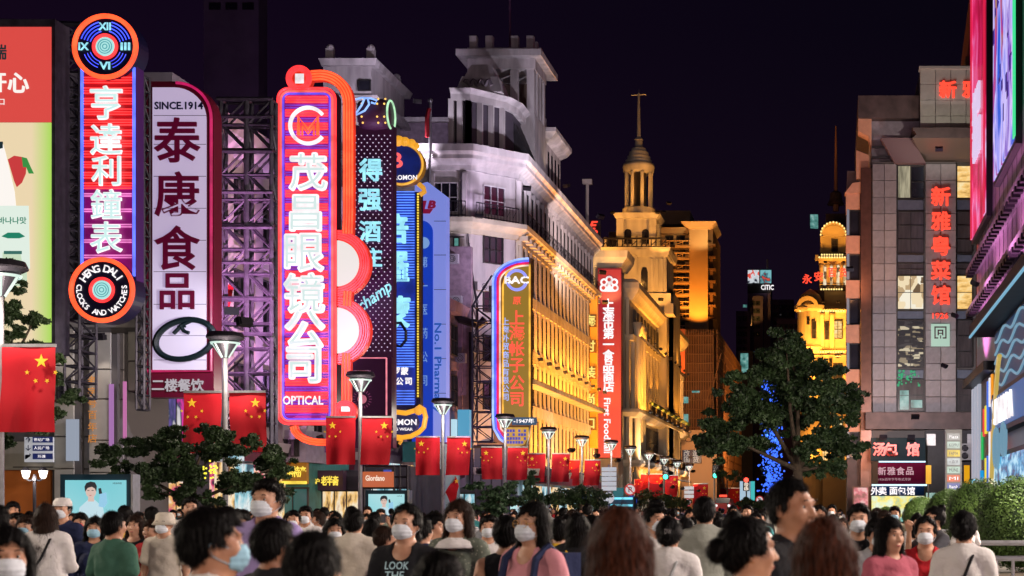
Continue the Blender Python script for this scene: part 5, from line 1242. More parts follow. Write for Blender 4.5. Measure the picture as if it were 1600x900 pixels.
# ---------- truss behind the optical sign
t = thing('lattice_frame', 'wide dark steel lattice frame between the white food sign and the optical sign', 'scaffold', (X(390, 60), 60, 0))
truss(t, 345, 384, 156, 700, 60.2, 0.5, 38, 0.06)
truss(t, 386, 424, 156, 700, 60.2, 0.5, 38, 0.06)
for py in (154, 182, 236, 300, 355, 410, 466, 522): MB().bar((X(338, 60), 60, Z(py, 60)), (X(426, 60), 60, Z(py, 60)), 0.075).build('cross_rail', M['truss_metal'], t)

# ---------- optical sign
Yo = 65.0
t = thing('optical_sign', 'large red and blue neon sign with white characters and a round monogram', 'neon sign', (X(480, Yo), Yo, 0))
MB().prism(round_rect(434, 137, 526, 664, Yo, 16), Yo, Yo+0.6).build('body', mat('sign_dark', (0.03, 0.005, 0.03), 0.4), t)
MB().prism(round_rect(438, 141, 522, 660, Yo, 14), Yo-0.03, Yo-0.004).build('backing', emis('back_purple', (0.26, 0.008, 0.20), 0.8, base=(0.2, 0.01, 0.1)), t)  # backing glows by itself in place of light from the tubes
def loop(px0, py0, px1, py1, r, rad, y, mt, nm):
    MB().tube([(p[0], y, p[1]) for p in round_rect(px0, py0, px1, py1, Yo, r, 6)], rad, 6, closed=True).build(nm, mt, t)
loop(435.5, 139, 524.5, 662.5, 16, 0.06, Yo-0.08, M['neon_red'], 'red_neon_frame')
loop(440, 143.5, 520, 658, 13, 0.055, Yo-0.08, emis('neon_coral', (1.0, 0.12, 0.10), 1.3), 'coral_neon_frame')
loop(443.5, 147, 516.5, 655, 10, 0.045, Yo-0.08, emis('neon_indigo', (0.14, 0.08, 1.0), 1.2, True), 'indigo_neon_frame')
red, pur = MB(), MB(); py = 152; k = 0
while py < 652:
    (red if k % 5 < 3 else pur).bar((X(447, Yo), Yo-0.07, Z(py, Yo)), (X(513, Yo), Yo-0.07, Z(py, Yo)), 0.045 if k % 5 < 3 else 0.03, 4)
    py += 4.0 if k % 5 != 2 else 5.0; k += 1
tag(red.build('red_neon_lines', M['neon_red'], t), kind='stuff'); tag(pur.build('purple_neon_lines', M['neon_purple'], t), kind='stuff')
cx, cz = X(484, Yo), Z(198, Yo)
MB().ringy(cx, cz, S(28, Yo), Yo-0.2, 0.085, 30, 6, math.radians(38), math.radians(322)).build('monogram_ring', M['neon_white'], t)
MB().tube([(X(a, Yo), Yo-0.2, Z(b_, Yo)) for a, b_ in ((469, 213), (469, 185), (484, 204), (499, 185), (499, 213))], 0.08, 6).tube([(X(a, Yo), Yo-0.2, Z(b_, Yo)) for a, b_ in ((475, 213), (475, 199), (484, 211), (493, 199), (493, 213))], 0.05, 6).build('monogram_letter', M['neon_orange'], t)
for ch, px, py, s in (('茂', 484, 270, 58), ('昌', 480, 334, 58), ('眼', 478, 396, 62), ('镜', 478, 459, 62), ('公', 479, 515, 62), ('司', 477, 571, 60)):
    han(ch, (X(px, Yo), Yo-0.2, Z(py, Yo)), S(s, Yo), M['neon_white'], t, offset=0.042, extrude=0.03)
    han(ch, (X(px, Yo), Yo-0.25, Z(py, Yo)), S(s, Yo), emis('char_mint', (0.66, 0.82, 0.80), 1.0) if py == 270 else bpy.data.materials['char_mint'], t, offset=-0.006, extrude=0.02)
text('OPTICAL', (X(476, Yo), Yo-0.2, Z(626, Yo)), S(14, Yo), M['neon_white'], t, w=S(63, Yo), offset=0.02)
# spectacle arm running over the top and down the right side, with two lit lenses
def band(pts, w, y0, y1, mt, nm, n=0):
    P = [Vector((a, b_)) for a, b_ in pts]; L, Rr = [], []
    for i in range(len(P)):
        d = (P[min(i+1, len(P)-1)] - P[max(i-1, 0)]).normalized(); nn = Vector((-d.y, d.x))
        L.append(P[i] + nn*w/2); Rr.append(P[i] - nn*w/2)
    m = MB()
    for i in range(len(P)-1):
        q = [L[i], L[i+1], Rr[i+1], Rr[i]]
        m.prism([(X(a, Yo), Z(b_, Yo)) for a, b_ in q], y0, y1)
    o = m.build(nm, mt, t)
    l = MB()
    for k in range(n):
        f = (k + 0.5)/n - 0.5
        l.tube([(X((L[i].x+Rr[i].x)/2 + (L[i]-Rr[i]).x*f, Yo), y0-0.03, Z((L[i].y+Rr[i].y)/2 + (L[i]-Rr[i]).y*f, Yo)) for i in range(len(P))], 0.042, 4)
    if n: tag(l.build(nm + '_neon', M['neon_orange'], t), kind='stuff')
    return o
bo = emis('back_orange', (0.75, 0.03, 0.012), 0.9, base=(0.3, 0.02, 0.01))  # emission stands in for neon light falling on the bands
arm = [(486, 118), (500, 117)] + [(500 + 44*math.sin(a), 161 - 44*math.cos(a)) for a in [PI/2*i/10 for i in range(11)]] + [(544, 240), (544, 330), (543, 365)]
band(arm, 17, Yo+0.02, Yo+0.3, bo, 'arch_band', 4)
band([(543, 455), (542, 478)], 14, Yo+0.02, Yo+0.3, bo, 'link_band', 3)
band([(541, 552), (540, 600), (540, 628)], 14, Yo+0.02, Yo+0.3, bo, 'lower_band', 3)
band([(458, 666)] + [(500 - 42*math.cos(a), 666 + 25*math.sin(a)) for a in (0.3, 0.6, 0.9, 1.2, 1.5)] + [(512, 691)], 11, Yo+0.02, Yo+0.3, bo, 'hook_band', 3)
for cx_, cy_, r_ in ((468, 123, 20), (540, 643, 17)):
    MB().cyly(X(cx_, Yo), Z(cy_, Yo), S(r_, Yo), Yo-0.05, Yo+0.3, 28).build('pin_disc', bo, t)
    l = MB()
    for f in (0.95, 0.78, 0.62): l.ringy(X(cx_, Yo), Z(cy_, Yo), S(r_*f, Yo), Yo-0.08, 0.045, 26, 5)
    l.build('pin_neon', M['neon_red'], t)
    MB().fbox(cx_-7, cy_-8, cx_+6.5, cy_+7 if cy_ < 200 else cy_, Yo-0.09, 0.03).build('pin_window', M['neon_white'], t)
for cy_ in (411, 516):
    m = MB().cyly(X(524, Yo), Z(cy_, Yo), S(53, Yo), Yo+0.12, Yo+0.5, 40); m.build('lens_rim', bo, t)
    MB().cyly(X(524, Yo), Z(cy_, Yo), S(36, Yo), Yo+0.05, Yo+0.12, 36).build('lens', emis('lens_white', (0.82, 0.80, 0.74), 0.95, True), t)
    l = MB()
    for f in (50.5, 47, 43.5, 40): l.ringy(X(524, Yo), Z(cy_, Yo), S(f, Yo), Yo+0.09, 0.045, 44, 5)
    l.build('lens_neon', M['neon_red'], t)

# ---------- wine shop sign
Yw = 72.0
t = thing('wine_sign', 'dark purple dotted sign with cyan neon characters under a lit wine barrel', 'neon sign', (X(585, Yw), Yw, 0))
MB().fbox(553, 196, 614, 700, Yw, 0.6).build('body', mat('sign_plum', (0.05, 0.012, 0.05), 0.4), t)
m = MB()
for i in range(64):
    for j in range(7):
        px = 556 + j*9 + (4.5 if i % 2 else 0)
        if px < 611 and i*5.6+212 < 552: m.ball((X(px, Yw), Yw-0.02, Z(212+i*5.6, Yw)), 0.034, 5, 3)
tag(m.build('dot_lamps', emis('dots', (0.75, 0.6, 0.85), 0.9), t), kind='stuff')
br = MB().lathe([(0.9, -1.0), (1.02, -0.6), (1.08, 0), (1.02, 0.6), (0.9, 1.0)], n=20)
br.xf(Matrix.Translation((X(586, Yw), Yw+0.1, Z(179, Yw))) @ Matrix.Rotation(PI/2, 4, 'Y') @ Matrix.Scale(0.70, 4))
br.build('barrel', mat('barrel', (0.07, 0.02, 0.06), 0.5), t, smooth=True)
e = MB().ringy(0, 0, 0.66, 0, 0.05, 24, 5); e.xf(Matrix.Translation((X(586, Yw)+0.73, Yw+0.1, Z(179, Yw))) @ Matrix.Rotation(PI/2, 4, 'Z')); e.build('barrel_end_neon', emis('neon_lime', (0.55, 1.0, 0.6), 1.1), t)
m = MB()
for px in (560, 572, 596, 607):
    for py in (159, 168, 188, 196): m.ball((X(px, Yw), Yw-0.68 if py in (168, 188) else Yw-0.5, Z(py, Yw)), 0.05, 6, 4)
tag(m.build('barrel_bulbs', emis('bulb_amber', (1, 0.55, 0.12), 1.5), t), kind='stuff')
MB().tube([(X(a, Yw), Yw-0.80, Z(b_, Yw)) for a, b_ in ((556, 170), (562, 163), (574, 160), (588, 161), (597, 164), (594, 169), (588, 167))], 0.05, 5).tube([(X(a, Yw), Yw-0.80, Z(b_, Yw)) for a, b_ in ((578, 161), (573, 172), (566, 182), (557, 185))], 0.05, 5).tube([(X(a, Yw), Yw-0.80, Z(b_, Yw)) for a, b_ in ((556, 180), (566, 186), (578, 180), (585, 170), (583, 162))], 0.05, 5).build('script_letter_d', emis('neon_sky', (0.25, 0.45, 1.0), 1.4), t)
for ch, px, py, s in (('得', 580, 266, 36), ('强', 579, 313, 36), ('酒', 579, 362, 34), ('庄', 583, 403, 30)):
    han(ch, (X(px, Yw), Yw-0.1, Z(py, Yw)), S(s, Yw), M['neon_cyan'], t, offset=0.022)
text('champ', (X(594, Yw), Yw-0.75, Z(468, Yw)), S(24, Yw), M['neon_cyan'], t, w=S(60, Yw), shear=0.35, rot=-math.radians(36), offset=0.008)
MB().fbox(547, 558, 612, 652, Yw-0.5, 0.45).build('poster_box', mat('poster_dark', (0.03, 0.006, 0.03), 0.3), t)
MB().cyly(X(571, Yw), Z(625, Yw), S(7, Yw), Yw-0.53, Yw-0.5, 18).build('printed_disc', emis('print_rose', lin(200, 110, 130), 0.9), t)
m = MB()
for k in range(20):
    a = 2*PI*k/20; m.bar((X(571+11*math.cos(a), Yw), Yw-0.52, Z(625+11*math.sin(a), Yw)), (X(571+15*math.cos(a), Yw), Yw-0.52, Z(625+15*math.sin(a), Yw)), 0.015)
tag(m.build('printed_dial', emis('print_rose_dim', lin(130, 60, 100), 0.9), t), kind='stuff')
text('REMY MARTIN', (X(571, Yw), Yw-0.52, Z(582, Yw)), S(4, Yw), emis('print_mauve', lin(190, 130, 160), 0.9), t, w=S(26, Yw), extrude=0.01)
MB().bar((X(609, Yw), Yw-0.53, Z(561, Yw)), (X(609, Yw), Yw-0.53, Z(650, Yw)), 0.04).bar((X(549, Yw), Yw-0.53, Z(561, Yw)), (X(609, Yw), Yw-0.53, Z(561, Yw)), 0.03).build('poster_neon_edge', emis('edge_rose', (1.0, 0.25, 0.35), 1.0), t)

# ---------- tailor sign
Yr = 78.0
t = thing('tailor_sign', 'blue neon sign with ornate gold frame and an oval red monogram plate at the top', 'neon sign', (X(640, Yr), Yr, 0))
MB().fbox(606, 300, 657, 640, Yr, 0.5).build('body', M['navy'], t)
MB().fbox(606, 302, 649, 632, Yr-0.03, 0.02).build('backing', emis('back_blue', (0.004, 0.03, 0.42), 0.75, True), t)  # glow of the blue tubes put into the backing colour
bl = MB(); py = 300
while py < 632:
    if not (436 < py < 470 or 575 < py < 608): bl.bar((X(608, Yr), Yr-0.06, Z(py, Yr)), (X(648, Yr), Yr-0.06, Z(py, Yr)), 0.028, 4)
    py += 4.2
tag(bl.build('blue_neon_lines', emis('neon_azure', (0.09, 0.22, 1.0), 1.5), t), kind='stuff')
MB().cyly(X(629, Yr), Z(258, Yr), S(33, Yr), Yr-0.2, Yr+0.3, 40, 1.05).build('gold_oval', mat('gold_lit', (0.8, 0.42, 0.05), 0.4, 0.2), t)
MB().cyly(X(629, Yr), Z(258, Yr), S(29, Yr), Yr-0.24, Yr-0.2, 40, 1.05).build('oval_plate', emis('plate_blue', (0.003, 0.012, 0.13), 0.8), t)
for rr_ in (31.5,): MB().ringy(X(629, Yr), Z(258, Yr), S(rr_, Yr), Yr-0.22, 0.06, 44, 5, sx=1.05).build('gold_neon_rim', emis('neon_gold', (1.0, 0.50, 0.06), 1.0), t)
text('B', (X(622, Yr), Yr-0.27, Z(252, Yr)), S(24, Yr), emis('letter_coral', (1, 0.12, 0.12), 1.2), t, w=S(19, Yr), offset=0.02)
text('BAROMON', (X(630, Yr), Yr-0.27, Z(279, Yr)), S(7.5, Yr), M['neon_white'], t, w=S(48, Yr), offset=0.02)
m = MB()
for k in range(7):
    a = math.radians(50 + k*14); m.ball((X(629+35*math.cos(a)*1.02, Yr), Yr-0.15, Z(258-35*math.sin(a)-2, Yr)), 0.17 + 0.04*(k % 2), 8, 5)
m.ball((X(624, Yr), Yr-0.15, Z(222, Yr)), 0.3, 8, 6); m.ball((X(634, Yr), Yr-0.15, Z(223, Yr)), 0.26, 8, 6)
m.build('gold_crest', emis('crest_gold', (0.95, 0.42, 0.03), 0.75, base=(0.6, 0.3, 0.03)), t)
m = MB(); m.tube([(X(a, Yr), Yr-0.1, Z(b_, Yr)) for a, b_ in ((655, 288), (662, 294), (664, 300), (657, 305))], 0.13, 7)
m.build('gold_bracket', emis('gold_dim', (0.8, 0.36, 0.04), 0.7, base=(0.6, 0.3, 0.03)), t)
MB().fbox(650.5, 302, 657.5, 622, Yr-0.1, 0.15).build('gold_border', mat('border_dark', (0.12, 0.06, 0.01), 0.5), t)
m = MB()
for k in range(76): m.ball((X(654, Yr), Yr-0.12, Z(304+k*4.2, Yr)), 0.055, 5, 3)
tag(m.build('border_bulbs', M['neon_yellow'], t), kind='stuff')
for ch, py, s in (('培', 358, 46), ('羅', 418, 50), ('蒙', 488, 50)):
    han(ch, (X(616 if ch != '蒙' else 618, Yr), Yr-0.15, Z(py, Yr)), S(s, Yr), M['neon_cyan'], t, offset=0.03)
MB().tube([(X(a, Yr), Yr-0.2, Z(b_, Yr)) for a, b_ in ((616, 540), (628, 542), (636, 532), (636, 518), (628, 505), (618, 506), (612, 515))], 0.08, 6).build('dark_swirl', mat('swirl', (0.002, 0.002, 0.03), 0.4), t)
for ch, px, py in (('罗', 620, 580), ('蒙', 633, 580), ('公', 625, 596), ('司', 639, 596)):
    han(ch, (X(px, Yr), Yr-0.1, Z(py, Yr)), S(12, Yr), M['neon_white'], t, offset=0.03)
MB().prism([(X(a, Yr), Z(b_, Yr)) for a, b_ in ((600, 646), (650, 648), (655, 660), (650, 674), (636, 682), (600, 680))], Yr-0.2, Yr+0.2).build('name_plate', emis('plate_deep', (0.004, 0.01, 0.10), 0.7), t)
text('ROMON', (X(629, Yr), Yr-0.24, Z(660, Yr)), S(9.5, Yr), M['neon_white'], t, w=S(48, Yr), offset=0.025)
text('CLOTHING WEAR', (X(617, Yr), Yr-0.24, Z(671, Yr)), S(4.5, Yr), M['neon_white'], t, w=S(60, Yr), offset=0.02)
MB().tube([(X(a, Yr), Yr-0.25, Z(b_, Yr)) for a, b_ in ((606, 638), (620, 644), (636, 646), (650, 642), (658, 636), (664, 640), (667, 652), (664, 668), (656, 676), (644, 682), (630, 684), (612, 682))], 0.13, 7).build('gold_scroll', bpy.data.materials['crest_gold'], t)
MB().ball((X(656, Yr), Yr-0.25, Z(642, Yr)), 0.24, 10, 6).build('gold_rosette', bpy.data.materials['gold_dim'], t)
MB().tube([(X(a, Yr), Yr-0.25, Z(b_, Yr)) for a, b_ in ((614, 690), (622, 686), (630, 690), (626, 694))], 0.09, 6).build('gold_curl', bpy.data.materials['gold_dim'], t)

# ---------- pharmacy sign
Yp = 88.0
t = thing('pharmacy_sign', 'pale blue tower sign with vertical latin lettering beside the gold-framed neon sign', 'shop sign', (X(676, Yp), Yp, 0))
MB().prism([(X(a, Yp), Z(b_, Yp)) for a, b_ in ((648, 290), (668, 284), (697, 306), (697, 690), (648, 690))], Yp, Yp+0.8).build('body', emis('face_ice', lin(112, 130, 220), 0.85, True, base=(0.3, 0.3, 0.4)), t)
MB().prism(round_rect(640, 345, 677, 700, Yp, 18, 8, (0, 1, 0, 0)), Yp-0.12, Yp-0.02).build('blue_panel', emis('panel_cobalt', lin(14, 60, 190), 0.85), t)
MB().prism([(X(a, Yp), Z(b_, Yp)) for a, b_ in ((662, 314), (667, 314), (664, 327), (677, 327), (672, 334), (659, 334))], Yp-0.1, Yp-0.04).build('logo_stroke', emis('logo_wine', lin(140, 12, 60), 0.7), t)
text('B', (X(675, Yp), Yp-0.07, Z(320, Yp)), S(13, Yp), bpy.data.materials['logo_wine'], t, w=S(13, Yp), offset=0.06, shear=0.2)
text('No.1 Pharmacy', (X(683, Yp), Yp-0.05, Z(575, Yp)), S(14, Yp), emis('letter_blue', lin(30, 90, 190), 0.8), t, w=S(140, Yp), offset=0.02, rot=PI/2)
fb = emis('letter_faint', lin(130, 170, 230), 0.8)
for i, ch in enumerate('第一医药公司'):
    han(ch, (X(664, Yp), Yp-0.16, Z(410+i*37, Yp)), S(18, Yp), fb, t, sx=0.6)
MB().cyly(X(663, Yp), Z(380, Yp), S(9, Yp), Yp-0.16, Yp-0.12, 20).build('round_logo', fb, t)
m = MB()
for py in (345, 398, 452, 506, 560, 614): m.fbox(678, py, 697, py+0.8, Yp-0.03, 0.04)
tag(m.build('panel_joints', mat('joint_blue', (0.05, 0.06, 0.12)), t), kind='stuff')

# ---------- golden arch sign
Ya = 95.0
t = thing('arch_sign', 'tall round-topped sign with blue and red neon edge and red characters on olive gold', 'neon sign', (X(800, Ya), Ya, 0))
outer = [(772, 690), (770, 660), (770, 436)] + [(831 - 57*math.cos(a) - 4, 436 - 33*math.sin(a)) for a in [PI/2*i/8 for i in range(1, 9)]]
MB().prism([(X(a, Ya), Z(b_, Ya)) for a, b_ in outer + [(830, 403), (830, 650), (822, 698), (796, 698)]], Ya, Ya+0.5).build('body', mat('sign_amber', (0.25, 0.12, 0.02), 0.5), t)
MB().prism([(X(a, Ya), Z(b_, Ya)) for a, b_ in ((785, 650), (785, 445), (791, 424), (806, 414), (829, 412), (829, 655), (785, 655))], Ya-0.03, Ya-0.003).build('face', emis('face_olive', lin(158, 122, 34), 0.85, True), t)
def edge(dx, dy, rad, mt, nm, bottom=True, top=403):
    q = []
    if bottom: q += [(806, 697-dx), (792, 694-dx), (781+dx*0.6, 686-dx), (772+dx, 670), (770.5+dx, 655)]
    q += [(770.5+dx, 440)]
    q += [(770.5+dx + (56-dx)*(1-math.cos(a)), 440 - (36-dx*1.0)*math.sin(a)) for a in [PI/2*i/8 for i in range(1, 9)]]
    MB().tube([(X(a, Ya), Ya-0.08, Z(b_, Ya)) for a, b_ in q], rad, 5).build(nm, mt, t)
edge(0, 0, 0.07, emis('neon_ice', (0.35, 0.5, 1.0), 1.3), 'ice_neon_edge')
edge(3.5, 0, 0.07, M['neon_blue'], 'blue_neon_edge')
edge(7.5, 0, 0.08, emis('neon_crimson', (0.85, 0.01, 0.1), 1.1), 'crimson_neon_edge')
edge(11, 0, 0.05, emis('neon_ivory', (1.0, 0.75, 0.6), 1.1), 'ivory_neon_edge')
MB().tube([(X(a, Ya), Ya-0.07, Z(b_, Ya)) for a, b_ in ((786, 654), (786, 446), (792, 426), (806, 416), (828, 414), (828, 654), (786, 654))], 0.06, 5).build('yellow_neon_border', emis('neon_amber', (1.0, 0.5, 0.05), 1.2, True), t)
MB().ringy(X(808, Ya), Z(438, Ya), S(15, Ya), Ya-0.1, 0.10, 30, 6, math.radians(18), math.radians(165)).ringy(X(808, Ya), Z(438, Ya), S(15, Ya), Ya-0.1, 0.10, 30, 6, math.radians(195), math.radians(342)).build('logo_ring', emis('logo_periwinkle', (0.3, 0.32, 1.0), 1.1), t)
text('BAC', (X(808, Ya), Ya-0.16, Z(438, Ya)), S(12, Ya), M['neon_white'], t, w=S(38, Ya), offset=0.04)
rl = emis('letter_scarlet', (1.0, 0.10, 0.05), 1.1)
for ch, py, s in (('原', 470, 13), ('上', 496, 24), ('海', 520, 24), ('帐', 545, 24), ('子', 571, 24), ('公', 598, 24), ('司', 624, 24)):
    han(ch, (X(808, Ya), Ya-0.08, Z(py, Ya)), S(s, Ya), rl, t, offset=0.02)
bl = emis('letter_ice', (0.4, 0.5, 1.0), 1.0)
for i, ch in enumerate('上海外贸商品有限公司'):
    han(ch, (X(790, Ya), Ya-0.08, Z(502+i*13.2, Ya)), S(12, Ya), bl, t, offset=0.012)
MB().fbox(800, 652, 838, 664, Ya-0.25, 0.2).build('year_plate', emis('plate_teal', lin(30, 90, 130), 0.6), t)
text('-1947年', (X(820, Ya), Ya-0.29, Z(658, Ya)), S(8, Ya), M['neon_white'], t, w=S(32, Ya), offset=0.02)
MB().prism([(X(a, Ya), Z(b_, Ya)) for a, b_ in ((788, 668), (826, 668), (826, 682), (820, 694), (808, 699), (790, 697))], Ya-0.2, Ya+0.1).build('lower_plate', emis('plate_gold', lin(226, 170, 50), 0.85), t)
m = MB(); rr = random.Random(5)
for i in range(4):
    for j in range(7):
        if rr.random() < 0.8: m.fbox(792+j*4.4, 671+i*6, 792+j*4.4+3.4, 671+i*6+4.2, Ya-0.24, 0.05)
tag(m.build('plate_print', emis('plate_print_blue', lin(60, 70, 190), 0.9), t), kind='stuff')
t = thing('steel_scaffold', 'pale steel lattice frame left of the round-topped gold sign', 'scaffold', (X(752, 95.2), 95.4, 0))
truss(t, 738, 769, 478, 690, 95.4, 1.3, 22, 0.04)
MB().bar((X(738, 95.4), 95.4, Z(478, 95.4)), (X(769, 95.4), 95.4, Z(430, 95.4)), 0.06).build('top_strut', M['truss_metal'], t)

# ---------- vertical fashion-house sign and the red food-hall banner
Yf = 132.0
t = thing('fashion_sign', 'vertical orange sign with square gold character boxes beside the red banner', 'shop sign', (X(921, Yf), Yf, 0))
MB().fbox(911, 462, 933, 700, Yf, 0.6).build('body', emis('sign_orange', lin(216, 118, 14), 0.75, base=(0.5, 0.25, 0.03)), t)
for ch, py in (('海', 501), ('时', 541), ('装', 582), ('尚', 624), ('口', 662)):
    MB().fbox(912, py-10, 932, py+10, Yf-0.15, 0.14).build('character_box', mat('box_brown', (0.16, 0.08, 0.02), 0.5), t)
    han(ch, (X(922, Yf), Yf-0.2, Z(py, Yf)), S(18, Yf), emis('char_lemon', (1.0, 0.75, 0.18), 1.1) if ch == '海' else bpy.data.materials['char_lemon'], t, offset=0.02)
Yg = 137.0
t = thing('food_hall_banner', 'tall red vertical banner with white characters and a white tree-shaped emblem', 'shop sign', (X(950, Yg), Yg, 0))
MB().fbox(934, 419, 971, 716, Yg, 0.7).build('frame', M['maroon'], t)
nm, nt, b = _new('banner_red')
tc = nt.nodes.new('ShaderNodeTexCoord'); sp = nt.nodes.new('ShaderNodeSeparateXYZ'); mr = nt.nodes.new('ShaderNodeMapRange'); rp = nt.nodes.new('ShaderNodeValToRGB')
mr.inputs[1].default_value = Z(716, Yg); mr.inputs[2].default_value = Z(419, Yg)
nt.links.new(tc.outputs['Object'], sp.inputs[0]); nt.links.new(sp.outputs[2], mr.inputs[0]); nt.links.new(mr.outputs[0], rp.inputs[0])
rp.color_ramp.elements[0].color = (*lin(232, 80, 60), 1); rp.color_ramp.elements[1].color = (*lin(150, 18, 34), 1); rp.color_ramp.elements[0].position = 0.25; rp.color_ramp.elements[1].position = 0.75
nt.links.new(rp.outputs[0], b.inputs['Emission Color']); b.inputs['Emission Strength'].default_value = 0.95; b.inputs['Base Color'].default_value = (0.1, 0.01, 0.01, 1)
MB().fbox(935, 421, 970, 715, Yg-0.04, 0.03).build('face', nm, t)
m = MB(); cx, cz = 952, 446
for (dx, dy, r_) in ((-9, 4, 4.5), (-8, -5, 4.5), (0, -9, 4.5), (8, -5, 4.5), (9, 4, 4.5)):
    m.ringy(X(cx+dx, Yg), Z(cz+dy, Yg), S(r_, Yg), Yg-0.1, 0.09, 12, 5)
m.prism([(X(a, Yg), Z(b_, Yg)) for a, b_ in ((950, 442), (954, 442), (955, 452), (960, 456), (944, 456), (949, 452))], Yg-0.15, Yg-0.06)
m.build('tree_emblem', M['neon_white'], t)
for i, ch in enumerate('上海市第一食品商店'):
    py = [475, 491, 506, 521, 538, 555, 572, 588, 604][i]
    han(ch, (X(951, Yg), Yg-0.1, Z(py, Yg)), S(17.5, Yg), M['neon_white'], t, offset=0.03)
text('First Foodhall', (X(949, Yg), Yg-0.1, Z(665, Yg)), S(10.5, Yg), M['neon_white'], t, w=S(86, Yg), offset=0.025, rot=PI/2)
# red sign letters on the roof
Yl = 139.0
t = thing('rooftop_sign', 'small red neon sign of stacked letters on the roof behind the cornice', 'neon sign', (X(928, Yl), Yl, Z(392, Yl)))
MB().fbox(919, 344, 938, 380, Yl+0.1, 0.3).build('backing', M['dark'], t)
text('E', (X(927, Yl), Yl, Z(352, Yl)), S(13, Yl), M['red_letter'], t, w=S(14, Yl), offset=0.03, shear=0.3)
text('♥', (X(929, Yl), Yl, Z(364, Yl)), S(9, Yl), M['red_letter'], t, w=S(10, Yl))
text('EB', (X(929, Yl), Yl, Z(374, Yl)), S(8, Yl), M['red_letter'], t, w=S(16, Yl), offset=0.03)
# ================================================================== STREET FURNITURE
LMP = emis('lamp_struts', (0.75, 1.0, 0.9), 0.8, False)
def make_lamp():
    t = thing('street_lamp', 'x', 'street lamp')
    MB().lathe([(0.16, 0), (0.16, 0.5), (0.09, 0.55), (0.08, 5.9), (0.07, 6.35)], n=10).build('pole', M['steel'], t, True, local=True)
    MB().lathe([(0.09, 6.32), (0.42, 6.86), (0.56, 6.93), (0.56, 6.97), (0.5, 7.1), (0.2, 7.14)], n=24).lathe([(0.40, 6.84), (0.54, 6.92)], n=24, cap=False).build('shade', M['black_metal'], t, local=True)
    m = MB()
    for k in range(6):
        a = 2*PI*k/6; m.bar((0.1*math.cos(a), 0.1*math.sin(a), 6.34), (0.40*math.cos(a), 0.40*math.sin(a), 6.80), 0.035)
    m.lathe([(0.42, 6.74), (0.44, 6.8)], n=20, cap=False)
    m.build('lit_strut', LMP, t, local=True)
    MB().lathe([(0.05, 6.4), (0.1, 6.45), (0.1, 6.55), (0.04, 6.6)], n=10).build('bulb', M['lamp_glass'], t, local=True)
    l = bpy.data.lights.new('lamp_light', 'POINT'); l.energy = 330; l.color = (1.0, 0.86, 0.72); l.shadow_soft_size = 0.12
    o = bpy.data.objects.new('lamp_light', l); COL.objects.link(o); o.parent = t; o.location = (0.3, -0.75, 6.2)
    return t
lamp0 = make_lamp()
near_fill = bpy.data.lights.new('lamp_light', 'POINT'); near_fill.energy = 3600; near_fill.color = (1.0, 0.84, 0.68); near_fill.shadow_soft_size = 0.25  # strong light for the added lamps around the crowd
mid_fill = near_fill.copy(); mid_fill.energy = 9000
# (px, Y, height scale)
LP = [(0, 33.5), (352, 47.1), (563, 60.6), (692, 75.3), (789, 87.7), (857, 101.8), (909, 113.6), (955, 121), (985, 132), (1014, 145), (1038, 158), (1058, 171), (1077, 185), (1092, 198), (1105, 211), (1128, 239)]
LBL = ['street lamp at the left edge above the large red flag', 'street lamp standing in the low tree beside the white food sign', 'tall street lamp in front of the optical and wine signs', 'street lamp before the pale blue pharmacy sign', 'street lamp in front of the golden arch sign', 'street lamp between red flags before the orange facade', 'street lamp just left of the red food hall banner', 'street lamp in front of the foot of the red food hall banner',
       'street lamp just right of the red food hall banner', 'street lamp above the pair of flags in front of the food hall arcade', 'street lamp beside the nearer green traffic light', 'street lamp left of the single far red flag', 'street lamp above the single far red flag', 'small far street lamp right of the single far flag', 'small far street lamp by the farther green traffic light', 'farthest street lamp above the last red flags']
for i, (px, Y) in enumerate(LP):
    if i == 0: lamp0.location = (X(px, Y), Y, 0); lamp0['label'] = LBL[0]; lamp0['group'] = 'street lamps down the left side'
    else: copy_tree(lamp0, (X(px, Y), Y, 0), LBL[i], 'street lamps down the left side')
# unseen copies of the lamp, added with stronger lights to brighten the crowd
for k, (x_, y_) in enumerate(((-17.5, 18), (-17.5, 3), (6.5, -3), (7.6, 12), (7.6, 28), (7.8, 43), (8.3, 58))):
    o = copy_tree(lamp0, (x_, y_, 0), NTH[k] + ' unseen lamp post added to light the near crowd, outside the picture', 'added lamps around the near crowd')
    for ch in o.children:
        if ch.type == 'LIGHT': ch.data = near_fill if k < 4 else mid_fill

# flags
flag_red = mat('flag_red', (0.46, 0.002, 0.012), 0.75, bump=0.15, scale=3)
nt = flag_red.node_tree; b = nt.nodes['Principled BSDF']
star_y = mat('star_yellow', (0.85, 0.55, 0.03), 0.6)
def star_pts(cx, cz, r, rot=0.0):
    p = []
    for k in range(10):
        a = PI/2 + rot + k*PI/5; q = r if k % 2 == 0 else r*0.40
        p.append((cx+q*math.cos(a), cz+q*math.sin(a)))
    return p
def flag_cloth(w, h, seed=0):
    m = MB(); nx, nz = 10, 14; rr = random.Random(seed); ph = rr.random()*6
    for j in range(nz+1):
        for i in range(nx+1):
            u, v = i/nx, j/nz
            m.v.append((w*u, 0.055*math.sin(6*u+ph+2.5*v)*(0.15+v) + 0.02*math.sin(9*v+ph), -h*v))
    for j in range(nz):
        for i in range(nx):
            a = j*(nx+1)+i; m.f.append((a, a+nx+1, a+nx+2, a+1))
    return m
_fl = {}
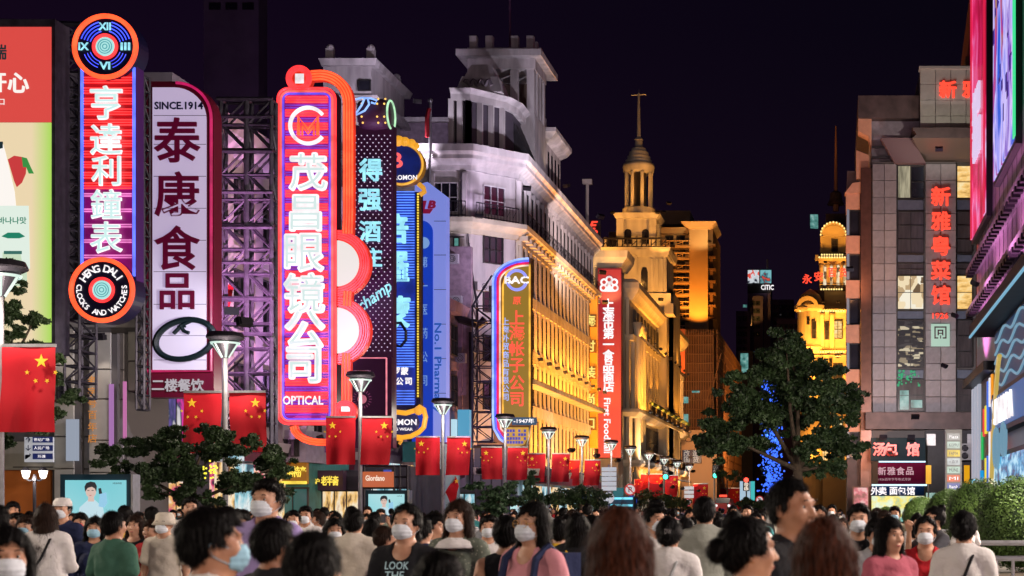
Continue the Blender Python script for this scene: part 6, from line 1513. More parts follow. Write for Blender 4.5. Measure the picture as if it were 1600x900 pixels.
def make_flag(mirror):
    t = thing('hanging_flag', 'x', 'flag')
    w, h = 1.16, 1.86
    fm = flag_cloth(w, h, 3 if mirror else 1)
    if mirror is False: fm.v = [(p[0]-w, p[1], p[2]) for p in fm.v]
    link('cloth', fm.mesh('cloth', True), flag_red, t)
    MB().box(-w if not mirror else 0, -0.03, -0.02, 0 if not mirror else w, 0.03, 0.05).build('top_bar', M['steel'], t, local=True)
    cx = -w*0.76 if not mirror else w*0.76
    cz = -0.33
    MB().prism(star_pts(cx, cz, 0.155), -0.085, -0.075).build('star', star_y, t, local=True)
    for k, a in enumerate((-158, -112, -68, -22)):
        MB().prism(star_pts(cx+0.33*math.cos(math.radians(a)), cz-0.12+0.33*math.sin(math.radians(a)), 0.055, 0.3*k), -0.085, -0.075).build('star', star_y, t, local=True)
    return t
fl, fr = make_flag(False), make_flag(True)
flags = [('R', 4, 33.3, 541, 'largest red flag with yellow stars at the left edge'),
         ('L', 349, 46.9, 613, 'red flag with yellow stars left of the lamp post beside the white food sign'), ('R', 355, 46.9, 613, 'red flag with yellow stars right of the lamp post beside the white food sign'),
         ('L', 558, 60.4, 652, 'red flag hanging left of the tall lamp post under the optical sign'), ('R', 563, 60.4, 652, 'red flag hanging right of the tall lamp post under the wine sign'),
         ('L', 690, 75.1, 683, 'red flag left of the lamp post before the tailor sign'), ('R', 696, 75.1, 683, 'red flag right of the lamp post before the pharmacy sign'),
         ('L', 787, 87.5, 699, 'red flag left of the lamp post under the golden arch sign'), ('R', 791, 87.5, 699, 'red flag right of the lamp post under the golden arch sign'),
         ('L', 855, 101.6, 709, 'red flag left of the lamp post before the orange facade'), ('R', 860, 101.6, 709, 'red flag right of the lamp post before the orange facade'),
         ('L', 908, 113.4, 719, 'red flag touching its neighbour left of the sixth lamp post'), ('R', 911, 113.4, 719, 'red flag just left of the white direction sign'),
         ('L', 1013, 144.8, 741, 'red flag left of the lamp post in front of the food hall arcade'), ('R', 1015, 144.8, 741, 'red flag right of the lamp post in front of the food hall arcade'),
         ('R', 1038, 157.8, 743, 'red flag beside the nearer green traffic light'), ('R', 1083, 184.8, 756, 'single far red flag left of the farther green traffic light'),
         ('L', 1135, 205, 763, 'far red flag right of the farther green traffic light'), ('R', 1136, 205, 763, 'far red flag touching the last one'), ('R', 1150, 225, 768, 'farthest and smallest of the red flags hanging down the street')]
first = {'L': fl, 'R': fr}; fvar = {'L': [], 'R': []}
for k in range(5):
    for sd in 'LR':
        c = flag_cloth(1.16, 1.86, 20+k); w_ = 0.02+0.05*(k % 3)
        c.v = [(p[0]-(1.16 if sd == 'L' else 0)+w_*(p[2]/1.86)**2*(1 if k % 2 else -1), p[1]+0.07*(p[2]/1.86)**2*math.sin(9*p[0]+k), p[2]*(1-0.02*(k % 2))) for p in c.v]
        me = c.mesh('cloth', True); me.materials.append(flag_red); fvar[sd].append(me)
used = set()
for (sd, px, Y, py, lb) in flags:
    loc = (X(px + ((-2.5 if sd == 'L' else 2.5) if 20 < px < 1000 else 0), Y), Y, Z(py, Y)); sc_ = 1.0
    if Y > 140: sc_ = 1.22
    if Y > 180: sc_ = 1.55
    if sd not in used:
        used.add(sd); o = first[sd]; o.location = loc; o['label'] = lb; o['group'] = 'red flags hanging on the lamp posts'
    else: o = copy_tree(first[sd], loc, lb, 'red flags hanging on the lamp posts', scale=sc_, rz=math.radians(R.uniform(-9, 9)))
    for ch in o.children:
        if ch.name.startswith('cloth'): ch.data = fvar[sd][R.randrange(5)]
def slanted_flag(px, py, Y, dx, dy, lb):
    t = thing('slanting_flag', lb, 'flag', (X(px, Y), Y, Z(py, Y)))
    x0, z0 = X(px, Y), Z(py, Y)
    MB().bar((x0, Y, z0), (x0+S(dx, Y), Y, z0+S(dy, Y)), 0.035, 6).build('staff', M['steel'], t)
    a = Vector((x0+S(dx, Y), Y, z0+S(dy, Y))); b_ = Vector((x0+S(dx*0.3, Y), Y, z0+S(dy*0.3, Y)))
    m = MB(); n = 8
    for i in range(n+1):
        p = a + (b_-a)*i/n
        for j in range(n+1):
            v_ = j/n
            m.v.append((p.x + S(6, Y)*v_ + S(5, Y)*v_*(i/n), Y-0.05+0.08*math.sin(4*v_+i*0.8), p.z - S(28, Y)*v_*(0.55+0.45*i/n)))
    for i in range(n):
        for j in range(n): q = i*(n+1)+j; m.f.append((q, q+1, q+n+2, q+n+1))
    m.build('cloth', flag_red, t, True)
    MB().prism(star_pts(a.x+S(3, Y), a.z-S(8, Y), S(4, Y)), Y-0.2, Y-0.16).build('star', star_y, t)
slanted_flag(690, 780, 74, 22, 36, 'red flag on a slanting staff under the flags of the fourth lamp post')
slanted_flag(336, 476, 62, 25, 40, 'small red flag on a staff fixed to the wall right of the white food sign')

# twin lantern post at the left
t = thing('lantern_post', 'black cast post with two lit white lanterns before the orange wall', 'street lamp', (X(54, 46), 46, 0))
Yq = 46
MB().lathe([(0.12, 0), (0.10, 0.6), (0.055, 0.7), (0.045, Z(752, Yq)), (0.09, Z(751, Yq)), (0.03, Z(741, Yq))], X(54, Yq), Yq, 10).build('post', M['black_metal'], t)
for s_ in (-1, 1):
    px = 54+s_*13.5
    MB().tube([(X(54, Yq), Yq, Z(750, Yq)), (X(54+s_*8, Yq), Yq, Z(751, Yq)), (X(px, Yq), Yq, Z(748, Yq))], 0.028, 5).build('arm', M['black_metal'], t)
    MB().lathe([(0.05, Z(748, Yq)), (0.09, Z(745, Yq)), (0.13, Z(735.5, Yq))], X(px, Yq), Yq, 10).build('lantern_glass', emis('lantern_glow', (1.0, 1.0, 0.85), 2.6) if s_ < 0 else bpy.data.materials['lantern_glow'], t)
    MB().lathe([(0.15, Z(735.5, Yq)), (0.09, Z(732, Yq)), (0.02, Z(729, Yq))], X(px, Yq), Yq, 10).build('lantern_cap', M['black_metal'], t)
    l = bpy.data.lights.new('lantern_light', 'POINT'); l.energy = 90; l.color = (1, 0.95, 0.8); l.shadow_soft_size = 0.1
    o = bpy.data.objects.new('lantern_light', l); COL.objects.link(o); o.parent = t; o.location = (X(px, Yq)-X(54, Yq), -0.35, Z(741, Yq))
# direction sign on the wall
t = thing('direction_sign', 'white direction sign with three navy bars and arrows on the beige wall', 'sign', (X(61, 53), 53, Z(700, 53)))
Yq = 53.2
MB().fbox(38, 683, 83, 722, Yq, 0.08).build('board', emis('board_pale', lin(150, 155, 165), 0.7, base=(0.6, 0.6, 0.6)), t)
for i, (py, tx_) in enumerate(((687, '世纪广场'), (700, '人民广场'), (713, '外滩'))):
    MB().fbox(51, py-4.5, 82, py+4.5, Yq-0.03, 0.03).build('bar', emis('bar_navy', lin(20, 34, 92), 0.8) if i == 0 else bpy.data.materials['bar_navy'], t)
    text(tx_, (X(66, Yq), Yq-0.05, Z(py, Yq)), S(5, Yq), M['neon_white'], t, w=S(24 if i < 2 else 12, Yq))
    text('↑↓↱'[i], (X(45, Yq), Yq-0.04, Z(py, Yq)), S(9, Yq), M['navy'], t)

# advertising light boxes
def lightbox(px0, py0, px1, py1, Y, lb, k):
    t = thing('light_box', lb, 'advertising box', (X((px0+px1)/2, Y), Y, 0))
    MB().fbox(px0, py0, px1, 795+1.7*F/Y, Y, 0.35).build('case', mat('case_petrol', (0.008, 0.03, 0.05), 0.35) if k == 0 else bpy.data.materials['case_petrol'], t)
    w, h = px1-px0, py1-py0
    a, b_ = px0+w*0.07, px1-w*0.07; c, d = py0+h*0.13, py1
    if k == 0:
        sm_ = screen_mat('box_screen', [(0.35, lin(120, 205, 215)), (0.55, lin(180, 228, 232)), (0.7, lin(205, 238, 236))], 0.25, 0.95, detail=1)
    else: sm_ = bpy.data.materials['box_screen']
    MB().fbox(a, c, b_, d, Y-0.05, 0.04).build('screen', sm_, t)
    hx = px0+w*0.46; hy = py0+h*0.33; u = w/115
    def P2(pts, y, m_, n): MB().prism([(X(p, Y), Z(q, Y)) for p, q in pts], Y-y, Y-y+0.01).build(n, m_, t)
    P2([(hx-22*u, d), (hx-19*u, hy+30*u), (hx-6*u, hy+18*u), (hx+6*u, hy+18*u), (hx+19*u, hy+30*u), (hx+22*u, d)], 0.07, emis('print_sweater', lin(196, 226, 236), 0.95) if k == 0 else bpy.data.materials['print_sweater'], 'printed_sweater')
    P2([(hx-4*u, hy+8*u), (hx+4*u, hy+8*u), (hx+5*u, hy+20*u), (hx-5*u, hy+20*u)], 0.08, emis('print_skin', lin(226, 196, 184), 0.9) if k == 0 else bpy.data.materials['print_skin'], 'printed_neck')
    P2([(hx+8.5*u*math.cos(q), hy+3*u+11.5*u*math.sin(q)) for q in [2*PI*i/18 for i in range(18)]], 0.09, bpy.data.materials['print_skin'], 'printed_face')
    P2([(hx-9*u, hy+4*u), (hx-10*u, hy-4*u), (hx-7*u, hy-10*u), (hx, hy-12.5*u), (hx+7*u, hy-11*u), (hx+10*u, hy-5*u), (hx+9*u, hy+4*u), (hx+7*u, hy-1*u), (hx+2*u, hy-4*u), (hx-5*u, hy-2*u)], 0.10, emis('print_hair', lin(40, 42, 50), 0.7) if k == 0 else bpy.data.materials['print_hair'], 'printed_hair')
    P2([(hx+13*u, hy+28*u), (hx+15*u, hy+8*u), (hx+25*u, hy+5*u), (hx+27*u, hy+22*u), (hx+22*u, hy+30*u)], 0.10, emis('print_bottle_blue', lin(150, 205, 235), 0.95) if k == 0 else bpy.data.materials['print_bottle_blue'], 'printed_bottle')
    P2([(hx+14*u, hy+8*u), (hx+13*u, hy-1*u), (hx+17*u, hy-2*u), (hx+19*u, hy+7*u)], 0.11, bpy.data.materials['print_hair'], 'printed_cap')
    for s_ in (-3.4, 3.4): P2([(hx+(s_-1.6)*u, hy+1.5*u), (hx+(s_+1.6)*u, hy+1.5*u), (hx+(s_+1.6)*u, hy+2.6*u), (hx+(s_-1.6)*u, hy+2.6*u)], 0.11, bpy.data.materials['print_hair'], 'printed_eye')
    P2([(hx-2*u, hy+9.5*u), (hx+2*u, hy+9.5*u), (hx+1*u, hy+10.8*u), (hx-1*u, hy+10.8*u)], 0.11, emis('print_lips', lin(200, 110, 110), 0.9) if k == 0 else bpy.data.materials['print_lips'], 'printed_lips')
    text('HUAWEI', (X(px0+w*0.83, Y), Y-0.07, Z(py0+h*0.20, Y)), S(3*u, Y), bpy.data.materials['print_hair'], t, w=S(14*u, Y))
    MB().fbox(px1+0.5, py0, px1+3.5, 795+1.7*F/Y, Y-0.1, 0.4).build('side_post', M['steel'], t)
lightbox(94, 741, 204, 812, 38, 'large lit advertising box with a dark-haired figure on pale blue, left of the low tree', 0)
lightbox(571, 766, 636, 812, 58, 'lit advertising box with a figure on pale blue under the orange shop sign', 1)
lightbox(795, 774, 828, 812, 80, 'small lit advertising box partly behind the low pine', 2)

# shop fronts along the left pavement (set back frontal bays between the signs)
def shop(px0, py0, px1, Y, lb, top, glow, sign=None, depth=6):
    t = thing('shop', lb, 'shop', (X((px0+px1)/2, Y), Y, 0))
    MB().box(X(px0, Y), Y+0.15, 0, X(px1, Y), Y+depth, Z(top, Y)).build('wall', mat('shop_wall_'+lb[:12].replace(' ', '_'), sign or (0.05, 0.05, 0.07), 0.6, noise=0.2), t)
    n = max(2, int((px1-px0)/16)); w = (px1-px0)/n
    for i in range(n):
        MB().fbox(px0+i*w+0.8, py0, px0+(i+1)*w-0.8, 815, Y, 0.06).build('pane', glow, t)
    m = MB()
    for i in range(n+1): m.fbox(px0+i*w-0.7, py0-1, px0+i*w+0.7, 815, Y-0.06, 0.2)
    m.fbox(px0, py0-3, px1, py0, Y-0.15, 0.3)
    m.build('frame', M['frame_dark'], t)
    return t
t = shop(434, 764, 480, 70, 'teal-walled shop under the yellow neon characters', 700, emis('teal_wall_glow', lin(40, 110, 105), 0.5), (0.05, 0.2, 0.2))
MB().fbox(436, 723, 479, 756, 69.7, 0.3).build('sign_box', emis('box_amber', lin(150, 90, 5), 0.8), t)
for i, ch in enumerate('上海特产'): han(ch, (X(443+i*10, 69.5), 69.5, Z(737, 69.5)), S(17, 69.5), M['neon_yellow'], t, offset=0.03, sx=0.62)
MB().bar((X(436, 69.4), 69.4, Z(754, 69.4)), (X(479, 69.4), 69.4, Z(754, 69.4)), 0.07).build('yellow_tube', M['neon_yellow'], t)
t = shop(484, 768, 560, 72, 'warm lit shop under a dark plum sign with yellow characters', 735, g1)
MB().fbox(483, 735, 536, 766, 71.4, 0.5).build('sign_box', mat('box_plum', (0.07, 0.03, 0.07), 0.5), t)
for i, ch in enumerate('老半斋'): han(ch, (X(505+i*9, 71), 71.1, Z(751, 71)), S(15, 71), M['neon_yellow'], t, offset=0.03, sx=0.62)
han('沪', (X(494, 71), 71.1, Z(752, 71)), S(9, 71), M['neon_yellow'], t, offset=0.02)
t = shop(562, 764, 640, 74, 'dark glazed shop with an orange sign board', 728, g2)
MB().fbox(566, 737, 613, 761, 70.0, 0.4).build('sign_board', emis('board_orange', lin(206, 104, 58), 0.8), t)
text('Giordano', (X(587, 70), 69.9, Z(747, 70)), S(9, 70), emis('letter_cream', lin(250, 225, 205), 1.0), t, w=S(30, 70), offset=0.03)
m = MB()
for px in (562, 566, 613, 622, 634): m.bar((X(px, 70), 70.3, 0), (X(px, 70), 70.3, Z(728, 70)), 0.06)
for py in (728, 745, 762): m.bar((X(562, 70), 70.3, Z(py, 70)), (X(634, 70), 70.3, Z(py, 70)), 0.05)
m.build('metal_frame', M['black_metal'], t)
t = thing('pale_block', 'pale blue panelled shop wall right of the glazed shop', 'shop', (X(660, 82), 82, 0))
blk(t, 'wall', X(646, 82), 82, 0, X(676, 82), 88, Z(690, 82), mat('ice_panel', (0.30, 0.42, 0.48), 0.5, noise=0.1))
for j in range(8): panel(t, (X(661, 82), 81.98, Z(700+j*14, 82)), S(29, 82), S(13.5, 82), mat('ice_tile', (0.32, 0.45, 0.52), 0.5) if j == 0 else bpy.data.materials['ice_tile'], name='panel')
MB().fbox(640, 738, 650, 745, 81.5, 0.3).build('small_lit_sign', M['neon_white'], t)
MB().fbox(629, 690, 662, 722, 79.5, 0.3).build('cyan_awning', mat('awning_teal', (0.03, 0.16, 0.2), 0.5), t)
t = thing('red_pillar_sign', 'narrow red and white lit pillar sign beside the slanting flag', 'sign', (X(684, 84), 84, 0))
MB().fbox(678, 762, 691, 815, 84, 0.4).build('face', emis('pillar_red', lin(225, 40, 50), 0.95), t)
for i, ch in enumerate('百联世茂'): han(ch, (X(684, 84), 83.9, Z(769+i*9, 84)), S(9, 84), M['neon_white'], t)
t = shop(692, 772, 742, 90, 'shop window with blue and pink screens below the arch sign frame', 762, g2)
t = shop(735, 700, 800, 100.2, 'purple-grey shop front at the foot of the corner building', 690, emis('dusky_glass', lin(96, 80, 96), 0.5), (0.15, 0.12, 0.14), 0.9)
MB().fbox(715, 640, 733, 700, 97.0, 0.6).build('teal_lit_pier', emis('pier_ice', lin(90, 175, 215), 0.75), t)
MB().fbox(701, 655, 712, 720, 96.5, 0.4).build('white_light_strip', emis('strip_ice', lin(190, 230, 245), 0.9), t)
# neon clutter low under the signs (small shop signs)
for (px, py, w, h, Y, c_, lb) in ((672, 703, 40, 6, 86, lin(40, 10, 40), 'dark purple fascia board under the pharmacy sign'), (520, 700, 40, 14, 71.5, lin(90, 50, 90), 'lilac fascia board under the optical sign'),
                             (604, 742, 10, 16, 73, lin(60, 90, 200), 'small blue light panel beside the orange sign board')):
    t = thing('fascia_board', lb, 'sign', (X(px, Y), Y, Z(py, Y)))
    MB().fbox(px-w/2, py-h/2, px+w/2, py+h/2, Y, 0.3).build('board', emis('fascia_%d' % px, c_, 0.7), t)
for (px, Y, lb) in ((452, 66, 'lilac lit shop wall below the optical sign'),):
    t = thing('lit_shop_wall', lb, 'shop', (X(px, Y), Y+2, 0))
    blk(t, 'wall', X(430, Y+3), Y+3, Z(722, Y+3), X(478, Y+3), Y+6, Z(672, Y+3), mat('lilac_wall', (0.35, 0.3, 0.4), 0.6, noise=0.2))
    for i in range(2): window(t, (X(443+i*18, Y+3), Y+2.95, Z(700, Y+3)), S(13, Y), S(26, Y), 2, 2, pane=M['curtain_glass'])
# canopies and street level of the corner building
t = thing('pink_awning', 'row of dark pink awnings below the arch sign', 'awning', (X(800, 101), 100, 0))
for i in range(5): MB().box(-20.2, 103+i*6, 3.4, -19.4, 107.5+i*6, 3.9).build('awning', mat('awning_pink', (0.3, 0.08, 0.12), 0.6) if i == 0 else bpy.data.materials['awning_pink'], t)
for i in range(9): MB().box(-21.0, 103.2+i*3.4, 0.4, -20.9, 106.1+i*3.4, 3.3).build('lit_window', g1 if i % 2 else g2, t)

# road signs
def post_sign(px, Y, lb, parts_, post_top, name='road_sign'):
    t = thing(name, lb, 'sign', (X(px, Y), Y, 0))
    MB().bar((X(px, Y), Y, 0), (X(px, Y), Y, Z(post_top, Y)), 0.05, 6).build('post', M['steel'], t)
    for p in parts_: p(t)
    return t
bluem = emis('sign_blue', lin(20, 60, 190), 0.7); whm = emis('sign_white', lin(190, 196, 205), 0.7, base=(0.6, 0.6, 0.6)); rdm = emis('sign_red', lin(200, 40, 40), 0.8)
def round_no(px, py, r, Y):
    def f(t):
        MB().cyly(X(px, Y), Z(py, Y), S(r, Y), Y-0.12, Y-0.06, 24).build('disc', whm, t)
        MB().ringy(X(px, Y), Z(py, Y), S(r*0.92, Y), Y-0.14, S(r*0.12, Y), 24, 5).bar((X(px-r*0.6, Y), Y-0.14, Z(py-r*0.6, Y)), (X(px+r*0.6, Y), Y-0.14, Z(py+r*0.6, Y)), S(r*0.1, Y)).build('red_ring', rdm, t)
        text('P', (X(px, Y), Y-0.125, Z(py, Y)), S(r*0.9, Y), M['navy'], t)
    return f
def round_blue(px, py, r, Y):
    def f(t):
        MB().cyly(X(px, Y), Z(py, Y), S(r, Y), Y-0.12, Y-0.06, 24).build('disc', bluem, t)
        text('↑↰', (X(px, Y), Y-0.15, Z(py, Y)), S(r, Y), M['neon_white'], t, w=S(r*1.2, Y), offset=0.02)
    return f
post_sign(987, 118, 'round no-parking sign over a round blue arrow sign right of the red banner', [round_no(985, 765, 9, 118), round_blue(987, 783, 8.5, 118)], 752)
post_sign(951, 100, 'white direction sign seen from the back in front of the red banner', [lambda t: [MB().fbox(940, 730+i*7.5, 963, 736.5+i*7.5, 99.9, 0.06).build('board', whm, t) for i in range(5)], lambda t: MB().cyly(X(951, 99.9), Z(778, 99.9), S(9, 99.9), 99.8, 99.86, 20).build('disc', whm, t)], 726)
post_sign(1076, 165, 'small white direction sign with dark bars under the far flags', [lambda t: [MB().fbox(1069, 760+i*6.5, 1084, 765+i*6.5, 164.9, 0.08).build('board', whm, t) for i in range(3)], round_no(1075, 785, 6, 164.8)], 757)
post_sign(1187, 150, 'small red round sign at the far end of the street', [round_no(1187, 781, 6, 150)], 775)
t = post_sign(778, 72, 'navy sign with white arrows in front of the low pine', [lambda t: MB().fbox(778, 771, 800, 790, 72, 0.08).build('board', M['navy'], t), lambda t: text('↖↑', (X(789, 71.9), 71.9, Z(780, 71.9)), S(11, 71.9), M['neon_white'], t, w=S(15, 71.9), offset=0.03)], 771)
# traffic lights
def traffic(px, py, Y, c_, lb, side=0):
    t = thing('traffic_light', lb, 'traffic light', (X(px, Y), Y, 0), 'traffic lights at the crossing')
    MB().bar((X(px+side, Y), Y+0.2, 0), (X(px+side, Y), Y+0.2, Z(py-12, Y)), 0.09, 6).build('pole', M['steel'], t)
    MB().fbox(px-5, py-15, px+5, py+6, Y, 0.4).build('case', M['black_metal'], t)
    for k, dy in enumerate((-11, -4.5, 2)):
        on = (c_ == 'green' and k == 2) or (c_ == 'red' and k == 0)
        MB().cyly(X(px, Y), Z(py+dy, Y), S(3.6, Y), Y-0.12, Y, 16).build('lens', emis('signal_'+c_, (0.05, 1.0, 0.62) if c_ == 'green' else (1, 0.05, 0.03), 4.0) if on else M['glass'], t)
traffic(1118, 741, 150, 'green', 'farther-right green traffic light above the last red flags', -2)
traffic(1040, 743, 130, 'green', 'green traffic light in front of the food hall flags', -3)
traffic(1166, 761, 170, 'red', 'small red traffic light before the white lit hoarding')
# kiosk and bus shelter lights near the red banner
t = thing('bus_kiosk', 'low kiosk with cyan light bands below the red banner', 'kiosk', (X(970, 112), 112, 0))
MB().fbox(952, 776, 990, 815, 112, 1.5).build('case', mat('kiosk_blue', (0.02, 0.08, 0.14), 0.4), t)
for py in (779, 790): MB().fbox(954, py-2, 988, py+1.5, 111.8, 0.2).build('light_band', emis('band_cyan', lin(120, 225, 250), 1.2) if py == 779 else bpy.data.materials['band_cyan'], t)
MB().fbox(958, 762, 974, 776, 111.9, 0.1).build('green_board', emis('board_teal', lin(30, 120, 130), 0.6), t)
t = thing('white_hoarding', 'white and cyan lit hoarding with a red spot at the far end of the street', 'sign', (X(1170, 172), 172, 0))
MB().fbox(1156, 752, 1172, 782, 172, 0.4).build('white_panel', emis('hoard_white', lin(175, 205, 225), 0.85), t)
MB().fbox(1173, 752, 1179, 782, 172, 0.4).build('cyan_panel', emis('hoard_cyan', lin(60, 190, 190), 0.9), t)
t = thing('red_van', 'red and white lit van at the crossing far down the street', 'van', (X(1127, 140), 140, 0))
MB().prism([(X(1116, 140), 0.35), (X(1142, 140), 0.35), (X(1142, 140), 2.0), (X(1140, 140), 2.6), (X(1118, 140), 2.6), (X(1116, 140), 2.0)], 140, 144.5).build('body', mat('van_red', (0.5, 0.02, 0.02), 0.3), t)
MB().fbox(1118, 778, 1140, 786, 139.9, 0.1).build('windscreen', M['glass'], t)
for px in (1119, 1139): MB().cyly(X(px, 140), Z(790, 140), 0.13, 139.85, 140, 10).build('headlight', M['neon_white'], t)
MB().fbox(1124, 773, 1136, 776.5, 139.9, 0.3).build('roof_light', M['red_letter'], t)
for px in (1119, 1139): MB().cyly(X(px, 140), 0.35, 0.35, 139.95, 140.3, 14).build('wheel', M['dark'], t)

# lit pylon of shop names
t = thing('shop_name_pylon', 'grey pylon with a column of coloured lit name plates beside the hedges', 'sign', (X(1489, 78), 78, 0))
Yq = 78
MB().fbox(1477, 671, 1503, 830, Yq, 0.5).build('body', mat('pylon_grey', (0.30, 0.29, 0.30), 0.5), t)
for i, (c_, s_) in enumerate(((lin(150, 150, 152), 'Plaza'), (lin(175, 200, 190), 'KOPPU'), (lin(235, 200, 40), 'FAMA'), (lin(200, 210, 215), '+ 百货'), (lin(180, 215, 200), 'MUNE'), (lin(230, 90, 40), 'MI'), (lin(60, 80, 160), 'Bank'), (lin(200, 225, 210), 'TEA'), (lin(235, 170, 110), 'SHOE'))):
    MB().fbox(1480, 677+i*13, 1500, 687.5+i*13, Yq-0.06, 0.05).build('name_plate', emis('plate_%d' % i, c_, 0.85), t)
    text(s_, (X(1490, Yq), Yq-0.09, Z(682.5+i*13, Yq)), S(5, Yq), M['neon_white'] if i in (0, 5, 6) else M['navy'], t, w=S(14, Yq))

# railing and planter at the right
t = thing('pedestrian_railing', 'steel pedestrian railing in front of the clipped hedges', 'railing', (3.0, 26, 0))
Yq = 26
for z_ in (1.12, 0.86): MB().bar((1.0, Yq, z_), (7.5, Yq, z_), 0.045, 8).build('rail', M['steel'], t)
for i in range(24): MB().bar((1.05+i*0.28, Yq, 0.05), (1.05+i*0.28, Yq, 0.86), 0.03, 6).build('baluster', M['steel'], t)
t = thing('rear_railing', 'second steel railing farther back beside the farthest clipped hedge', 'railing', (1.5, 40, 0))
for z_ in (1.12, 0.8): MB().bar((0.6, 40, z_), (3.6, 40, z_), 0.045, 8).build('rail', M['steel'], t)
for i in range(12): MB().bar((0.65+i*0.26, 40, 0.05), (0.65+i*0.26, 40, 0.8), 0.025, 6).build('baluster', M['steel'], t)
g = MB(); g.box(1.2, 27, 0, 8.5, 66, 0.45); tag(g.build('planter', M['granite']), 'long low granite planter holding the clipped hedges', 'planter')
g = MB(); g.box(1.35, 27.15, 0.40, 8.35, 65.9, 0.47); tag(g.build('soil', mat('soil', (0.04, 0.03, 0.02), 0.95, noise=0.4, scale=6)), kind='structure')

# ================================================================== PLANTS
leaf_mats = {}
def leaf_mat(name, a, b_, rough=0.6):
    m, nt, bs = _new(name)
    oi = nt.nodes.new('ShaderNodeTexCoord'); n = nt.nodes.new('ShaderNodeTexNoise'); r = nt.nodes.new('ShaderNodeValToRGB')
    n.inputs['Scale'].default_value = 1.6; n.inputs['Detail'].default_value = 4
    r.color_ramp.elements[0].position = 0.35; r.color_ramp.elements[1].position = 0.68
    r.color_ramp.elements[0].color = (*a, 1); r.color_ramp.elements[1].color = (*b_, 1)
    nt.links.new(oi.outputs['Object'], n.inputs['Vector']); nt.links.new(n.outputs['Fac'], r.inputs[0]); nt.links.new(r.outputs[0], bs.inputs['Base Color'])
    bs.inputs['Roughness'].default_value = rough
    return m
LM_dark = leaf_mat('leaf_dark', (0.013, 0.030, 0.010), (0.042, 0.082, 0.026))
LM_hedge = leaf_mat('leaf_hedge', (0.03, 0.07, 0.012), (0.09, 0.17, 0.03))
LM_pine = leaf_mat('needle', (0.015, 0.04, 0.018), (0.035, 0.08, 0.03))
bark = mat('bark', (0.07, 0.05, 0.035), 0.9, noise=0.4, scale=5, bump=0.5)
def leaves(clumps, n, size, rr, flat=1.0):
    """many small leaf faces spread through ellipsoid clumps (c, rx, ry, rz)"""
    g_ = np.random.default_rng(rr); cc = []
    for c in clumps:
        for _ in range(12):
            d = g_.normal(size=3); d /= np.linalg.norm(d); q = g_.uniform(0.25, 1.12); s_ = g_.uniform(0.22, 0.5)
            cc.append(((c[0][0]+d[0]*c[1]*q, c[0][1]+d[1]*c[2]*q, c[0][2]+d[2]*c[3]*q), c[1]*s_*1.25, c[2]*s_, c[3]*s_*0.8))
    clumps = cc
    w = np.array([c[1]*c[2]*c[3] for c in clumps]) ** 0.6; w /= w.sum()
    idx = g_.choice(len(clumps), n, p=w)
    C = np.array([c[0] for c in clumps])[idx]; Rr = np.array([(c[1], c[2], c[3]) for c in clumps])[idx]
    d = g_.normal(size=(n, 3)); d /= np.linalg.norm(d, axis=1)[:, None]
    rad = g_.random(n)[:, None] ** 0.6
    P = C + d*Rr*rad
    u = g_.normal(size=(n, 3)); u /= np.linalg.norm(u, axis=1)[:, None]
    v = np.cross(u, g_.normal(size=(n, 3))); v /= np.linalg.norm(v, axis=1)[:, None]
    s = size*(0.6+0.8*g_.random(n))[:, None]
    u *= s; v *= s*0.55; u[:, 2] *= flat
    V = np.stack([P-u, P+v, P+u, P-v], 1).reshape(-1, 3)
    Fs = np.arange(n*4).reshape(-1, 4)
    me = bpy.data.meshes.new('crown'); me.from_pydata(V.tolist(), [], Fs.tolist()); me.update()
    return me
def tree(px, Y, lb, clumps, trunk_top, r, n, size, mt=None, seed=1, name='tree', cat='tree', limbs=6, flat=1.0):
    """clumps given in picture terms at depth Y: (px, py, radius_px, dy_depth, squash)"""
    t = thing(name, lb, cat, (X(px, Y), Y, 0))
    rr = random.Random(seed); x0 = X(px, Y)
    cl = [((X(a, Y)-x0, dy, Z(b_, Y)), S(q, Y), S(q, Y)*0.9, S(q, Y)*sq) for a, b_, q, dy, sq in clumps]
    zt = Z(trunk_top, Y)
    m = MB(); m.tube([(0, 0, 0), (0.06*r*3, 0, zt*0.4), (-0.05, 0.05, zt*0.8), (0, 0, zt)], r, 10, r1=r*0.6)
    m.build('trunk', bark, t, True, local=True)
    for k in range(min(limbs, len(cl))):
        c = cl[(k*len(cl))//max(1, min(limbs, len(cl)))][0]
        mid = (c[0]*0.5+rr.uniform(-.2, .2), c[1]*0.5, (zt*0.75+c[2])*0.5)
        MB().tube([(0, 0, zt*0.72), mid, c], r*0.45, 7, r1=r*0.12).build('limb', bark, t, True, local=True)
    link('crown', leaves(cl, n, size, seed, flat), mt or LM_dark, t)
    return t
rr = random.Random(3)
# big tree on the right of the street end
cl = []
for (a, b_, q) in ((1230, 552, 34), (1200, 575, 36), (1255, 575, 34), (1180, 610, 38), (1225, 610, 42), (1270, 610, 36), (1300, 598, 24), (1320, 612, 26), (1150, 635, 34), (1190, 650, 36), (1240, 655, 34), (1285, 655, 36), (1325, 640, 26), (1130, 665, 32), (1112, 690, 26), (1150, 690, 30), (1180, 690, 26), (1300, 690, 34), (1330, 700, 24), (1310, 730, 24), (1275, 730, 22), (1120, 710, 18), (1340, 620, 16), (1235, 530, 18), (1265, 700, 24), (1150, 600, 18), (1100, 700, 16)):
    cl.append((a, b_, q*1.0, rr.uniform(-2.0, 2.0), 0.85))
bigtree = tree(1247, 75, 'large dark broad tree in front of the golden store at the street end', cl, 690, 0.32, 64000, 0.10, seed=4, limbs=7)
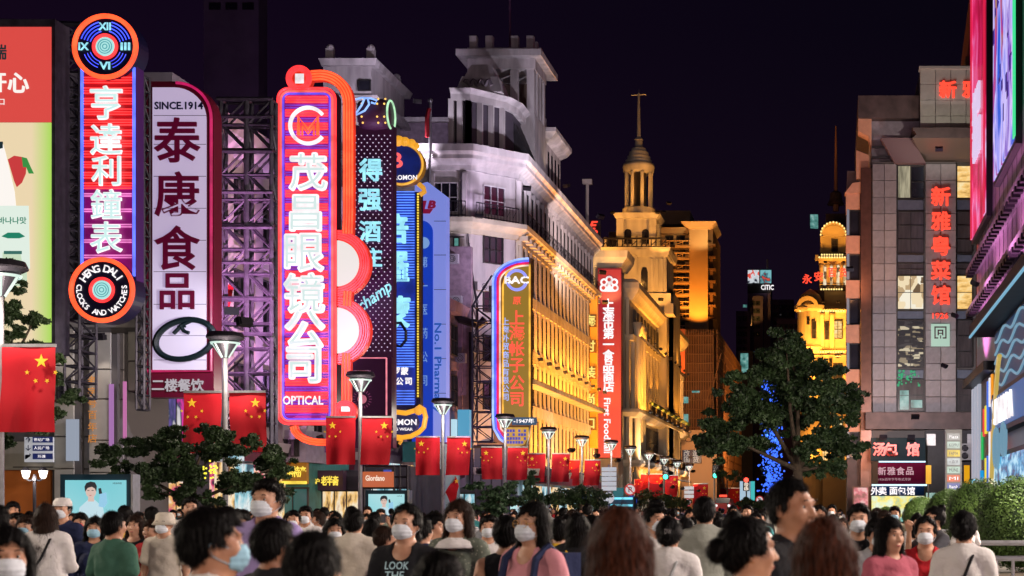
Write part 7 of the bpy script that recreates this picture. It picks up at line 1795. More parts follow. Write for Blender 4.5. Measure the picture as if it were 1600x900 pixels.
# low spreading tree on the left
cl = []
for (a, b_, q) in ((175, 715, 24), (205, 700, 26), (235, 690, 26), (262, 678, 22), (240, 725, 30), (280, 705, 30), (320, 700, 34), (360, 705, 32), (395, 712, 30), (420, 725, 24), (210, 740, 24), (265, 745, 30), (305, 745, 28), (345, 750, 26), (385, 750, 26), (320, 672, 18), (345, 680, 18), (290, 775, 20), (250, 770, 18), (340, 780, 18), (160, 700, 12), (385, 690, 16)):
    cl.append((a, b_, q*1.02, rr.uniform(-1.2, 1.2), 0.8))
tree(300, 44, 'low wide dark tree under the white food sign', cl, 745, 0.14, 42000, 0.055, seed=8, limbs=7)
t = thing('string_lights', 'small yellow lights tangled in the low wide tree', 'string lights', (X(322, 43), 43, Z(735, 43)))
m = MB()
for k in range(26): m.ball((X(322+rr.gauss(0, 6), 42.4), 42.6, Z(734+rr.gauss(0, 7), 42.4)), 0.03, 5, 3)
tag(m.build('bulbs', emis('bulb_yellow', (1.0, 0.85, 0.05), 1.4), t), kind='stuff')
# tree at the left edge
cl = []
for (a, b_, q) in ((8, 420, 20), (20, 450, 22), (5, 480, 26), (25, 490, 20), (45, 540, 18), (80, 590, 22), (95, 620, 22), (70, 620, 20), (90, 650, 20), (40, 640, 22), (10, 610, 26), (60, 665, 22), (20, 680, 22), (-20, 440, 30), (-30, 520, 40), (-20, 600, 36), (0, 690, 16), (80, 560, 12), (55, 525, 14)):
    cl.append((a, b_, q*0.8, rr.uniform(-1, 1), 0.9))
tree(-30, 37, 'tall tree at the left edge behind the largest red flag', cl, 560, 0.16, 22000, 0.06, seed=12, limbs=6)
# clipped pines and small trees along the left pavement
def pads(px, w, py0, py1, n, seed):
    q = random.Random(seed); out = []
    for k in range(n):
        f = k/(n-1); out.append((px+q.uniform(-1, 1)*w*(0.35+0.5*f), py0+(py1-py0)*f, w*(0.30+0.12*f), q.uniform(-.6, .6), 0.38))
    return out
tree(772, 64, 'flat-layered clipped pine in front of the small light box', pads(772, 58, 757, 802, 13, 2), 770, 0.12, 5500, 0.08, LM_pine, 21, name='pine_tree', limbs=6)
tree(830, 78, 'dark pointed conifer behind the clipped pine', [(830, 742, 6, 0, 1.6), (829, 756, 11, 0, 1.2), (830, 772, 16, 0, 1), (830, 788, 19, 0, 1)], 780, 0.12, 2600, 0.1, LM_pine, 22, name='conifer', limbs=3)
for (px, w, py, Y, n, lb) in ((908, 48, 780, 82, 6, 'small round-headed tree left of the white direction sign'), (868, 18, 783, 80, 3, 'smallest round tree beside the pointed conifer'), (1012, 44, 783, 120, 6, 'low dark tree right of the round blue sign'), (1055, 24, 786, 130, 4, 'low dark tree below the far direction sign'), (1137, 20, 742, 140, 3, 'small olive tree beside the farther green traffic light'), (1180, 24, 788, 110, 4, 'low dark bush tree left of the lit tree'), (905, 26, 772, 84, 4, 'second round-headed tree behind the pair by the direction sign')):
    q = random.Random(px); cl = [(px+(k/(n-1)-0.5)*w*1.2, py+q.uniform(-6, 4), w*0.30+4, q.uniform(-.6, .6), 0.85) for k in range(n)]
    tree(px, Y, lb, cl, py+8, 0.10, 2200, 0.1, LM_dark, px, limbs=3)
tree(430, 52, 'dark leafy tree beside the yellow neon characters', [(425, 705, 14, 0, 1), (432, 730, 18, 0, 1), (420, 750, 20, 0, 1), (440, 770, 16, 0, 1), (415, 780, 18, 0, 1)], 745, 0.1, 2600, 0.08, LM_dark, 31, limbs=4)
# tree wrapped in blue lights
t = tree(1207, 92, 'narrow tree wrapped in blue string lights behind the large tree', [(1207, 610, 13, 0, 1.6), (1207, 650, 15, 0, 1.4), (1205, 690, 14, 0, 1.4), (1207, 730, 14, 0, 1.3)], 640, 0.15, 1500, 0.12, LM_dark, 41, limbs=3)
m = MB()
for k in range(1000):
    py = rr.uniform(585, 770); m.ball((X(1207+rr.gauss(0, 8), 92)-X(1207, 92), rr.uniform(-.8, .8)-0.5, Z(py, 92)), 0.03+rr.random()*0.04, 4, 3)
tag(m.build('blue_lights', emis('led_blue', (0.04, 0.14, 1.0), 1.8), t, local=True), kind='stuff')
l = bpy.data.lights.new('string_glow', 'POINT'); l.energy = 450; l.color = (0.05, 0.18, 1.0); l.shadow_soft_size = 0.3
o = bpy.data.objects.new('string_glow', l); COL.objects.link(o); o.parent = t; o.location = (0, -1.4, 6)
# clipped hedges: balls of small leaves round a dark core
def hedge(px, py, r, Y, lb, seed):
    x0 = X(px, Y); R_ = S(r, Y); zc = Z(py, Y)
    t = thing('clipped_hedge', lb, 'hedge', (x0, Y, 0.45), 'clipped round hedges in the planter')
    zc -= 0.45; rz = max(zc*0.98, R_*0.75) if zc < R_*1.3 else R_
    core = MB().ball((0, 0, zc), R_*0.93, 24, 14, 1, 1, rz/R_*0.98); core.build('core', mat('hedge_core', (0.012, 0.03, 0.008), 0.9) if seed == 1 else bpy.data.materials['hedge_core'], t, True, local=True)
    g_ = np.random.default_rng(seed); n = 9000
    d = g_.normal(size=(n, 3)); d /= np.linalg.norm(d, axis=1)[:, None]
    d[:, 1] = -np.abs(d[:, 1]) * np.where(g_.random(n) < 0.8, 1, -1)
    bump_ = 1 + 0.025*np.sin(d[:, 0]*9+seed)*np.sin(d[:, 2]*8+seed*2)
    P = np.array([0, 0, zc]) + d*np.array([R_, R_, rz])*(bump_*(0.93+0.09*g_.random(n)))[:, None]
    u = np.cross(d, g_.normal(size=(n, 3))); u /= np.linalg.norm(u, axis=1)[:, None]; v = np.cross(d, u) + d*g_.uniform(-.5, .9, n)[:, None]
    s = 0.028*(0.7+0.6*g_.random(n))[:, None]; u = u*s*0.5; v = v*s
    V = np.stack([P-v, P+u, P+v, P-u], 1).reshape(-1, 3)
    me = bpy.data.meshes.new('leaves'); me.from_pydata(V.tolist(), [], np.arange(n*4).reshape(-1, 4).tolist()); me.update()
    tag(link('leaves', me, LM_hedge, t), kind='stuff')
hedge(1596, 818, 72, 30, 'nearest and largest clipped round hedge at the right edge', 1)
hedge(1532, 812, 56, 36, 'second clipped round hedge from the right edge', 2)
hedge(1486, 806, 42, 42, 'third clipped round hedge from the right edge', 3)
hedge(1440, 806, 30, 48, 'farthest clipped round hedge, small and bluish', 4)
hedge(1385, 812, 20, 52, 'smallest clipped hedge left of the others', 5)
# ================================================================== PEOPLE
class Fld:
    """a distance field on a rectilinear grid, turned into one smooth surface"""
    def __init__(s, xs, ys, zs):
        s.xs, s.ys, s.zs = [np.asarray(a, np.float32) for a in (xs, ys, zs)]
        s.D = np.ones((len(xs), len(ys), len(zs)), np.float32)
    def prim(s, fn, lo, hi, k=0.02, op='u', mg=0.09):
        i0, i1 = np.searchsorted(s.xs, [lo[0]-mg, hi[0]+mg]); j0, j1 = np.searchsorted(s.ys, [lo[1]-mg, hi[1]+mg]); k0, k1 = np.searchsorted(s.zs, [lo[2]-mg, hi[2]+mg])
        if i0 >= i1 or j0 >= j1 or k0 >= k1: return
        x = s.xs[i0:i1, None, None]; y = s.ys[None, j0:j1, None]; z = s.zs[None, None, k0:k1]
        d = fn(x, y, z); o = s.D[i0:i1, j0:j1, k0:k1]
        if op == 'u':
            h = np.maximum(k-np.abs(o-d), 0)/k; s.D[i0:i1, j0:j1, k0:k1] = np.minimum(o, d)-h*h*k*0.25
        else:
            h = np.maximum(k-np.abs(o+d), 0)/k; s.D[i0:i1, j0:j1, k0:k1] = np.maximum(o, -d)+h*h*k*0.25
    def ell(s, c, r, k=0.02, op='u', rotx=0.0):
        c = tuple(c); r = tuple(r); cr, sr = math.cos(rotx), math.sin(rotx)
        def f(x, y, z):
            dx = x-c[0]; dy = y-c[1]; dz = z-c[2]
            if rotx: dy, dz = dy*cr+dz*sr, -dy*sr+dz*cr
            a = np.sqrt((dx/r[0])**2+(dy/r[1])**2+(dz/r[2])**2)+1e-6
            b = np.sqrt((dx/r[0]**2)**2+(dy/r[1]**2)**2+(dz/r[2]**2)**2)+1e-6
            return a*(a-1)/b
        q = max(r[1], r[2]) if rotx else None
        rr_ = (r[0], q or r[1], q or r[2])
        s.prim(f, [c[i]-rr_[i] for i in range(3)], [c[i]+rr_[i] for i in range(3)], k, op)
    def cap(s, a, b, ra, rb, k=0.02, op='u', flat=1.0):
        a = np.array(a, float); b = np.array(b, float); ab = b-a; L = float(ab@ab)+1e-9
        def f(x, y, z):
            dx, dy, dz = x-a[0], y-a[1], z-a[2]
            t = np.clip((dx*ab[0]+dy*ab[1]+dz*ab[2])/L, 0, 1)
            return np.sqrt((dx-t*ab[0])**2+((dy-t*ab[1])/flat)**2+(dz-t*ab[2])**2)-(ra+t*(rb-ra))
        R_ = max(ra, rb); s.prim(f, np.minimum(a, b)-R_, np.maximum(a, b)+R_, k, op)
    def cut(s, fn): s.D = np.maximum(s.D, fn(s.xs[:, None, None], s.ys[None, :, None], s.zs[None, None, :]).astype(np.float32))
    def surf(s):
        D, I = s.D, s.D < 0
        c = np.zeros(tuple(n-1 for n in D.shape), np.int8)
        for a in (0, 1):
            for b in (0, 1):
                for d in (0, 1): c += I[a:a+c.shape[0], b:b+c.shape[1], d:d+c.shape[2]]
        i, j, k = np.nonzero((c > 0) & (c < 8)); N = len(i)
        acc = np.zeros((N, 3)); cnt = np.zeros(N)
        cs_ = [(a, b, d) for a in (0, 1) for b in (0, 1) for d in (0, 1)]
        for p in cs_:
            for ax in range(3):
                if p[ax]: continue
                q = list(p); q[ax] = 1
                da = D[i+p[0], j+p[1], k+p[2]]; db = D[i+q[0], j+q[1], k+q[2]]
                x = (da < 0) != (db < 0); t = np.where(x, da/np.where(x, da-db, 1), 0)
                P = np.stack([s.xs[i+p[0]], s.ys[j+p[1]], s.zs[k+p[2]]], 1).astype(float); Q = np.stack([s.xs[i+q[0]], s.ys[j+q[1]], s.zs[k+q[2]]], 1)
                acc += (P+(Q-P)*t[:, None])*x[:, None]; cnt += x
        V = acc/cnt[:, None]
        ids = -np.ones(c.shape, np.int64); ids[i, j, k] = np.arange(N)
        Fs = []
        for ax in range(3):
            sl = [slice(None)]*3; sh = [slice(None)]*3; sl[ax] = slice(0, -1); sh[ax] = slice(1, None)
            A_, B_ = I[tuple(sl)], I[tuple(sh)]; u, v = (ax+1) % 3, (ax+2) % 3
            g_ = np.nonzero(A_ != B_); g_ = [np.array(q) for q in g_]
            ok = (g_[u] > 0) & (g_[v] > 0) & (g_[u] < D.shape[u]-1) & (g_[v] < D.shape[v]-1)
            g_ = [q[ok] for q in g_]
            def at(du, dv):
                q = [a.copy() for a in g_]; q[u] = q[u]+du; q[v] = q[v]+dv; return ids[q[0], q[1], q[2]]
            quad = np.stack([at(-1, -1), at(0, -1), at(0, 0), at(-1, 0)], 1)
            fl_ = B_[g_[0], g_[1], g_[2]]; quad[fl_] = quad[fl_][:, ::-1]
            Fs.append(quad)
        return V, np.concatenate(Fs)

def mk(name, V, Fq, smooth=True):
    me = bpy.data.meshes.new(name); n = len(V)
    me.vertices.add(n); me.vertices.foreach_set('co', np.asarray(V, np.float32).ravel())
    Fq = np.asarray(Fq); m = len(Fq)
    me.loops.add(m*4); me.loops.foreach_set('vertex_index', Fq.ravel().astype(np.int32))
    me.polygons.add(m); me.polygons.foreach_set('loop_start', np.arange(0, m*4, 4, dtype=np.int32))
    me.polygons.foreach_set('use_smooth', [smooth]*m)
    me.update(calc_edges=True); return me

def axis(segs):
    """segs: list of (start, stop, step)"""
    out = []
    for a, b, st in segs: out += list(np.arange(a, b-st*0.3, st))
    out.append(segs[-1][1]); return out

HC = 1.590
def pose_joints(pose):
    J = {}
    for s_ in (-1, 1):
        sh = (s_*0.172, 0.0, 1.375); el = (s_*0.235, 0.02, 1.10); wr = (s_*0.235, -0.03, 0.86)
        hip = (s_*0.085, 0.0, 0.90); kn = (s_*0.095, -0.01, 0.49); an = (s_*0.10, 0.02, 0.09)
        if pose == 'walk':
            el = (s_*0.225, 0.02+s_*0.07, 1.11); wr = (s_*0.225, -0.06+s_*0.14, 0.88); kn = (s_*0.09, -0.05-s_*0.09, 0.50); an = (s_*0.09, 0.02-s_*0.22, 0.10 if s_ > 0 else 0.13)
        if pose == 'clasp': el = (s_*0.225, 0.0, 1.12); wr = (s_*0.055, -0.19, 1.13)
        if pose == 'phone' and s_ < 0: el = (s_*0.215, -0.04, 1.12); wr = (s_*0.10, -0.24, 1.27)
        if pose == 'raise': el = (s_*0.25, -0.16, 1.24); wr = (s_*0.10, -0.25, 1.46)
        J[s_] = (sh, el, wr, hip, kn, an)
    return J

def lerp(a, b, t): return tuple(a[i]+(b[i]-a[i])*t for i in range(3))
def torso(f, g, fem):
    w = 0.92 if fem else 1.0
    f.ell((0, 0.005, 1.25), (0.158*w+g, 0.105+g, 0.19+g), 0.05)
    f.cap((-0.13*w, 0.012, 1.385), (0.13*w, 0.012, 1.385), 0.052+g, 0.052+g, 0.06)
    f.cap((0, 0.015, 1.40), (0, 0.012, 1.455), 0.08+g*0.5, 0.058+g*0.3, 0.07)
    f.ell((0, 0.0, 1.07), ((0.125 if fem else 0.14)+g, 0.095+g, 0.19+g), 0.06)
    f.ell((0, 0.008, 0.94), (0.165+g, 0.115+g, 0.13+g), 0.06)
    if fem:
        for s_ in (-1, 1): f.ell((s_*0.065, -0.082, 1.24), (0.06+g*0.5, 0.055+g*0.5, 0.06+g*0.5), 0.05)

_hand = {}
def hand(curl):
    if curl in _hand: return _hand[curl]
    xs = axis([(-0.05, 0.05, 0.0045)]); ys = axis([(-0.085, 0.055, 0.0045)]); zs = axis([(-0.20, 0.03, 0.005)])
    f = Fld(xs, ys, zs)
    f.cap((0, 0, 0.03), (0, 0, -0.02), 0.024, 0.024, 0.01)
    f.ell((0, 0.0, -0.055), (0.016, 0.040, 0.048), 0.02)
    for q, (yy, L) in enumerate(((-0.030, 0.072), (-0.010, 0.080), (0.010, 0.074), (0.028, 0.058))):
        a = (0, yy, -0.090); c1 = 0.25+curl*0.5; c2 = 0.5+curl*0.9
        b = (-math.sin(c1)*L*0.5, yy*1.08, -0.090-math.cos(c1)*L*0.5)
        c = (b[0]-math.sin(c2+c1)*L*0.5, yy*1.12, b[2]-math.cos(c2+c1)*L*0.5)
        f.cap(a, b, 0.0088, 0.0080, 0.006); f.cap(b, c, 0.0080, 0.0066, 0.004)
    f.cap((-0.006, -0.028, -0.035), (-0.016, -0.052, -0.062), 0.012, 0.0095, 0.012); f.cap((-0.016, -0.052, -0.062), (-0.026, -0.058, -0.090), 0.0093, 0.0075, 0.004)
    _hand[curl] = f.surf(); return _hand[curl]

def body_mesh(pose, fem):
    f = Fld(axis([(-0.36, -0.12, 0.014), (-0.12, 0.12, 0.0075), (0.12, 0.36, 0.014)]), axis([(-0.36, -0.14, 0.014), (-0.14, 0.13, 0.0075), (0.13, 0.34, 0.014)]), axis([(-0.01, 1.0, 0.022), (1.0, 1.44, 0.013), (1.44, 1.76, 0.0075)]))
    J = pose_joints(pose); torso(f, 0, fem)
    f.cap((0, 0.012, 1.42), (0, 0.0, 1.55), 0.050 if fem else 0.058, 0.047 if fem else 0.054, 0.03)
    # head
    f.ell((0, 0.010, HC+0.012), (0.076, 0.094, 0.098), 0.03)
    f.ell((0, -0.028, HC-0.045), (0.060, 0.062, 0.068), 0.03)
    f.ell((0, -0.052, HC-0.092), (0.026, 0.026, 0.022), 0.03)
    for s_ in (-1, 1):
        f.ell((s_*0.040, -0.062, HC-0.022), (0.024, 0.022, 0.024), 0.03)
        f.ell((s_*0.078, 0.012, HC-0.012), (0.009, 0.020, 0.032), 0.008)
        f.ell((s_*0.032, -0.093, HC+0.008), (0.019, 0.013, 0.012), 0.012, 's')
    f.cap((0, -0.086, HC+0.010), (0, -0.108, HC-0.028), 0.009, 0.0125, 0.010)
    for s_ in (-1, 1): f.ell((s_*0.012, -0.098, HC-0.032), (0.009, 0.010, 0.008), 0.006)
    f.ell((0, -0.087, HC-0.060), (0.024, 0.012, 0.0065), 0.008); f.ell((0, -0.085, HC-0.071), (0.020, 0.012, 0.0075), 0.008)
    f.cap((-0.035, -0.082, HC+0.028), (0.035, -0.082, HC+0.028), 0.010, 0.010, 0.02)
    for s_ in (-1, 1):
        sh, el, wr, hip, kn, an = J[s_]
        f.cap(sh, el, 0.046, 0.037, 0.03); f.cap(el, wr, 0.037, 0.025, 0.02)
        f.cap(hip, kn, 0.085, 0.055, 0.04); f.cap(kn, lerp(kn, an, 0.35), 0.054, 0.052, 0.03); f.cap(lerp(kn, an, 0.35), an, 0.052, 0.036, 0.03)
        f.cap((an[0], an[1]+0.02, 0.035), (an[0]+s_*0.012, an[1]-0.15, 0.028), 0.038, 0.030, 0.03)
    V, Fq = f.surf(); n = len(V)
    for s_ in (-1, 1):
        el, wr = np.array(J[s_][1]), np.array(J[s_][2]); hv, hf = hand(1.2 if pose in ('clasp', 'phone', 'raise') else 0.5)
        d = (wr-el)/np.linalg.norm(wr-el); hv = hv.copy()
        if s_ < 0: hv[:, 0] *= -1; hf = hf[:, ::-1]
        Mx = Vector((0, 0, -1)).rotation_difference(Vector(d)).to_matrix(); hv = hv@np.array(Mx).T + wr
        V = np.concatenate([V, hv]); Fq = np.concatenate([Fq, hf+n]); n = len(V)
    return mk('body', V, Fq)

def top_mesh(style, pose, fem):
    f = Fld(axis([(-0.36, 0.36, 0.0125)]), axis([(-0.34, 0.30, 0.0125)]), axis([(0.82, 1.52, 0.0125)]))
    J = pose_joints(pose); g = {'tee': 0.018, 'polo': 0.02, 'tank': 0.010, 'long': 0.022, 'shirt': 0.028, 'vest': 0.016}[style]
    torso(f, g, fem)
    if style != 'tank' and style != 'vest':
        for s_ in (-1, 1):
            sh, el, wr = J[s_][:3]
            if style in ('tee', 'polo'): f.cap(sh, lerp(sh, el, 0.62), 0.064, 0.068, 0.035)
            else:
                f.cap(sh, el, 0.062, 0.055, 0.035); f.cap(el, lerp(el, wr, 0.9), 0.055, 0.043, 0.025)
    if style in ('shirt', 'long', 'tee', 'polo'):   # looser hem with folds
        f.ell((0, 0.01, 0.93), (0.178+g, 0.13+g, 0.17), 0.08)
    # folds
    x = f.xs[:, None, None]; y = f.ys[None, :, None]; z = f.zs[None, None, :]
    fold = 0.0045*np.sin(x*38+np.sin(z*17)*1.6)*np.sin(z*11+x*6)+0.003*np.sin(z*46+x*24+y*30)
    f.D = f.D+np.where(z < 1.36, fold, fold*0.3).astype(np.float32)
    f.cut(lambda x, y, z: (0.86 if style in ('long', 'shirt') else 0.89)-z+0*x+0*y)
    # neckline
    nk = {'tee': 0.072, 'polo': 0.066, 'tank': 0.085, 'long': 0.070, 'shirt': 0.062, 'vest': 0.095}[style]
    f.ell((0, -0.012, 1.475), (nk, nk+0.012, 0.075 if style != 'vest' else 0.11), 0.008, 's')
    if fem and style in ('tee', 'tank'): f.ell((0, -0.09, 1.43), (0.07, 0.07, 0.075), 0.01, 's')
    if style == 'tank' or style == 'vest':
        for s_ in (-1, 1): f.ell((s_*0.215, 0.01, 1.37), (0.072, 0.12, 0.12), 0.01, 's')
    return mk('top', *f.surf())

def trousers_mesh(pose, kind):
    f = Fld(axis([(-0.30, 0.30, 0.018)]), axis([(-0.34, 0.34, 0.018)]), axis([(0.04, 1.06, 0.02)])); J = pose_joints(pose)
    f.ell((0, 0.008, 0.94), (0.172, 0.122, 0.14), 0.05)
    if kind == 'skirt': f.cap((0, 0, 0.93), (0, 0, 0.60), 0.15, 0.22, 0.05, flat=0.8)
    else:
        for s_ in (-1, 1):
            hip, kn, an = J[s_][3:]
            f.cap(hip, kn, 0.098, 0.075, 0.04); f.cap(kn, an if kind == 'long' else lerp(kn, an, 0.02), 0.075, 0.058, 0.03)
    f.cut(lambda x, y, z: (z-1.02)+0*x+0*y); f.cut(lambda x, y, z: ({'long': 0.09, 'short': 0.44, 'skirt': 0.55}[kind]-z)+0*x+0*y)
    return mk('trousers', *f.surf())
def shoes_mesh(pose):
    f = Fld(axis([(-0.2, 0.2, 0.014)]), axis([(-0.44, 0.32, 0.014)]), axis([(-0.01, 0.14, 0.012)])); J = pose_joints(pose)
    for s_ in (-1, 1):
        an = J[s_][5]; f.cap((an[0], an[1]+0.02, 0.042), (an[0]+s_*0.012, an[1]-0.155, 0.036), 0.046, 0.038, 0.03)
    f.cut(lambda x, y, z: (0.0-z)+0*x+0*y)
    return mk('shoes', *f.surf())

def hair_mesh(style, seed=1):
    long_ = style in ('long', 'verylong', 'mid'); h = 0.0062
    zlo = {'long': 1.18, 'verylong': 0.98, 'mid': 1.36, 'ponytail': 1.30}.get(style, 1.45)
    f = Fld(axis([(-0.16, 0.16, h)]), axis([(-0.14, 0.22, h)]), axis([(zlo-0.03, 1.78, h*1.2)]))
    sk = 0.011 if style in ('short', 'crop') else 0.016
    if style == 'crop': sk = 0.008
    f.ell((0, 0.014, HC+0.016), (0.076+sk, 0.094+sk, 0.100+sk), 0.02)
    if style in ('short', 'boy'):
        f.ell((0.015, -0.040, HC+0.094), (0.058, 0.05, 0.024), 0.03)
    if long_:
        wv = {'mid': 0.10, 'long': 0.108, 'verylong': 0.142}[style]
        b = {'mid': 1.43, 'long': 1.24, 'verylong': 1.03}[style]
        f.cap((0, 0.03, HC-0.01), (0, 0.055, b), 0.090, wv, 0.03, flat=0.72)
        f.cap((0.012, -0.06, HC+0.118), (0.006, 0.08, HC+0.112), 0.004, 0.004, 0.022, 's')
        for s_ in (-1, 1): f.cap((s_*0.068, 0.0, HC+0.01), (s_*0.088, -0.01, max(b, 1.40)), 0.034, 0.028, 0.03)
    # face opening
    fw = {'crop': 0.078, 'short': 0.073, 'boy': 0.072}.get(style, 0.066)
    top = {'short': 0.064, 'boy': 0.052, 'crop': 0.074, 'bun': 0.082, 'ponytail': 0.080}.get(style, 0.060)
    f.prim(lambda x, y, z: np.maximum(np.maximum(np.abs(x)-fw*(1.0+0*z), (y+0.022)), z-(HC+top+0.010*np.sin(x*46+seed)+0.006*np.sin(x*110)-x*x*3.5)) + 0*x, (-0.1, -0.25, 1.3), (0.1, 0.0, HC+0.08), 0.022, 's')
    if not long_: f.cut(lambda x, y, z: (HC-0.012-0.075*np.clip((y-0.0)/0.06, 0, 1))-z+0*x)
    if style == 'bun': f.ell((0, 0.128, HC+0.0), (0.042, 0.042, 0.044), 0.012)
    if style == 'topbun': f.ell((0, 0.09, HC+0.105), (0.042, 0.042, 0.04), 0.012)
    if style == 'ponytail':
        f.ell((0, 0.118, HC+0.02), (0.026, 0.03, 0.03), 0.02); f.cap((0, 0.13, HC+0.01), (0, 0.145, HC-0.10), 0.032, 0.036, 0.02); f.cap((0, 0.145, HC-0.10), (0, 0.12, 1.36), 0.036, 0.014, 0.02)
    x = f.xs[:, None, None]; y = f.ys[None, :, None]; z = f.zs[None, None, :]
    ang = np.arctan2(x, y+0.001*0-0.02)
    f.D = f.D + (0.0024*np.sin(ang*26+z*14+seed+3*np.sin(z*30))+0.0018*np.sin(ang*57+seed*2+z*24)).astype(np.float32)
    f.D = f.D + ((0.0022 if long_ else 0.0042)*np.sin(x*43+seed*2+z*11)*np.sin(y*37+z*29)*np.sin(z*33+x*17)+0.0016*np.sin(z*90+x*70)).astype(np.float32)
    if long_: f.D = np.maximum(f.D, (zlo+0.05+0.018*np.sin(x*90)+0.012*np.sin(x*210+1)-z+0*y).astype(np.float32))
    V, Fq = f.surf()
    # strands lying on the surface
    g_ = np.random.default_rng(seed); me0 = mk('tmp', V, Fq); n0 = len(V)
    N = np.empty(n0*3, np.float32); me0.vertices.foreach_get('normal', N); N = N.reshape(-1, 3); bpy.data.meshes.remove(me0)
    cnt = 4200 if long_ else 3800
    pick = g_.choice(n0, cnt); P = V[pick]; Nn = N[pick]
    away = P-np.array([0, 0.05, HC+0.115]); away[:, 2] -= 0.05
    T = away-(away*Nn).sum(1)[:, None]*Nn; T /= np.linalg.norm(T, axis=1)[:, None]+1e-6
    T += g_.normal(size=T.shape)*0.2
    B_ = np.cross(T, Nn); B_ /= np.linalg.norm(B_, axis=1)[:, None]+1e-6
    L = (0.022 if not long_ else 0.06)*(0.6+0.8*g_.random(cnt))[:, None]; w = 0.0010
    seg = []; fly = np.where(g_.random(cnt) < (0.07 if long_ else 0.16), 2.6, 1.0)[:, None]; L = L*np.where(fly > 1, 1.7, 1.0)
    for q, (t_, lift) in enumerate(((-0.5, 0.000), (0.0, 0.004), (0.5, 0.007))):
        c = P+T*L*t_+Nn*(lift*fly+0.002*g_.random(cnt)[:, None]*(q > 0)-(0.0025 if q == 2 else 0))
        seg += [c-B_*w*(1.0 if q < 2 else 0.4), c+B_*w*(1.0 if q < 2 else 0.4)]
    SV = np.stack(seg, 1).reshape(-1, 3); base = np.arange(cnt)[:, None]*6
    SF = np.concatenate([base+np.array([[0, 1, 3, 2]]), base+np.array([[2, 3, 5, 4]])])
    return mk('hair', np.concatenate([V, SV]), np.concatenate([Fq, SF+n0]))

def mask_mesh():
    f = Fld(axis([(-0.09, 0.09, 0.0045)]), axis([(-0.15, 0.0, 0.0045)]), axis([(HC-0.13, HC+0.03, 0.0045)]))
    f.ell((0, -0.036, HC-0.042), (0.070, 0.088, 0.074), 0.01)
    f.cut(lambda x, y, z: np.abs(x)-0.064+0*y+0*z); f.cut(lambda x, y, z: z-(HC-0.008+0.006*np.cos(x*30))+0*y); f.cut(lambda x, y, z: (HC-0.100+np.abs(x)*0.22)-z+0*y); f.cut(lambda x, y, z: y+0.045+0*x+0*z)
    z = f.zs[None, None, :]; f.D = f.D+(0.0013*np.sin(z*260)).astype(np.float32)
    V, Fq = f.surf(); m = MB()
    for s_ in (-1, 1):
        m.tube([(s_*0.063, -0.055, HC-0.022), (s_*0.076, -0.02, HC-0.004), (s_*0.086, 0.012, HC+0.012), (s_*0.088, 0.026, HC-0.005), (s_*0.082, 0.016, HC-0.040), (s_*0.074, -0.02, HC-0.060), (s_*0.062, -0.052, HC-0.074)], 0.0016, 4)
    vv = np.array(m.v); ff = np.array([q for q in m.f if len(q) == 4])
    return mk('face_mask', np.concatenate([V, vv]), np.concatenate([Fq, ff+len(V)]))

_pm = {}
def pm_(kind, *a):
    k = (kind,)+a
    if k not in _pm: _pm[k] = {'body': body_mesh, 'top': top_mesh, 'trousers': trousers_mesh, 'shoes': shoes_mesh, 'hair': hair_mesh, 'mask': mask_mesh}[kind](*a)
    return _pm[k]
eye_me = MB().ball((0, 0, 0), 0.0105, 10, 8).mesh('eye', True)
iris_me = MB().ball((0, -0.0062, 0), 0.0068, 8, 6).mesh('iris', True)
brow_me = MB().tube([(-0.016, 0.002, -0.001), (-0.004, -0.004, 0.004), (0.012, -0.002, 0.002), (0.017, 0.003, -0.002)], 0.0026, 5).mesh('eyebrow', True)
lip_me = MB().ball((0, -0.0935, HC-0.0655), 0.01, 12, 6, 2.1, 0.62, 0.66).mesh('lips', True)

def cloth_mat(name, c, pattern=None):
    m, nt, b = _new(name); b.inputs['Roughness'].default_value = 0.85; b.inputs['Base Color'].default_value = (*c, 1)
    b.inputs['Specular IOR Level'].default_value = 0.2
    tc = nt.nodes.new('ShaderNodeTexCoord'); n = nt.nodes.new('ShaderNodeTexNoise'); n.inputs['Scale'].default_value = 7; n.inputs['Detail'].default_value = 3
    nt.links.new(tc.outputs['Object'], n.inputs['Vector'])
    bp = nt.nodes.new('ShaderNodeBump'); bp.inputs['Strength'].default_value = 0.8; bp.inputs['Distance'].default_value = 0.04
    nt.links.new(n.outputs['Fac'], bp.inputs['Height']); nt.links.new(bp.outputs[0], b.inputs['Normal'])
    if pattern:
        v = nt.nodes.new('ShaderNodeTexVoronoi'); v.inputs['Scale'].default_value = 42; nt.links.new(tc.outputs['Object'], v.inputs['Vector'])
        r = nt.nodes.new('ShaderNodeValToRGB'); r.color_ramp.interpolation = 'CONSTANT'; r.color_ramp.elements[1].position = 0.22
        r.color_ramp.elements[0].color = (*pattern, 1); r.color_ramp.elements[1].color = (*c, 1)
        nt.links.new(v.outputs['Distance'], r.inputs[0]); nt.links.new(r.outputs[0], b.inputs['Base Color'])
    return m
def skin_mat(name, c):
    m, nt, b = _new(name); b.inputs['Roughness'].default_value = 0.5; b.inputs['Specular IOR Level'].default_value = 0.35
    tc = nt.nodes.new('ShaderNodeTexCoord'); n = nt.nodes.new('ShaderNodeTexNoise'); n.inputs['Scale'].default_value = 14; r = nt.nodes.new('ShaderNodeValToRGB')
    r.color_ramp.elements[0].color = (c[0]*0.85, c[1]*0.75, c[2]*0.72, 1); r.color_ramp.elements[1].color = (min(1, c[0]*1.1), c[1]*1.1, c[2]*1.1, 1)
    r.color_ramp.elements[0].position = 0.35; r.color_ramp.elements[1].position = 0.65
    nt.links.new(tc.outputs['Object'], n.inputs['Vector']); nt.links.new(n.outputs['Fac'], r.inputs[0]); nt.links.new(r.outputs[0], b.inputs['Base Color'])
    return m
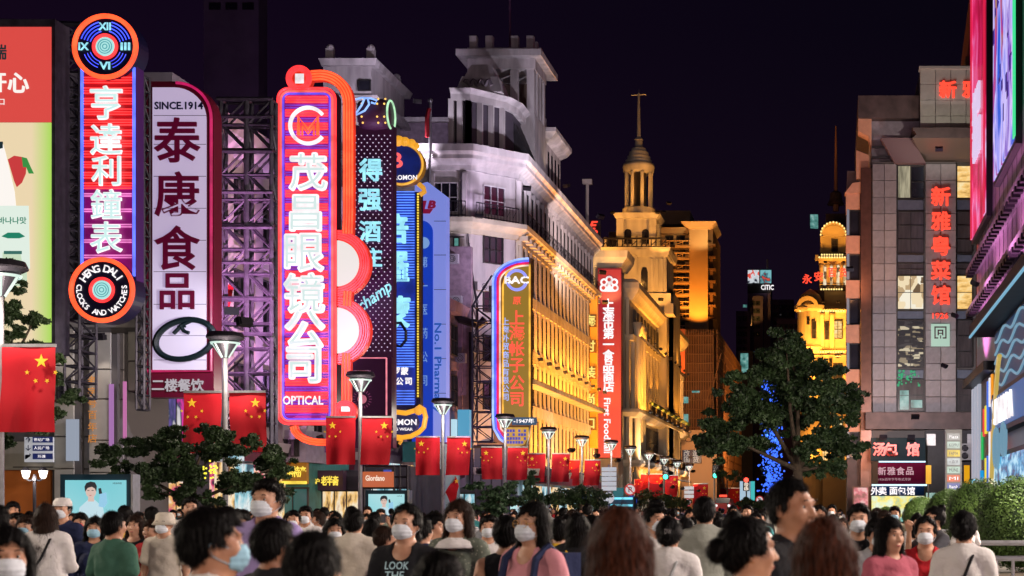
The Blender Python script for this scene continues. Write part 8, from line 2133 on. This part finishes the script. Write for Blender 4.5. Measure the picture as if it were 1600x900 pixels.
def hair_mat(name, c, tip=None):
    m, nt, b = _new(name); b.inputs['Roughness'].default_value = 0.55; b.inputs['Specular IOR Level'].default_value = 0.12
    tc = nt.nodes.new('ShaderNodeTexCoord'); mp = nt.nodes.new('ShaderNodeMapping'); mp.inputs['Scale'].default_value = (60, 60, 5)
    n = nt.nodes.new('ShaderNodeTexNoise'); n.inputs['Scale'].default_value = 1.6; n.inputs['Detail'].default_value = 4; r = nt.nodes.new('ShaderNodeValToRGB')
    r.color_ramp.elements[0].color = (*[q*0.45 for q in c], 1); r.color_ramp.elements[1].color = (*[q*1.7 for q in c], 1)
    r.color_ramp.elements[0].position = 0.35; r.color_ramp.elements[1].position = 0.7
    nt.links.new(tc.outputs['Object'], mp.inputs[0]); nt.links.new(mp.outputs[0], n.inputs['Vector']); nt.links.new(n.outputs['Fac'], r.inputs[0]); nt.links.new(r.outputs[0], b.inputs['Base Color'])
    bp = nt.nodes.new('ShaderNodeBump'); bp.inputs['Strength'].default_value = 0.4; bp.inputs['Distance'].default_value = 0.004
    nt.links.new(n.outputs['Fac'], bp.inputs['Height']); nt.links.new(bp.outputs[0], b.inputs['Normal'])
    return m
def stripe_mat(name, a, b_):
    m = cloth_mat(name, a); nt = m.node_tree; tc = nt.nodes.new('ShaderNodeTexCoord'); w = nt.nodes.new('ShaderNodeTexWave'); w.bands_direction = 'Z'; w.inputs['Scale'].default_value = 9; w.inputs['Distortion'].default_value = 0.6
    r = nt.nodes.new('ShaderNodeValToRGB'); r.color_ramp.interpolation = 'CONSTANT'; r.color_ramp.elements[1].position = 0.6; r.color_ramp.elements[0].color = (*a, 1); r.color_ramp.elements[1].color = (*b_, 1)
    nt.links.new(tc.outputs['Object'], w.inputs['Vector']); nt.links.new(w.outputs['Fac'], r.inputs[0]); nt.links.new(r.outputs[0], nt.nodes['Principled BSDF'].inputs['Base Color']); return m
SK = [skin_mat('skin_light', (0.52, 0.29, 0.19)), skin_mat('skin_mid', (0.43, 0.22, 0.135)), skin_mat('skin_tan', (0.32, 0.155, 0.09))]
HR = {'black': hair_mat('hair_black', (0.0032, 0.0024, 0.0026)), 'brown': hair_mat('hair_brown', (0.055, 0.016, 0.008)), 'darkbrown': hair_mat('hair_dark_brown', (0.026, 0.013, 0.009)), 'grey': hair_mat('hair_grey', (0.12, 0.11, 0.11))}
CL = {'white': (0.66, 0.63, 0.62), 'cream': (0.58, 0.52, 0.44), 'black': (0.012, 0.012, 0.015), 'grey': (0.20, 0.21, 0.23), 'green': (0.045, 0.12, 0.085), 'maroon': (0.06, 0.012, 0.025), 'red': (0.42, 0.012, 0.02), 'pink': (0.62, 0.26, 0.30),
      'rose': (0.42, 0.10, 0.14), 'lavender': (0.34, 0.26, 0.52), 'navy': (0.018, 0.025, 0.07), 'blue': (0.08, 0.16, 0.38), 'teal': (0.04, 0.2, 0.22), 'yellow': (0.68, 0.40, 0.02), 'khaki': (0.28, 0.23, 0.15), 'brown': (0.10, 0.055, 0.035), 'light grey': (0.38, 0.39, 0.40), 'sage': (0.30, 0.31, 0.27), 'dark grey': (0.06, 0.06, 0.07)}
CM = {k: cloth_mat('cloth_'+k.replace(' ', '_'), v) for k, v in CL.items()}
CM['floral'] = cloth_mat('cloth_floral', (0.13, 0.15, 0.12), (0.36, 0.36, 0.30))
CM['striped'] = stripe_mat('cloth_striped', (0.6, 0.58, 0.56), (0.03, 0.04, 0.1)); CM['dotted'] = cloth_mat('cloth_dotted', (0.5, 0.46, 0.44), (0.3, 0.03, 0.05))
MK = {'black': cloth_mat('mask_black', (0.02, 0.02, 0.024)), 'blue': cloth_mat('mask_blue', (0.30, 0.52, 0.66)), 'white': cloth_mat('mask_white', (0.66, 0.70, 0.76)), 'red': cloth_mat('mask_red', (0.6, 0.06, 0.06))}
eye_w = mat('eye_white', (0.6, 0.58, 0.56), 0.2); iris_m = mat('iris_dark', (0.012, 0.007, 0.005), 0.15); lip_m = mat('lip', (0.42, 0.10, 0.09), 0.4)
spots = []
def person(px, top_py, Y, face, label, style='tee', color='white', hair='short', hcol='black', mask=None, fem=False, pose='down', legs='long', lcol='navy', skin=0, group='people in the crowd', extra=None, lean=0.0, eyes=True):
    ztop = Z(top_py, Y); sc_ = ztop/1.714
    t = thing('person', label, 'person', (X(px, Y), Y, 0), group, math.radians(face)); t.scale = (sc_*(1.0 if sc_ > 0.95 else 1.02),)*2+(sc_,)
    link('body', pm_('body', pose, fem), SK[skin], t)
    link('top', pm_('top', style, pose, fem), CM[color], t)
    link('trousers' if legs != 'skirt' else 'skirt', pm_('trousers', pose, legs), CM[lcol], t)
    link('shoes', pm_('shoes', pose), CM['white' if (int(px) % 3) else 'black'], t)
    if hair: link('hair', pm_('hair', hair), HR[hcol], t)
    if mask: link('face_mask', pm_('mask'), MK[mask], t)
    if eyes:
        for s_ in (-1, 1):
            e = link('eye', eye_me, eye_w, t, (s_*0.032, -0.0735, HC+0.005)); link('iris', iris_me, iris_m, e, (0, -0.0, 0))
            link('eyebrow', brow_me, HR[hcol], t, (s_*0.034, -0.091, HC+0.031))
        if not mask: link('lips', lip_me, lip_m, t)
    spots.append((px, Y, t.location.x))
    return t

def strap_bag(t, lb, side=-1, col='black', bag=True, name='shoulder_bag', cat='bag', down=0.86):
    """a bag on a diagonal strap worn by person t: its own thing, standing at the person's place"""
    b = thing(name, lb, cat, t.location, None, t.rotation_euler.z); b.scale = t.scale
    pts = [(-side*0.10, 0.02, 1.455), (-side*0.07, -0.11, 1.36), (0.02*side, -0.155, 1.2), (side*0.13, -0.14, 1.02), (side*0.205, -0.03, 0.95), (side*0.13, 0.14, 1.02), (0, 0.155, 1.2), (-side*0.07, 0.12, 1.38)]
    MB().tube(pts, 0.012, 5, closed=True).build('strap', CM[col], b, local=True)
    if bag:
        MB().box(side*0.18, -0.10, down-0.10, side*0.28, 0.12, down+0.10).build('pouch', CM[col], b, local=True)
    return b
# ---------- the people one can tell apart (head centre px, head top py, distance)
def P_(px, top_py, Y, *a, **k):
    return person(px, top_py, Y*1.07 if 8 < Y < 13 else Y, *a, **k)
a = P_(-6, 790, 10, 170, 'person in a dark maroon top cut off by the left picture edge', 'long', 'maroon', 'short', skin=1)
a = P_(10, 826, 6.2, 35, 'masked person with dark hair low in the left corner', 'tee', 'black', 'mid', mask='white', skin=1, fem=True)
a = P_(40, 806, 15.5, 5, 'woman in a grey cardigan and pale blue mask before the orange wall', 'long', 'grey', 'boy', 'darkbrown', 'blue', True)
a = P_(72, 789, 15, 190, 'long-haired woman in a white blouse with a black shoulder bag, seen from behind', 'shirt', 'white', 'long', 'darkbrown', fem=True, pose='phone'); strap_bag(a, 'black shoulder bag worn by the long-haired woman in the white blouse', 1)
a = P_(97, 779, 18, 0, 'man in a white cap, mask and dark T-shirt left of the large lit advertising box', 'tee', 'navy', 'crop', mask='white')
cap = MB().lathe([(0.098, 1.655), (0.096, 1.70), (0.07, 1.742), (0.0, 1.752)], 0, 0.012, 18).slab([(0.07*math.cos(q)*1.0, -0.07-0.085*math.sin(q)) for q in [PI*i/10 for i in range(11)]], 1.655, 1.664)
cap_me = cap.mesh('cap', True); link('cap', cap_me, CM['white'], a, (0, 0, -0.025))
a = P_(125, 802, 19, 10, 'woman in a white T-shirt with a red mask before the advertising box', 'tee', 'white', 'boy', mask='red', fem=True, pose='phone')
a = P_(148, 809, 16, 15, 'woman in a navy top and blue mask beside the man in green', 'long', 'navy', 'mid', mask='blue', fem=True)
a = P_(178, 799, 12, 158, 'stocky man in a dark green T-shirt seen from behind', 'tee', 'green', 'crop', 'black', skin=1)
a = P_(211, 806, 17.5, 0, 'smiling woman with curly dark hair in a black patterned top', 'vest', 'black', 'mid', 'darkbrown', fem=True)
a = P_(237, 813, 16.5, -20, 'woman in a dark red T-shirt with black shoulders looking left', 'tee', 'red', 'boy', 'darkbrown', fem=True)
a = P_(257, 801, 16, -5, 'masked man in a white bucket hat and cream polo shirt', 'polo', 'cream', None, mask='white')
hat = MB().lathe([(0.135, 1.612), (0.102, 1.655), (0.094, 1.715), (0.07, 1.74), (0.0, 1.745)], 0, 0.01, 20).lathe([(0.133, 1.608), (0.100, 1.652)], 0, 0.01, 20, cap=False)
link('bucket_hat', hat.mesh('bucket_hat', True), CM['cream'], a, (0, 0, -0.025))
a = P_(285, 809, 20, 10, 'woman in a grey top and blue mask just left of the large profile head', 'tee', 'light grey', 'ponytail', mask='blue', fem=True)
a = P_(297, 777, 19, 25, 'tall man in a white T-shirt standing above the others, looking down right', 'tee', 'white', 'short', skin=0)
a = P_(332, 794, 5.3, 122, 'large masked man in profile with black hair and white collar', 'polo', 'white', 'short', 'black', 'blue', skin=1, lean=0)
a = P_(417, 750, 9.6, -12, 'tall masked man in a lavender shirt looking left over the crowd', 'shirt', 'lavender', 'short', 'black', 'white')
a = P_(428, 812, 7.2, 150, 'short-haired man in a dark shirt seen from behind below the tall masked man', 'tee', 'black', 'short', 'black', skin=2)
a = P_(490, 834, 5.0, 176, 'large dark back of a head in front of the man in the cream shirt', 'tee', 'black', 'short', 'black', skin=1)
a = P_(553, 796, 14, 182, 'man in a cream shirt seen from behind, black hair', 'shirt', 'cream', 'short', 'black')
a = P_(602, 822, 12.5, 130, 'child in a red T-shirt with short brown hair', 'polo', 'red', 'crop', 'darkbrown')
a = P_(634, 789, 9.4, -8, 'woman in a black T-shirt with pale lettering and a pale blue mask', 'tee', 'black', 'ponytail', 'black', 'white', True)
ltr = text('LOOK', (0, 0, 0), 0.05, emis('letter_mint', lin(150, 185, 195), 0.35, base=(0.4, 0.5, 0.5)), None, w=0.16, extrude=0.004, shear=0.15); ltr.parent = a; ltr.location = (0.0, -0.142, 1.325)
ltr = text('THE', (0, 0, 0), 0.05, bpy.data.materials['letter_mint'], None, w=0.13, extrude=0.004, shear=0.15); ltr.parent = a; ltr.location = (-0.01, -0.150, 1.262)
a = P_(716, 783, 10.6, -15, 'woman with shoulder-length hair, white mask and a pale wide-collared patterned blouse', 'tee', 'floral', 'mid', 'darkbrown', 'white', True)
cl_ = MB().lathe([(0.075, 1.452), (0.135, 1.425), (0.165, 1.385), (0.16, 1.375), (0.12, 1.40)], 0, 0.0, 22, cap=False); link('wide_collar', cl_.mesh('wide_collar', True), CM['white'], a)
a = P_(688, 862, 5.2, 178, 'dark crown of a head at the bottom below the woman in black', 'tee', 'black', 'crop', 'black', skin=1)
a = P_(792, 808, 9.8, 184, 'woman with a black bob and black sleeveless top seen from behind', 'tank', 'black', 'boy', 'black', fem=True)
a = P_(763, 806, 15, 10, 'young man in a white T-shirt and mask holding a phone', 'tee', 'white', 'short', mask='white', pose='clasp')
a = P_(832, 787, 8.6, -32, 'woman in a pink T-shirt with glasses, pale mask and dark backpack straps', 'tee', 'pink', 'long', 'black', 'white', True)
gls = MB()
for s_ in (-1, 1): gls.ringy(s_*0.033, HC+0.004, 0.022, -0.108, 0.0015, 16, 4); gls.bar((s_*0.055, -0.106, HC+0.006), (s_*0.083, 0.0, HC+0.008), 0.0014)
link('glasses', gls.mesh('glasses'), M['gold'], a)
b2 = thing('backpack', 'dark backpack worn by the woman in the pink T-shirt', 'backpack', a.location, None, a.rotation_euler.z); b2.scale = a.scale
for s_ in (-1, 1): MB().tube([(s_*0.115, 0.10, 1.40), (s_*0.118, 0.01, 1.462), (s_*0.122, -0.10, 1.39), (s_*0.128, -0.142, 1.22), (s_*0.155, -0.07, 1.05)], 0.024, 6).build('strap', CM['navy'], b2, local=True)
MB().box(-0.14, 0.13, 1.0, 0.14, 0.27, 1.42).build('pack', CM['navy'], b2, local=True)
a = P_(874, 811, 14, 185, 'person in a yellow and black top seen from behind, beside the pink T-shirt woman', 'tee', 'yellow', 'boy', fem=True)
a = P_(903, 803, 13, 175, 'long-haired woman in black with a yellow bag strap seen from behind', 'long', 'black', 'verylong', fem=True); strap_bag(a, 'yellow shoulder bag of the long-haired woman in black', -1, 'yellow')
a = P_(970, 797, 5.0, 181, 'woman with very long red-brown hair filling the bottom centre, seen from behind', 'tee', 'black', 'verylong', 'brown', fem=True, group='women with long brown hair')
a = P_(1024, 790, 12.2, 40, 'masked man in a white T-shirt looking right behind the woman with the hair clip', 'tee', 'white', 'short', mask='white')
a = P_(1046, 809, 10.2, 176, 'woman in a white blouse seen from behind with a white letter hair clip', 'shirt', 'white', 'bun', fem=True, pose='clasp'); strap_bag(a, 'thin-strapped bag of the woman in the white blouse', 1, 'light grey', True)
ltr = text('DW', (0, 0, 0), 0.035, CM['white'], None, w=0.05, extrude=0.004, rz=PI); ltr.parent = a; ltr.location = (-0.02, 0.178, 1.615)
a = P_(1101, 777, 12.2, 180, 'tall man in a loose grey shirt seen from behind', 'shirt', 'sage', 'short', 'black')
a = P_(1171, 811, 5.8, 108, 'young woman in profile with a low bun and bare shoulders', 'vest', 'yellow', 'bun', 'black', fem=True, group='people in the crowd')
a = P_(1238, 748, 6.9, 58, 'tall man in a black T-shirt with short cropped hair', 'tee', 'black', 'crop', 'black', skin=1)
a = P_(1289, 813, 4.9, 178, 'woman with long brown hair in front of the tall man, seen from behind', 'tee', 'brown', 'verylong', 'brown', fem=True, group='women with long brown hair')
a = P_(1342, 788, 11.6, -5, 'masked man in a black shirt below the dark red sign board', 'tee', 'black', 'short', mask='white')
a = P_(1370, 812, 11.4, 20, 'masked woman half hidden behind the woman in the rose cardigan', 'tee', 'light grey', 'boy', mask='white', fem=True)
a = P_(1391, 810, 9.6, 38, 'woman in a rose cardigan with clasped hands looking up to the right', 'long', 'rose', 'mid', 'black', fem=True, pose='clasp')
a = P_(1446, 808, 11.2, -5, 'masked woman in a red T-shirt with a dark ponytail', 'tee', 'red', 'ponytail', 'black', 'white', True)
a = P_(1506, 800, 10.4, 170, 'woman in a white sweater with a black diagonal strap seen from behind', 'long', 'white', 'bun', 'black', fem=True); strap_bag(a, 'black strap bag of the woman in the white sweater', 1)
a = P_(1460, 792, 16, -60, 'person with both arms raised taking a picture in front of the hedges', 'tee', 'dark grey', 'topbun', fem=True, pose='raise')
a = P_(1432, 815, 18, 160, 'person in a white top left of the red T-shirt woman', 'tee', 'white', 'boy')
a = P_(352, 792, 17, 60, 'dark-haired person just behind the large profile head', 'tee', 'dark grey', 'short')
a = P_(376, 800, 15, -10, 'masked person in white left of the lavender shirt', 'tee', 'white', 'short', mask='white')
a = P_(458, 798, 19, 10, 'person in a grey top with a white mask right of the lavender shirt', 'tee', 'light grey', 'short', mask='white')
a = P_(522, 811, 14.5, 25, 'long-haired woman in black with a white mask left of the cream shirt', 'tee', 'black', 'long', 'black', 'white', True)
a = P_(580, 812, 15.5, 200, 'dark-haired woman in black right of the cream shirt', 'tee', 'black', 'mid', fem=True)
a = P_(676, 804, 14, 90, 'person in a white patterned shirt between the two masked women', 'polo', 'light grey', 'short')
a = P_(660, 810, 13.5, 160, 'person in navy behind the woman in the black lettered T-shirt', 'tee', 'navy', 'short')
a = P_(925, 806, 15, 195, 'person in a yellow top deep in the crowd left of the long brown hair', 'tee', 'yellow', 'boy')
a = P_(1072, 811, 14.5, 150, 'long-haired person in white between the hair-clip woman and the tall man', 'tee', 'white', 'long', fem=True)
a = P_(1146, 800, 15, 185, 'dark long-haired woman right of the tall man in grey', 'tee', 'dark grey', 'long', fem=True)
a = P_(1185, 812, 17, 20, 'person in a dark red top right of the profile woman', 'tee', 'maroon', 'short')
a = P_(1120, 806, 17, 180, 'dark-haired person in navy right behind the tall man in grey', 'tee', 'navy', 'short')

# ---------- the rest of the crowd, each a person of their own, copied from a set of builds
marks = [(-40, 'below the largest red flag'), (60, 'before the orange wall'), (140, 'by the large light box'), (230, 'below the low wide tree'), (310, 'near the second lamp post'), (385, 'right of the low wide tree'),
         (450, 'by the yellow neon characters'), (515, 'below the plum shop sign'), (590, 'below the orange sign board'), (660, 'by the pale panelled wall'), (720, 'by the slanting flag'), (780, 'below the clipped pine'), (840, 'by the pointed conifer'),
         (900, 'below the round-headed tree'), (960, 'below the red banner'), (1010, 'by the round blue sign'), (1060, 'below the far flags'), (1120, 'below the red van'), (1180, 'near the blue lit tree'), (1240, 'below the big tree'), (1300, 'by the golden lit tree'), (1345, 'below the pink poster'), (1400, 'before the bun shop'), (1450, 'below the yellow banner'), (1500, 'below the lit pylon'), (1560, 'by the round hedges')]
phone_me = MB().box(-0.04, -0.305, 1.46, 0.04, -0.295, 1.62).mesh('case'); screen_me = MB().box(-0.036, -0.2949, 1.465, 0.036, -0.293, 1.615).mesh('screen')
phone_glow = emis('phone_glow', lin(150, 185, 235), 1.1)
q = random.Random(77); placed = [(s_[2], s_[1]) for s_ in spots]; heroes = [(s_[0], s_[1]) for s_ in spots]
cols = ['white']*12 + ['striped', 'dotted', 'floral', 'light grey', 'pink', 'sage'] + ['black']*4 + ['navy']*2 + ['grey', 'light grey', 'dark grey', 'cream', 'cream', 'red', 'pink', 'blue', 'green', 'maroon', 'yellow', 'teal', 'lavender', 'khaki', 'brown', 'rose']
used_l = set(); made = 0; tries = 0
LOWX = {}
while made < 245 and tries < 9000:
    tries += 1
    Y = 14.5*(105/14.5)**(q.random()**0.68); px = q.uniform(-15, 1520)
    x_ = X(px, Y)
    if Y > 26 and x_ > 0.9: continue
    if x_ < -17.6 and Y < 100 and abs(x_+19) < 0.6: continue
    if x_ < -22.5: continue
    if any((x_-a_)**2+(Y-b_)**2 < 0.42 for a_, b_ in placed): continue
    if any(abs(px-hp) < 2400*0.30/Y*1.0+2400*0.12/hy and Y < hy and hy > 13 for hp, hy in heroes): continue
    if abs(px-297) < 34 and Y < 30: continue
    fem = q.random() < 0.5; face = q.choice([0, 0, 5, -8, 15, 0, 8, -12, 20, -20, 3, 10, -15, 25, -30, 180, 180, 175, 190, 165, 60, -70, 120, 200])
    st = q.choice(['tee', 'tee', 'tee', 'long', 'shirt', 'polo'] if not fem else ['tee', 'tee', 'long', 'shirt', 'tank'])
    hr_ = q.choice(['short', 'short', 'crop', 'boy'] if not fem else ['long', 'mid', 'ponytail', 'bun', 'long'])
    c = q.choice(cols); mk_ = None
    front = abs((face+180) % 360-180) < 90
    if q.random() < 0.6: mk_ = q.choice(['blue', 'blue', 'white', 'white', 'white', 'black'])
    ps = q.choice(['down', 'walk', 'walk', 'down', 'phone', 'down', 'walk', 'raise' if Y < 60 else 'down'])
    if ps == 'phone' and q.random() < 0.5: ps = 'clasp'
    lm = min(marks, key=lambda m_: abs(m_[0]-px))[1]
    band_ = 'near' if Y < 22 else 'mid-crowd' if Y < 38 else 'far' if Y < 62 else 'farthest'
    g_w = {'tee': 'T-shirt', 'long': 'long-sleeved top', 'shirt': 'loose shirt', 'polo': 'polo shirt', 'tank': 'sleeveless top'}[st]
    h_w = {'short': 'short hair', 'crop': 'cropped hair', 'boy': 'bobbed hair', 'long': 'long hair', 'mid': 'shoulder-length hair', 'ponytail': 'ponytail', 'bun': 'bun'}[hr_]
    v_w = ('masked ' if mk_ else 'unmasked ') if front else ''
    lb = '%s%s, %s %s, %s, %s, %s' % (v_w, 'person facing us' if front else 'person from behind', c, g_w, h_w, band_, lm)
    if lb in used_l or len(lb.split()) > 16: continue
    used_l.add(lb); placed.append((x_, Y)); made += 1
    hgt = q.gauss(1.66, 0.065) if not fem else q.gauss(1.60, 0.055)
    hgt = max(1.48, min(1.83, hgt)); topy = CY-(hgt-CZ)*F/Y
    o_ = person(px, topy, Y, face+q.uniform(-8, 8), lb, st, c, hr_, 'black' if q.random() < 0.8 else 'darkbrown', mk_, fem, ps, q.choice(['long', 'long', 'long', 'short'] if not fem else ['long', 'long', 'skirt', 'short']), q.choice(['navy', 'black', 'dark grey', 'khaki', 'blue']), q.choice([0, 0, 1, 1, 2]), eyes=Y < 24)
    if Y < 40 and q.random() < 0.3 and ps != 'raise':
        strap_bag(o_, ' '.join(('shoulder bag of the ' + lb.replace('person ', '').replace(',', '')).split()[:16]), q.choice([-1, 1]), q.choice(['black', 'brown', 'navy', 'cream', 'maroon']))
    if ps == 'raise':
        ph_ = thing('phone', 'phone held up by the ' + lb.replace('person ', '').replace(',', ''), 'phone', o_.location, 'phones held up in the crowd', o_.rotation_euler.z); ph_.scale = o_.scale
        ph_['label'] = ' '.join(ph_['label'].split()[:16])
        link('case', phone_me, M['dark'], ph_); link('screen', screen_me, phone_glow, ph_)


# people past the three hundred one can tell apart: one mass down to the crossing
ms = [CM[k] for k in ('white', 'black', 'navy', 'red', 'light grey', 'dark grey')] + [SK[0], HR['black']]
m = MB(); mi = []
def addp(fn, k):
    n = len(m.f); fn(); mi.extend([k]*(len(m.f)-n))
for i in range(330):
    Y = 72*(215/72)**q.random(); x_ = q.uniform(-17.5, 0.5); h = q.gauss(1.66, 0.07); c = q.choice([0, 0, 0, 0, 1, 2, 3, 4, 4, 5])
    addp(lambda: m.lathe([(0.09, 0), (0.12, 0.45), (0.16, h-0.8)], x_, Y, 7, False), q.choice([1, 2, 5]))
    addp(lambda: m.lathe([(0.17, h-0.85), (0.16, h-0.6), (0.21, h-0.34), (0.07, h-0.26)], x_, Y, 8), c)
    addp(lambda: m.ball((x_, Y-0.02, h-0.13), 0.095, 8, 6, sz=1.2), 6)
    addp(lambda: m.ball((x_, Y+(0.02 if i % 2 else -0.04), h-0.095), 0.105, 8, 6, sz=1.1), 7)
me = m.mesh('crowd', True)
for k in ms: me.materials.append(k)
me.polygons.foreach_set('material_index', mi)
o = bpy.data.objects.new('crowd', me); COL.objects.link(o); tag(o, 'mass of small far people filling the street down to the crossing', 'crowd', kind='stuff')
